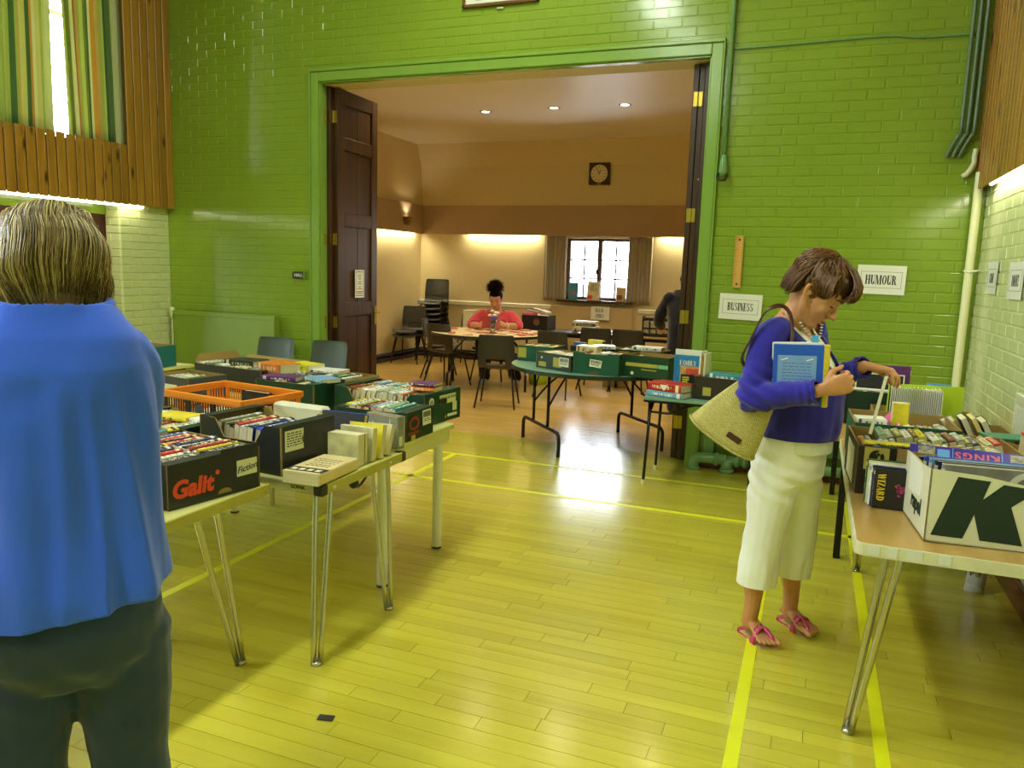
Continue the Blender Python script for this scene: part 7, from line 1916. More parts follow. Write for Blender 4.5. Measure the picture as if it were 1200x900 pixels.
# hair: a shaped mass plus swept locks
m_hair1 = hairmat('brown_hair', (58, 36, 16), (138, 94, 44))
hb = MB(); X, Y_, ZL = V(1, 0, 0), V(0, 1, 0), V(0, 0, 1)
ball(hb, (0, -.022, .050), .086, .104, .086, S_); ball(hb, (0, .042, .075), .074, .06, .05, S_); ball(hb, (0, -.06, .0), .068, .044, .066, S_)
for sx in (-1, 1): ball(hb, (sx*.062, .028, .030), .022, .035, .035, S_)
ho = merged(hb, 'hair', m_hair1, ld, .006, 3)
def locks1():
    out = []; rr = random.Random(21)
    SI = S_
    for i in range(1500):
        th = rr.uniform(0, 2*pi); ph = rr.uniform(.05, 1.9)
        if ph > 1.25 and sin(th) > .35: continue          # the face stays clear
        def P(a, b, k): return V(.088*sin(b)*cos(a)*k, -.018+.108*sin(b)*sin(a)*k, .045+.092*cos(b)*k)
        dirx = rr.gauss(0, .12); ln = rr.uniform(.35, .7); pts = []
        # locks run from the back of the crown forward over the top, and down at the sides and nape
        fwdness = max(0, 1-ph/1.4)
        for q in range(4):
            t = q/3
            b = ph+ln*t*(1-fwdness*.3); a = th+(dirx+(.35 if cos(th) > 0 else -.35)*(1 if sin(th) > -.3 else -.2))*t
            k = 1.0+.05*sin(pi*t)+rr.uniform(.0, .035)+.03*(1 if ph < .9 else 0)
            p = P(a, b, k)
            if p.z < -.055 and p.y < .0: p.y += .02*t
            pts.append(SI @ p)
        out.append(pts)
    for i in range(260):                                        # fringe hanging forward over the brow
        x = rr.uniform(-.06, .06); a = V(x*.7, .02+rr.uniform(-.02, .03), .138); b = V(x*1.0, .088+rr.uniform(-.01, .014), .112); c = V(x*1.15, .112+rr.uniform(-.012, .012), .066+rr.uniform(-.012, .02)); e = V(x*1.2, .110+rr.uniform(-.012, .01), .050+rr.uniform(-.012, .02))
        out.append([SI @ a, SI @ b, SI @ c, SI @ e])
    for i in range(300):                                        # over the ear and the sideburn
        sx = rr.choice((-1, 1)); y = rr.uniform(-.05, .045); a = V(sx*.07, y-.01, .10); b = V(sx*.092, y, .065); c = V(sx*.091, y+.012, .036+rr.uniform(-.008, .012)); e = V(sx*.085, y+.02, .02+rr.uniform(-.01, .008))
        out.append([SI @ a, SI @ b, SI @ c, SI @ e])
    for i in range(500):                                        # nape
        a_ = rr.uniform(pi+.25, 2*pi-.25); c, s_ = cos(a_), sin(a_); k = rr.uniform(.98, 1.08)
        out.append([SI @ V(.082*c*k, -.03+.088*s_*k, z) if q < 3 else SI @ V(.072*c*k, -.03+.075*s_*k, z) for q, z in enumerate((.07, .03, -.015+rr.uniform(-.01, .01), -.058+rr.uniform(-.015, .015)))])
    return out
strands('hair_locks', m_hair1, ld, locks1(), r0=.0022, seed=2)
# necklace
mb = MB(); c_ = V(-.045, 3.37, 1.36)
mb.tube([c_+f*(-.055)+l*.062+Z*.05, c_+f*.02+l*.055+Z*.0, c_+f*.062+Z*-.045, c_+f*.02-l*.055+Z*.0, c_+f*(-.055)-l*.062+Z*.05], .002, 6); mb.obj('necklace', m_brass, ld)
# what she holds: the blue books
m_bluecov = mat('blue_book_cover', (36, 86, 190), .3, var=.06, scale=10); m_yelsp = mat('yellow_spine', (206, 186, 50), .35)
t = thing('held_book', 'large blue picture book under the arm of the lady, back cover outward', 'book', M=T(-.031, 3.105, 1.185) @ RZ(radians(-2)) @ RY(radians(-2)))
MB().rbox(-.095, .088, -.0145, -.011, -.115, .115, .001).rbox(-.095, .088, .011, .0145, -.115, .115, .001).obj('book_cover', m_bluecov, t)
MB().rbox(.082, .105, -.016, .016, -.118, .118, .004).obj('spine', m_yelsp, t)
MB().box(-.092, .084, -.011, .011, -.113, .113).obj('pages', m_pages, t)
pan = MB().box(-.078, .06, -.0153, -.0145, -.075, .075).obj('pale_panel', mat('pale_blue_panel', (120, 158, 206), .35, var=.08, scale=12), t)
mb = MB()
for k in range(8):
    x = -.06
    while x < .042: q = BR.uniform(.006, .02); mb.box(x, min(x+q, .045), -.0158, -.0153, .045-.012*k-.0012, .045-.012*k+.0012); x += q+.004
mb.obj('lettering', mat('blue_ink_print', (60, 90, 160), .5), pan)
for sx in (-1, 1):
    mb = MB(); mb.tube([(.045*sx-.009-.012, -.0155, .056), (.045*sx-.009, -.0155, .06), (.045*sx-.009+.012, -.0155, .064)], .0022, 5); mb.obj('ornament', m_whiteprint, pan)
sticker(t, T(.045, -.0145, -.095) , .035, .026, m_label, 'barcode_label', bars=True); MB().box(-.08, -.03, -.0152, -.0145, -.108, -.09).obj('pale_label', m_label, t)
t = thing('held_book', 'white edged second book held behind the blue one', 'book', M=T(-.036, 3.135, 1.192) @ RZ(radians(-2)) @ RY(radians(-3)))
MB().rbox(-.095, .09, -.010, -.008, -.115, .115, .0008).rbox(-.095, .09, .008, .010, -.115, .115, .0008).rbox(.086, .09, -.01, .01, -.115, .115, .001).obj('book_cover', m_paper, t); MB().box(-.093, .086, -.008, .008, -.113, .113).obj('pages', m_pages, t)
MB().rbox(.045, .07, -.0, .0015, .10, .142, .0005).obj('bookmark', mat('sky_blue_slip', (80, 160, 206), .4), t)
# the slim white book she lifts out
t = thing('lifted_book', 'slim white book the lady lifts out of the brown box', 'book', M=T(.272, 3.36, 1.065) @ RZ(radians(-6)) @ RY(radians(9)))
MB().rbox(-.006, -.004, -.075, .075, -.115, .115, .0008).rbox(.004, .006, -.075, .075, -.115, .115, .0008).rbox(-.006, .006, -.0765, -.074, -.115, .115, .001).obj('book_cover', m_paper, t); MB().box(-.004, .004, -.074, .073, -.113, .113).obj('pages', m_pages, t)
# straw bag
def straw():
    m, nt, b, N, L = nodes('woven_straw')
    tc = N('ShaderNodeTexCoord'); br = N('ShaderNodeTexBrick'); br.inputs['Scale'].default_value = 38; br.inputs['Mortar Size'].default_value = .03; br.inputs['Color1'].default_value = lin((206, 196, 120)); br.inputs['Color2'].default_value = lin((186, 174, 96)); br.inputs['Mortar'].default_value = lin((136, 124, 62)); br.inputs['Brick Width'].default_value = .45; br.inputs['Row Height'].default_value = .18
    mp = N('ShaderNodeMapping'); L(tc.outputs['Object'], mp.inputs['Vector']); mp.inputs['Rotation'].default_value = (pi/2, 0, 0); L(mp.outputs[0], br.inputs['Vector'])
    n = N('ShaderNodeTexNoise'); n.inputs['Scale'].default_value = 160; L(tc.outputs['Object'], n.inputs['Vector'])
    hs = N('ShaderNodeHueSaturation'); mr = N('ShaderNodeMapRange'); mr.inputs['To Min'].default_value = .75; mr.inputs['To Max'].default_value = 1.25; L(n.outputs['Fac'], mr.inputs['Value']); L(mr.outputs[0], hs.inputs['Value']); L(br.outputs['Color'], hs.inputs['Color']); L(hs.outputs[0], b.inputs['Base Color'])
    b.inputs['Roughness'].default_value = .8; bp = N('ShaderNodeBump'); bp.inputs['Strength'].default_value = .5; bp.inputs['Distance'].default_value = .004; L(n.outputs['Fac'], bp.inputs['Height']); L(bp.outputs[0], b.inputs['Normal'])
    return m
m_straw = straw(); m_leather = mat('brown_leather', (70, 34, 24), .4, var=.1, scale=30)
bg_ = thing('shoulder_bag', 'woven straw shoulder bag with a brown leather tag and strap', 'bag', M=T(-.232, 3.17, 1.03) @ RZ(radians(-6)) @ RY(radians(30)))
def bagf(u, v):
    a = 2*pi*u; z = -.150+.300*v; hw = .150-.088*v**1.15; hd_ = .062*(1-.75*v)+.006
    c, s_ = cos(a), sin(a); x = math.copysign(abs(c)**.55, c)*hw; y = math.copysign(abs(s_)**.8, s_)*hd_
    return (x+.012*v, y+.006*sin(5*u*6.28)*v, z-.012*(1-(x/hw)**2)*(1-v))
mb = MB(); mb.grid(bagf, 48, 14, closed_u=True); n0 = 48
mb.f.append(tuple(range(47, -1, -1))); mb.mi.append(0); mb.tone.append(0)
mb.f.append(tuple(13*48+i for i in range(48))); mb.mi.append(0); mb.tone.append(0)
mb.obj('bag_body', m_straw, bg_, smooth=True)
seam = [Vector(bagf(u/48, 0))+V(0, 0, .004) for u in range(48)]
MB().tube(seam, .005, 6, closed=True).obj('seam_piping', m_straw, bg_, smooth=True)
mb = MB(); mb.rbox(-.03, .03, -.072, -.066, -.012, .012, .005); mb.obj('leather_tag', m_leather, bg_, M=T(.045, .004, -.105) @ RY(0))
def ribbon(pts, w_, th, wd, nm, m, p, n=6):
    P_ = bez(pts, n); mb = MB(); vs = []
    for i, q in enumerate(P_):
        t_ = (P_[min(i+1, len(P_)-1)]-P_[max(i-1, 0)]).normalized(); s_ = (wd-t_*wd.dot(t_)).normalized(); nn = t_.cross(s_)
        vs += [q+s_*w_/2+nn*th/2, q-s_*w_/2+nn*th/2, q-s_*w_/2-nn*th/2, q+s_*w_/2-nn*th/2]
    fs = []
    for i in range(len(P_)-1):
        for j in range(4): fs.append((4*i+j, 4*i+(j+1) % 4, 4*i+4+(j+1) % 4, 4*i+4+j))
    fs += [(3, 2, 1, 0), tuple(4*(len(P_)-1)+j for j in range(4))]
    mb.add([tuple(q) for q in vs], fs); return mb.obj(nm, m, p)
BI = bg_.matrix_world.inverted() if False else (T(-.232, 3.17, 1.03) @ RZ(radians(-6)) @ RY(radians(30))).inverted()
def L2(*p): return tuple(BI @ Vector(p))
ribbon([L2(-.155, 3.165, 1.16), L2(-.245, 3.15, 1.215), L2(-.215, 3.15, 1.315), L2(-.175, 3.185, 1.41), L2(-.125, 3.26, 1.438), L2(-.085, 3.25, 1.405), L2(-.07, 3.205, 1.32), L2(-.085, 3.185, 1.2)], .022, .006, BI.to_3x3() @ V(.2, .9, .3), 'strap', m_leather, bg_)
ribbon([(-.058, -.03, .155), (-.055, -.034, .09), (-.015, -.046, .03), (.035, -.045, .04), (.066, -.034, .10), (.075, -.03, .15)], .016, .006, V(0, .3, 1), 'strap_tab', m_leather, bg_)

# ================= the woman in blue at the left
m_skin2 = skin('fair_skin', (214, 160, 124))
wb = thing('person', 'person with a blonde bob, bright blue cardigan and jeans, back turned to the hall', 'person')
f2 = V(-.75, .66, 0).normalized(); r2 = V(f2.y, -f2.x, 0)          # r2 = her right
P2 = V(-1.44, 1.13, 0)
def at2(fo, ro, z): return P2+f2*fo+r2*ro+V(0, 0, z)
def tor2(z, fo, rr_, rf, fr=0., bk=0., ro=0.0): return ell(at2(fo, ro, z), r2, f2, rr_, rf, 28, 2.25, fr, bk)
H2 = at2(.135, -.01, 1.508)
fw2 = (f2*cos(radians(-28))+Z*sin(radians(-28))-r2*.12).normalized(); sd2 = fw2.cross(Z).normalized(); up2 = sd2.cross(fw2)
HM2 = frame(H2, sd2, fw2, up2)
bd = MB(); S2 = head(bd, HM2, 1.0)
limb(bd, [H2+up2*-.04-fw2*.025, at2(.075, 0, 1.45), at2(.04, 0, 1.37)], [.056, .054, .066], n=14)
loft(bd, [tor2(z, fo, a, b) for z, fo, a, b in ((.78, 0, .16, .11), (.95, .01, .14, .10), (1.1, .02, .14, .10), (1.25, .03, .155, .09), (1.34, .035, .13, .07), (1.4, .04, .07, .06))])
S2R, S2L = at2(.045, .140, 1.342), at2(.045, -.152, 1.342)
E2R, W2R = at2(.21, .130, 1.09), at2(.42, .08, 1.00)
E2L, W2L = at2(.14, -.235, 1.09), at2(.38, -.16, .98)
for a, b, c in ((S2R, E2R, W2R), (S2L, E2L, W2L)): limb(bd, [a, (a+b)/2, b, (b+c)/2, c], [.042, .042, .038, .036, .027], n=12)
hand(bd, W2R+(W2R-E2R).normalized()*.03, (W2R-E2R)+Z*-.1, V(0, 0, -1), -1, (.7, .8, .9, 1.0))
hand(bd, W2L+(W2L-E2L).normalized()*.03, (W2L-E2L)+Z*-.1, V(0, 0, -1), 1, (.7, .8, .9, 1.0))
for s_ in (-1, 1):
    limb(bd, [at2(0, .09*s_, .82), at2(.0, .095*s_, .48), at2(-.01, .10*s_, .10)], [.085, .06, .04], n=12)
merged(bd, 'body', m_skin2, wb, .007, 5)
face_parts(wb, S2, mat('fair_brow', (120, 94, 60), .7))
m_card2 = cloth('bright_blue_knit', (54, 98, 236), .85, 300, .07, .04)
cd = MB()
loft(cd, [tor2(z, fo, a, b, 0, bk, ro) for z, fo, a, b, bk, ro in ((.70, -.03, .218, .165, .01, 0), (.78, -.028, .216, .163, .012, 0), (.88, -.02, .205, .158, .012, 0), (1.0, -.005, .192, .145, .005, 0), (1.12, .006, .186, .136, .004, 0), (1.22, .018, .188, .130, .006, 0), (1.32, .026, .176, .116, .008, 0), (1.385, .034, .158, .100, 0.004, 0), (1.43, .044, .126, .086, 0, 0), (1.48, .06, .090, .074, 0, 0))])
limb(cd, [S2R-r2*.03, S2R*.75+E2R*.25, E2R, (E2R+W2R)/2, W2R], [.072, .070, .060, .054, .046], n=14)
limb(cd, [S2L+r2*.03, S2L*.75+E2L*.25, E2L, (E2L+W2L)/2, W2L], [.070, .072, .064, .058, .046], n=14)
def rel2(p): q = p-P2; return q.dot(f2), q.dot(r2), p.z
def cut2(p):
    a, b, z = rel2(p)
    if z < .80: return True
    for w__, e__ in ((W2R, E2R), (W2L, E2L)):
        if (p-w__).dot((w__-e__).normalized()) > .004 and (p-w__).length < .09: return True
    return z > 1.452 and abs(b) < .12 or (a > .09 and abs(b) < .03+(z-.8)*.03 and z < 1.5)
f2a, r2a, P2a = np.array(f2), np.array(r2), np.array(P2)
def fold2(co):
    q = co-P2a; b = q@r2a; a = q@f2a; z = co[:, 2]
    back = np.clip((.06-a)*8, 0, 1)
    n = .003*n3(co, 9, 2)
    low = np.clip((1.30-z)/.5, 0, 1)
    # long soft folds fanning down from the shoulder blades
    u = b/(1+.55*low)
    n += back*np.sqrt(low)*(.012*(1-2*np.abs(np.sin(62*u+.8*np.sin(z*4.2)+.4)))*np.exp(-((b-.09)/.10)**2)+.007*np.sin(88*u+1.3*np.sin(z*5+1))+.005*np.sin(40*u-z*9))
    n += back*.018*np.exp(-((b+.135-(1.2-z)*.06)/.016)**2)*-1*np.clip((1.27-z)/.1, 0, 1)*np.clip((z-.95)/.1, 0, 1)     # crease behind the left arm
    n += back*.005*np.exp(-((z-1.30+.5*np.abs(b))/.035)**2)*np.sin(b*30)
    n += .006*np.exp(-((z-.87)/.05)**2)*np.sin(b*34+a*26)
    for e__ in (E2R, E2L): n += np.exp(-((co-np.array(e__))**2).sum(1)/.012)*.006*np.sin(z*120)
    return n
merged(cd, 'cardigan', m_card2, wb, .0075, 5, cut2, .005, fold2, planes=[(P2+V(0, 0, .842), (Z-r2*.08).normalized())])
mb = MB(); ring = []
for i in range(36): q = 2*pi*i/36; ring.append(at2(.053+.077*sin(q), .104*cos(q), 1.449+.012*sin(q)))
mb.tube(ring, .011, 8, closed=True); mb.obj('neck_band', m_card2, wb, smooth=True)
m_denim = cloth('dark_denim', (40, 58, 92), .8, 600, .12, .14)
jn = MB()
loft(jn, [ell(at2(fo, 0, z), r2, f2, a, b, 26, 2.4, 0, bk) for z, fo, a, b, bk in ((.98, .0, .15, .115, 0), (.90, -.012, .172, .135, .01), (.80, -.02, .182, .145, .015), (.72, -.015, .176, .135, .005), (.66, -.005, .15, .11, 0))])
for s_ in (-1, 1): limb(jn, [at2(-.015, .092*s_, .74), at2(-.005, .098*s_, .56), at2(.005, .102*s_, .42), at2(-.012, .105*s_, .22), at2(-.015, .105*s_, .0)], [.105, .094, .082, .082, .084], n=16)
def foldj(co):
    z = co[:, 2]; return .003*n3(co, 15, 5)+.0025*n3(co, 34, 8)+.002*np.exp(-(z-.68)**2/.004)*np.sin(z*70+co[:, 1]*50+co[:, 0]*30)
merged(jn, 'jeans', m_denim, wb, .008, 4, lambda p: p.z < .04, .004, foldj)
for s_ in (-1, 1):
    c0 = at2(-.03, .105*s_, 0); M_ = frame(c0, f2, r2*-1, Z)
    sh_ = MB(); loft(sh_, [ell(c0+f2*u+Z*zz, r2, Z, wd, ht, 14, 2.6) for u, wd, ht, zz in ((-.05, .025, .022, .03), (-.03, .036, .034, .038), (.04, .038, .036, .04), (.10, .042, .028, .032), (.16, .042, .022, .026), (.20, .032, .017, .021), (.215, .018, .012, .016))]); merged(sh_, 'shoe', mat('black_shoe', (30, 28, 28), .4), wb, .006, 3)
# hair: bob
m_hair2 = hairmat('blonde_hair', (120, 96, 48), (226, 206, 142), 1.0, .34); m_hair2b = hairmat('dark_blonde_hair', (62, 46, 22), (122, 96, 48), 1.0, .4)
m_hairb = mat('hair_under', (70, 54, 26), .6)
hb = MB(); ball(hb, (0, -.02, .042), .094, .108, .092, S2); ball(hb, (0, -.042, -.015), .092, .075, .078, S2); ball(hb, (.066, .0, -.035), .030, .05, .065, S2); ball(hb, (-.066, .0, -.035), .030, .05, .065, S2)
merged(hb, 'hair', m_hairb, wb, .006, 4)
def locks2():
    out = []; rr = random.Random(31)
    for i in range(8500):
        a0 = rr.uniform(0, 2*pi); s0 = sqrt(rr.random())
        x0, y0 = .058*s0*cos(a0), -.02+.072*s0*sin(a0)
        # direction in which this lock falls, away from a crown whorl
        th = atan2(y0+.045, x0-.012)+rr.gauss(0, .30)
        if sin(th) > .62 and rr.random() < .85: continue
        c, s_ = cos(th), sin(th); k = rr.uniform(.95, 1.10)
        rx, ry = .103*k, (.118 if s_ < 0 else .105)*k
        zend = -.098+rr.uniform(-.03, .035)+(.012 if s_ < -.6 else 0)+(-.012 if abs(c) > .8 else 0)
        tuck = .72 if s_ < -.55 else .78
        h0 = .128*k
        p0 = V(x0, y0, .035+.092*sqrt(max(.02, 1-(x0/.10)**2-((y0+.02)/.12)**2))*k)
        p1 = V(.78*rx*c, -.02+.78*ry*s_, .098*k)
        p2 = V(1.0*rx*c, -.02+1.0*ry*s_, .030)
        p3 = V(1.0*rx*c, -.02+1.0*ry*s_, -.05)
        p4 = V(tuck*rx*c, -.02+tuck*ry*s_, zend)
        j = rr.uniform(-.007, .007)
        out.append([S2 @ p for p in (p0, p1+V(j, -j, 0), p2+V(-j, j, 0), p3+V(j, j, 0), p4)])
    return out
L2_ = locks2(); rr = random.Random(3)
lo_, hi_ = [], []
for q in L2_: (lo_ if rr.random() < .22 else hi_).append(q)
strands('hair_locks', m_hair2, wb, hi_, r0=.0010, seed=4); strands('dark_locks', m_hair2b, wb, lo_, r0=.0012, seed=5)
under = []
for i in range(1500):
    a_ = rr.uniform(pi+.1, 2*pi-.1); c, s_ = cos(a_), sin(a_); k = rr.uniform(.97, 1.09); j = rr.uniform(-.012, .012); ze = -.085+rr.uniform(-.02, .025)
    under.append([S2 @ V(.10*c*k, -.02+.112*s_*k, .02+rr.uniform(-.02, .04)), S2 @ V(.101*c*k+j*.5, -.02+.112*s_*k, -.04), S2 @ V(.085*c*k+j, -.02+.094*s_*k, ze)])
strands('nape_locks', m_hair2b, wb, under, r0=.0015, seed=9)

# ================= the woman in pink at the round table
m_skin3 = skin('pink_skin', (204, 146, 112))
wp = thing('person', 'person with dark hair tied high in a pink top, reading at the round table', 'person')
f3 = V(.22, -.975, 0).normalized(); r3 = V(f3.y, -f3.x, 0); P3 = V(-4.13, 10.06, 0)
def at3(fo, ro, z): return P3+f3*fo+r3*ro+V(0, 0, z)
H3 = at3(.15, .0, 1.128)
fw3 = (f3*cos(radians(-24))+Z*sin(radians(-24))).normalized(); sd3 = fw3.cross(Z).normalized(); up3 = sd3.cross(fw3)
HM3 = frame(H3, sd3, fw3, up3)
bd = MB(); S3 = head(bd, HM3, 1.10)
limb(bd, [H3+up3*-.04-fw3*.02, at3(.09, 0, .985), at3(.06, 0, .92)], [.06, .062, .08], n=14)
loft(bd, [ell(at3(fo, 0, z), r3, f3, a, b, 24, 2.3) for z, fo, a, b in ((.50, -.02, .2, .15), (.62, .0, .19, .15), (.75, .03, .2, .14), (.88, .05, .19, .10), (.96, .06, .11, .08))])
S3R, S3L = at3(.05, .215, .895), at3(.05, -.215, .895)
E3R, E3L = at3(.17, .32, .765), at3(.17, -.32, .765); W3R, W3L = at3(.39, .19, .775), at3(.39, -.19, .785)
for a, b, c in ((S3R, E3R, W3R), (S3L, E3L, W3L)): limb(bd, [a, (a+b)/2, b, (b+c)/2, c], [.065, .062, .056, .048, .032], n=12)
hand(bd, W3R+(W3R-E3R).normalized()*.025, (W3R-E3R)*.8-r3*.25+Z*.18, V(*(r3*-1))+Z*.3, -1, (1.2, 1.3, 1.4, 1.5), 1.02)
hand(bd, W3L+(W3L-E3L).normalized()*.025, (W3L-E3L)*.8+r3*.25+Z*.18, V(*r3)+Z*.3, 1, (1.2, 1.3, 1.4, 1.5), 1.02)
merged(bd, 'body', m_skin3, wp, .007, 4)
face_parts(wp, S3, mat('black_brow', (34, 24, 18), .7))
m_pinktop = cloth('coral_pink_knit', (206, 70, 86), .85, 300, .06, .04)
tp = MB()
loft(tp, [ell(at3(fo, 0, z), r3, f3, a, b, 26, 2.3, fr) for z, fo, a, b, fr in ((.48, -.02, .225, .175, .02), (.60, .0, .22, .175, .04), (.72, .03, .225, .16, .05), (.84, .05, .225, .135, .03), (.91, .055, .205, .112, 0), (.965, .06, .14, .092, 0), (1.0, .065, .1, .08, 0))])
for a, b, c in ((S3R, E3R, W3R), (S3L, E3L, W3L)): limb(tp, [a*.9+at3(.05, 0, .87)*.1, (a+b)/2, b, b*.72+c*.28], [.085, .085, .076, .066], n=14)
def cut3(p):
    q = p-P3; a, b = q.dot(f3), q.dot(r3)
    for e__, w__ in ((E3R, W3R), (E3L, W3L)):
        if (p-(e__*.72+w__*.28)).dot((w__-e__).normalized()) > .0 and (p-w__).length < .22: return True
    return p.z > .972 and abs(b) < .13 or (a > .08 and abs(b) < (p.z-.84)*.8 and p.z > .84 and abs(b) < .12)
merged(tp, 'pink_top', m_pinktop, wp, .008, 4, cut3, .004, lambda co: .004*n3(co, 14, 6)+.003*n3(co, 30, 2))
tr = MB(); loft(tr, [ell(at3(fo, 0, z), r3, f3, a, b, 22, 2.4) for z, fo, a, b in ((.44, -.02, .2, .18), (.52, -.02, .215, .19), (.62, -.01, .2, .165))])
FT = (at3(.46, .03, 0), at3(.52, -.38, 0)); FT = (V(-4.10, 9.60, 0), V(-3.70, 9.76, 0))
for s_, ft in ((1, FT[0]), (-1, FT[1])):
    kn = at3(.40, .14*s_, .52); limb(tr, [at3(.0, .11*s_, .53), at3(.2, .125*s_, .535), kn, kn*.5+(ft+Z*.2)*.5, ft+Z*.09], [.11, .105, .09, .08, .075], n=14)
merged(tr, 'trousers', cloth('black_cloth', (26, 24, 28), .9, 200, .06), wp, .008, 4)
m_shoe = mat('grey_white_shoe', (170, 166, 160), .5)
for s_, ft in ((1, FT[0]), (-1, FT[1])):
    sh_ = MB(); loft(sh_, [ell(ft+f3*u+Z*zz, r3, Z, wd, ht, 14, 2.6) for u, wd, ht, zz in ((-.07, .025, .022, .028), (-.05, .036, .036, .04), (.02, .04, .038, .042), (.08, .044, .03, .034), (.14, .044, .022, .026), (.18, .03, .016, .02))]); merged(sh_, 'shoe', m_shoe, wp, .007, 3)
m_hair3 = hairmat('black_hair', (16, 10, 8), (46, 28, 22), 1.0, .8); m_hair3.node_tree.nodes['Principled BSDF'].inputs['Specular IOR Level'].default_value = .06
hb = MB(); ball(hb, (0, -.024, .04), .087, .098, .088, S3); ball(hb, (0, -.01, .155), .085, .08, .062, S3); ball(hb, (0, .028, .088), .068, .062, .042, S3); merged(hb, 'hair', m_hair3, wp, .007, 3)
rr = random.Random(41); out = []
for i in range(900):
    a = rr.uniform(0, 2*pi); b = rr.uniform(-.5, 1.45); c_ = V(0, -.01, .155); d__ = V(cos(a)*cos(b), sin(a)*cos(b), sin(b)); p = c_+V(d__.x*.082, d__.y*.077, d__.z*.06); pts = [S3 @ p]
    for q in range(3): p = p+d__*.011+V(rr.gauss(0, .007), rr.gauss(0, .007), rr.gauss(0, .007)); pts.append(S3 @ p)
    out.append(pts)
strands('hair_curls', m_hair3, wp, out, r0=.0022, seed=6)
mb = MB(); mb.tube([at3(.10, .075, 1.0), at3(.165, .06, .945), at3(.205, .0, .895), at3(.165, -.06, .945), at3(.10, -.075, 1.0)], .004, 6); mb.obj('necklace', mat('gold_chain', (200, 176, 110), .3, .8), wp)
ball_ = MB(); ball_.lathe([(0, -.01), (.012, 0), (0, .01)], 8, T(*at3(.20, .03, .905))); ball_.lathe([(0, -.01), (.012, 0), (0, .01)], 8, T(*at3(.20, -.03, .905))); ball_.obj('bead', mat('pearl', (226, 220, 206), .3), wp)
mb = MB(); wv = (W3L-E3L).normalized(); a_ = wv.orthogonal().normalized(); b_ = wv.cross(a_); mb.tube([W3L-wv*.015+(a_*cos(2*pi*i/16)+b_*sin(2*pi*i/16))*.038 for i in range(16)], .007, 6, closed=True); mb.obj('bracelet', m_whiteprint, wp)
RB = frame(at3(.50, .0, .842), r3*-1, (f3*.55+Z*-.83).normalized(), (r3*-1).cross((f3*.55+Z*-.83).normalized()))
t = thing('reading_book', 'open red covered book in the hands of the woman in pink', 'book', M=RB)
for s_ in (-1, 1):
    M_ = RY(radians(-16*s_)); MB().rbox(min(0, s_*.125), max(0, s_*.125), -.09, .09, -.004, 0, .001, M_).obj('book_cover', mat('maroon_cover', (140, 40, 40), .4), t); MB().rbox(min(.002, s_*.12), max(-.002, s_*.12), -.086, .086, 0, .012, .003, M_).obj('pages', m_pages, t)

# ================= the dark figure half behind the folded right door
dk = thing('person', 'person in a dark jacket bending, half hidden behind the folded right door', 'person')
f4 = V(-.35, .93, 0).normalized(); r4 = V(f4.y, -f4.x, 0); P4 = V(-1.30, 8.75, 0)
def at4(fo, ro, z): return P4+f4*fo+r4*ro+V(0, 0, z)
H4 = at4(.36, .05, 1.44); fw4 = (f4*cos(radians(-45))+Z*sin(radians(-45))).normalized(); sd4 = fw4.cross(Z).normalized(); up4 = sd4.cross(fw4)
bd = MB(); S4 = head(bd, frame(H4, sd4, fw4, up4), 1.02)
limb(bd, [H4+up4*-.04-fw4*.02, at4(.27, .02, 1.36), at4(.2, .0, 1.28)], [.058, .056, .07], n=12)
E4R, W4R, E4L, W4L = at4(.36, .25, 1.0), at4(.58, .2, .90), at4(.36, -.25, 1.0), at4(.58, -.18, .92)
for e__, w__, s_ in ((E4R, W4R, -1), (E4L, W4L, 1)):
    hand(bd, w__+(w__-e__).normalized()*.02, w__-e__, V(0, 0, -1), s_, (.8, .9, 1, 1.1)); limb(bd, [e__, w__], [.04, .028])
for s_ in (-1, 1): limb(bd, [at4(0, .1*s_, .8), at4(.0, .1*s_, .08)], [.08, .04])
loft(bd, [ell(at4(fo, 0, z), r4, f4, a, b, 20, 2.3) for z, fo, a, b in ((.8, 0, .15, .1), (1.1, .1, .15, .1), (1.3, .21, .1, .07))])
merged(bd, 'body', m_skin2, dk, .009, 4)
face_parts(dk, S4, MATS['brown_brow'])
jk = MB(); loft(jk, [ell(at4(fo, 0, z), r4, f4, a, b, 24, 2.4) for z, fo, a, b in ((.66, -.02, .22, .16), (.8, 0, .21, .155), (1.0, .06, .205, .15), (1.18, .14, .21, .135), (1.30, .2, .18, .105), (1.37, .24, .1, .075))])
for e__, w__, s_ in ((E4R, W4R, 1), (E4L, W4L, -1)): limb(jk, [at4(.19, .17*s_, 1.27), at4(.3, .23*s_, 1.12), e__, w__], [.082, .074, .064, .05])
merged(jk, 'jacket', cloth('dark_navy_jacket', (24, 24, 34), .9, 150, .08), dk, .01, 4, None, 0, lambda co: .005*n3(co, 12, 3)+.004*n3(co, 28, 5))
tr = MB(); loft(tr, [ell(at4(0, 0, z), r4, f4, a, b, 20, 2.4) for z, a, b in ((.9, .17, .13), (.8, .18, .14), (.7, .16, .12))])
for s_ in (-1, 1): limb(tr, [at4(0, .09*s_, .75), at4(.01, .1*s_, .45), at4(0, .1*s_, .06)], [.1, .08, .075])
merged(tr, 'trousers', MATS['black_cloth'], dk, .01, 4)
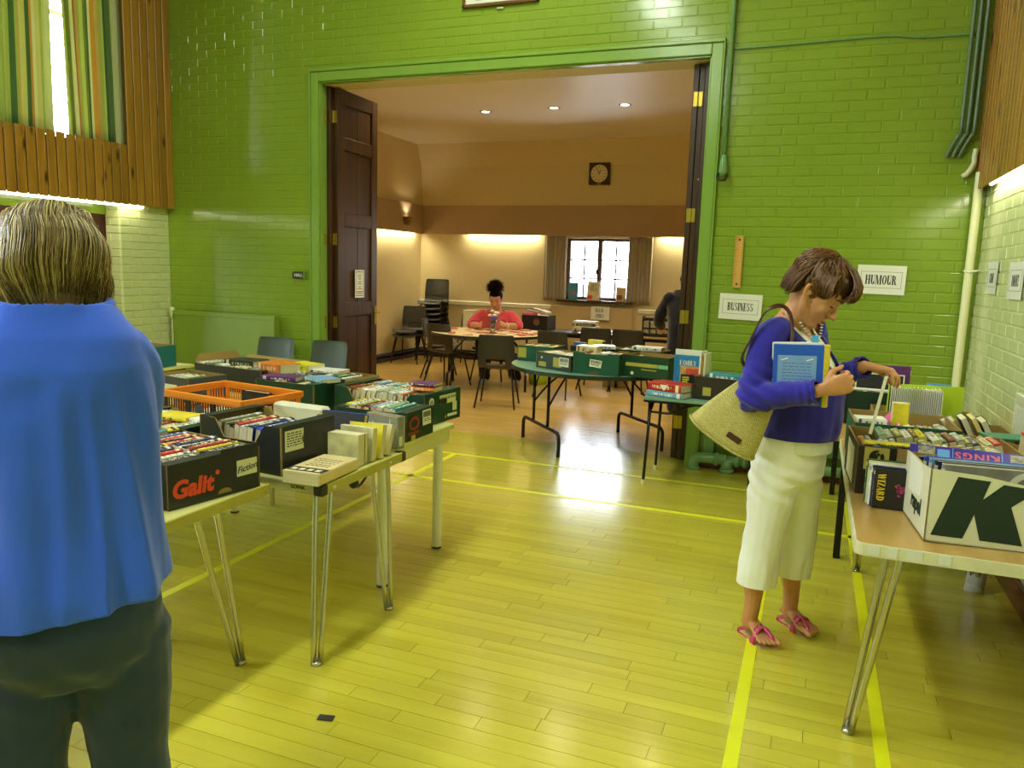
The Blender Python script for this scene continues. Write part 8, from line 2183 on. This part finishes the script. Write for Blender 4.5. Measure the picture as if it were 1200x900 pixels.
for s_ in (-1, 1):
    c0 = at4(0, .1*s_, 0); sh_ = MB(); loft(sh_, [ell(c0+f4*u+Z*zz, r4, Z, wd, ht, 12, 2.6) for u, wd, ht, zz in ((-.07, .025, .022, .028), (-.05, .036, .036, .04), (.03, .04, .036, .04), (.13, .044, .022, .026), (.18, .03, .016, .02))]); merged(sh_, 'shoe', MATS['black_shoe'], dk, .008, 3)
hb = MB(); ball(hb, (0, -.024, .045), .084, .1, .088, S4); ball(hb, (0, -.06, -.01), .075, .05, .07, S4); merged(hb, 'hair', mat('dark_brown_hair', (48, 34, 24), .6), dk, .008, 3)
# ------------------------------------------------------------------ keep the books that can be told apart; join the rest
def thin_out(limit):
    """counts how much of the picture each book takes; the smallest beyond the limit become one joined object"""
    bpy.context.view_layer.update()
    dg = bpy.context.evaluated_depsgraph_get(); hits = {}
    c0 = cm.translation; step = 5
    for py in range(330, 640, step):
        for px in range(150, 1200, step):
            d_ = (rt*((px-600)/905.7)+up*(-(py-450)/905.7)+fw).normalized()
            ok, loc, nor, idx, ob, mw = S.ray_cast(dg, c0, d_)
            if ok:
                if ob.parent is not None and ob.parent.get('category') == 'book': ob = ob.parent
                hits[ob.name] = hits.get(ob.name, 0)+1
    books = [o for o in COL.objects if o.get('category') == 'book' and o.type == 'MESH']
    books.sort(key=lambda o: -hits.get(o.name, 0))
    keep = [o for o in books[:limit] if hits.get(o.name, 0) > 0]
    rest = [o for o in books if o not in set(keep)]
    bm = bmesh.new(); mats = []
    for o in rest:
        for q in [o]+list(o.children):
            if q.type != 'MESH': continue
            me = q.data.copy(); me.transform(q.matrix_world)
            n0 = len(bm.faces); bm.from_mesh(me); bm.faces.ensure_lookup_table()
            mp_ = []
            for m in q.data.materials:
                if m not in mats: mats.append(m)
                mp_.append(mats.index(m))
            for f_ in bm.faces[n0:]: f_.material_index = mp_[f_.material_index] if mp_ else 0
            bpy.data.meshes.remove(me)
    me = bpy.data.meshes.new('packed_books'); bm.to_mesh(me); bm.free()
    for m in mats: me.materials.append(m)
    for o in rest:
        for q in list(o.children): bpy.data.objects.remove(q)
        bpy.data.objects.remove(o)
    tag(put('packed_books', me), 'further books packed low in the boxes, mostly hidden by the ones above', 'books', None, 'stuff')
thin_out(290)
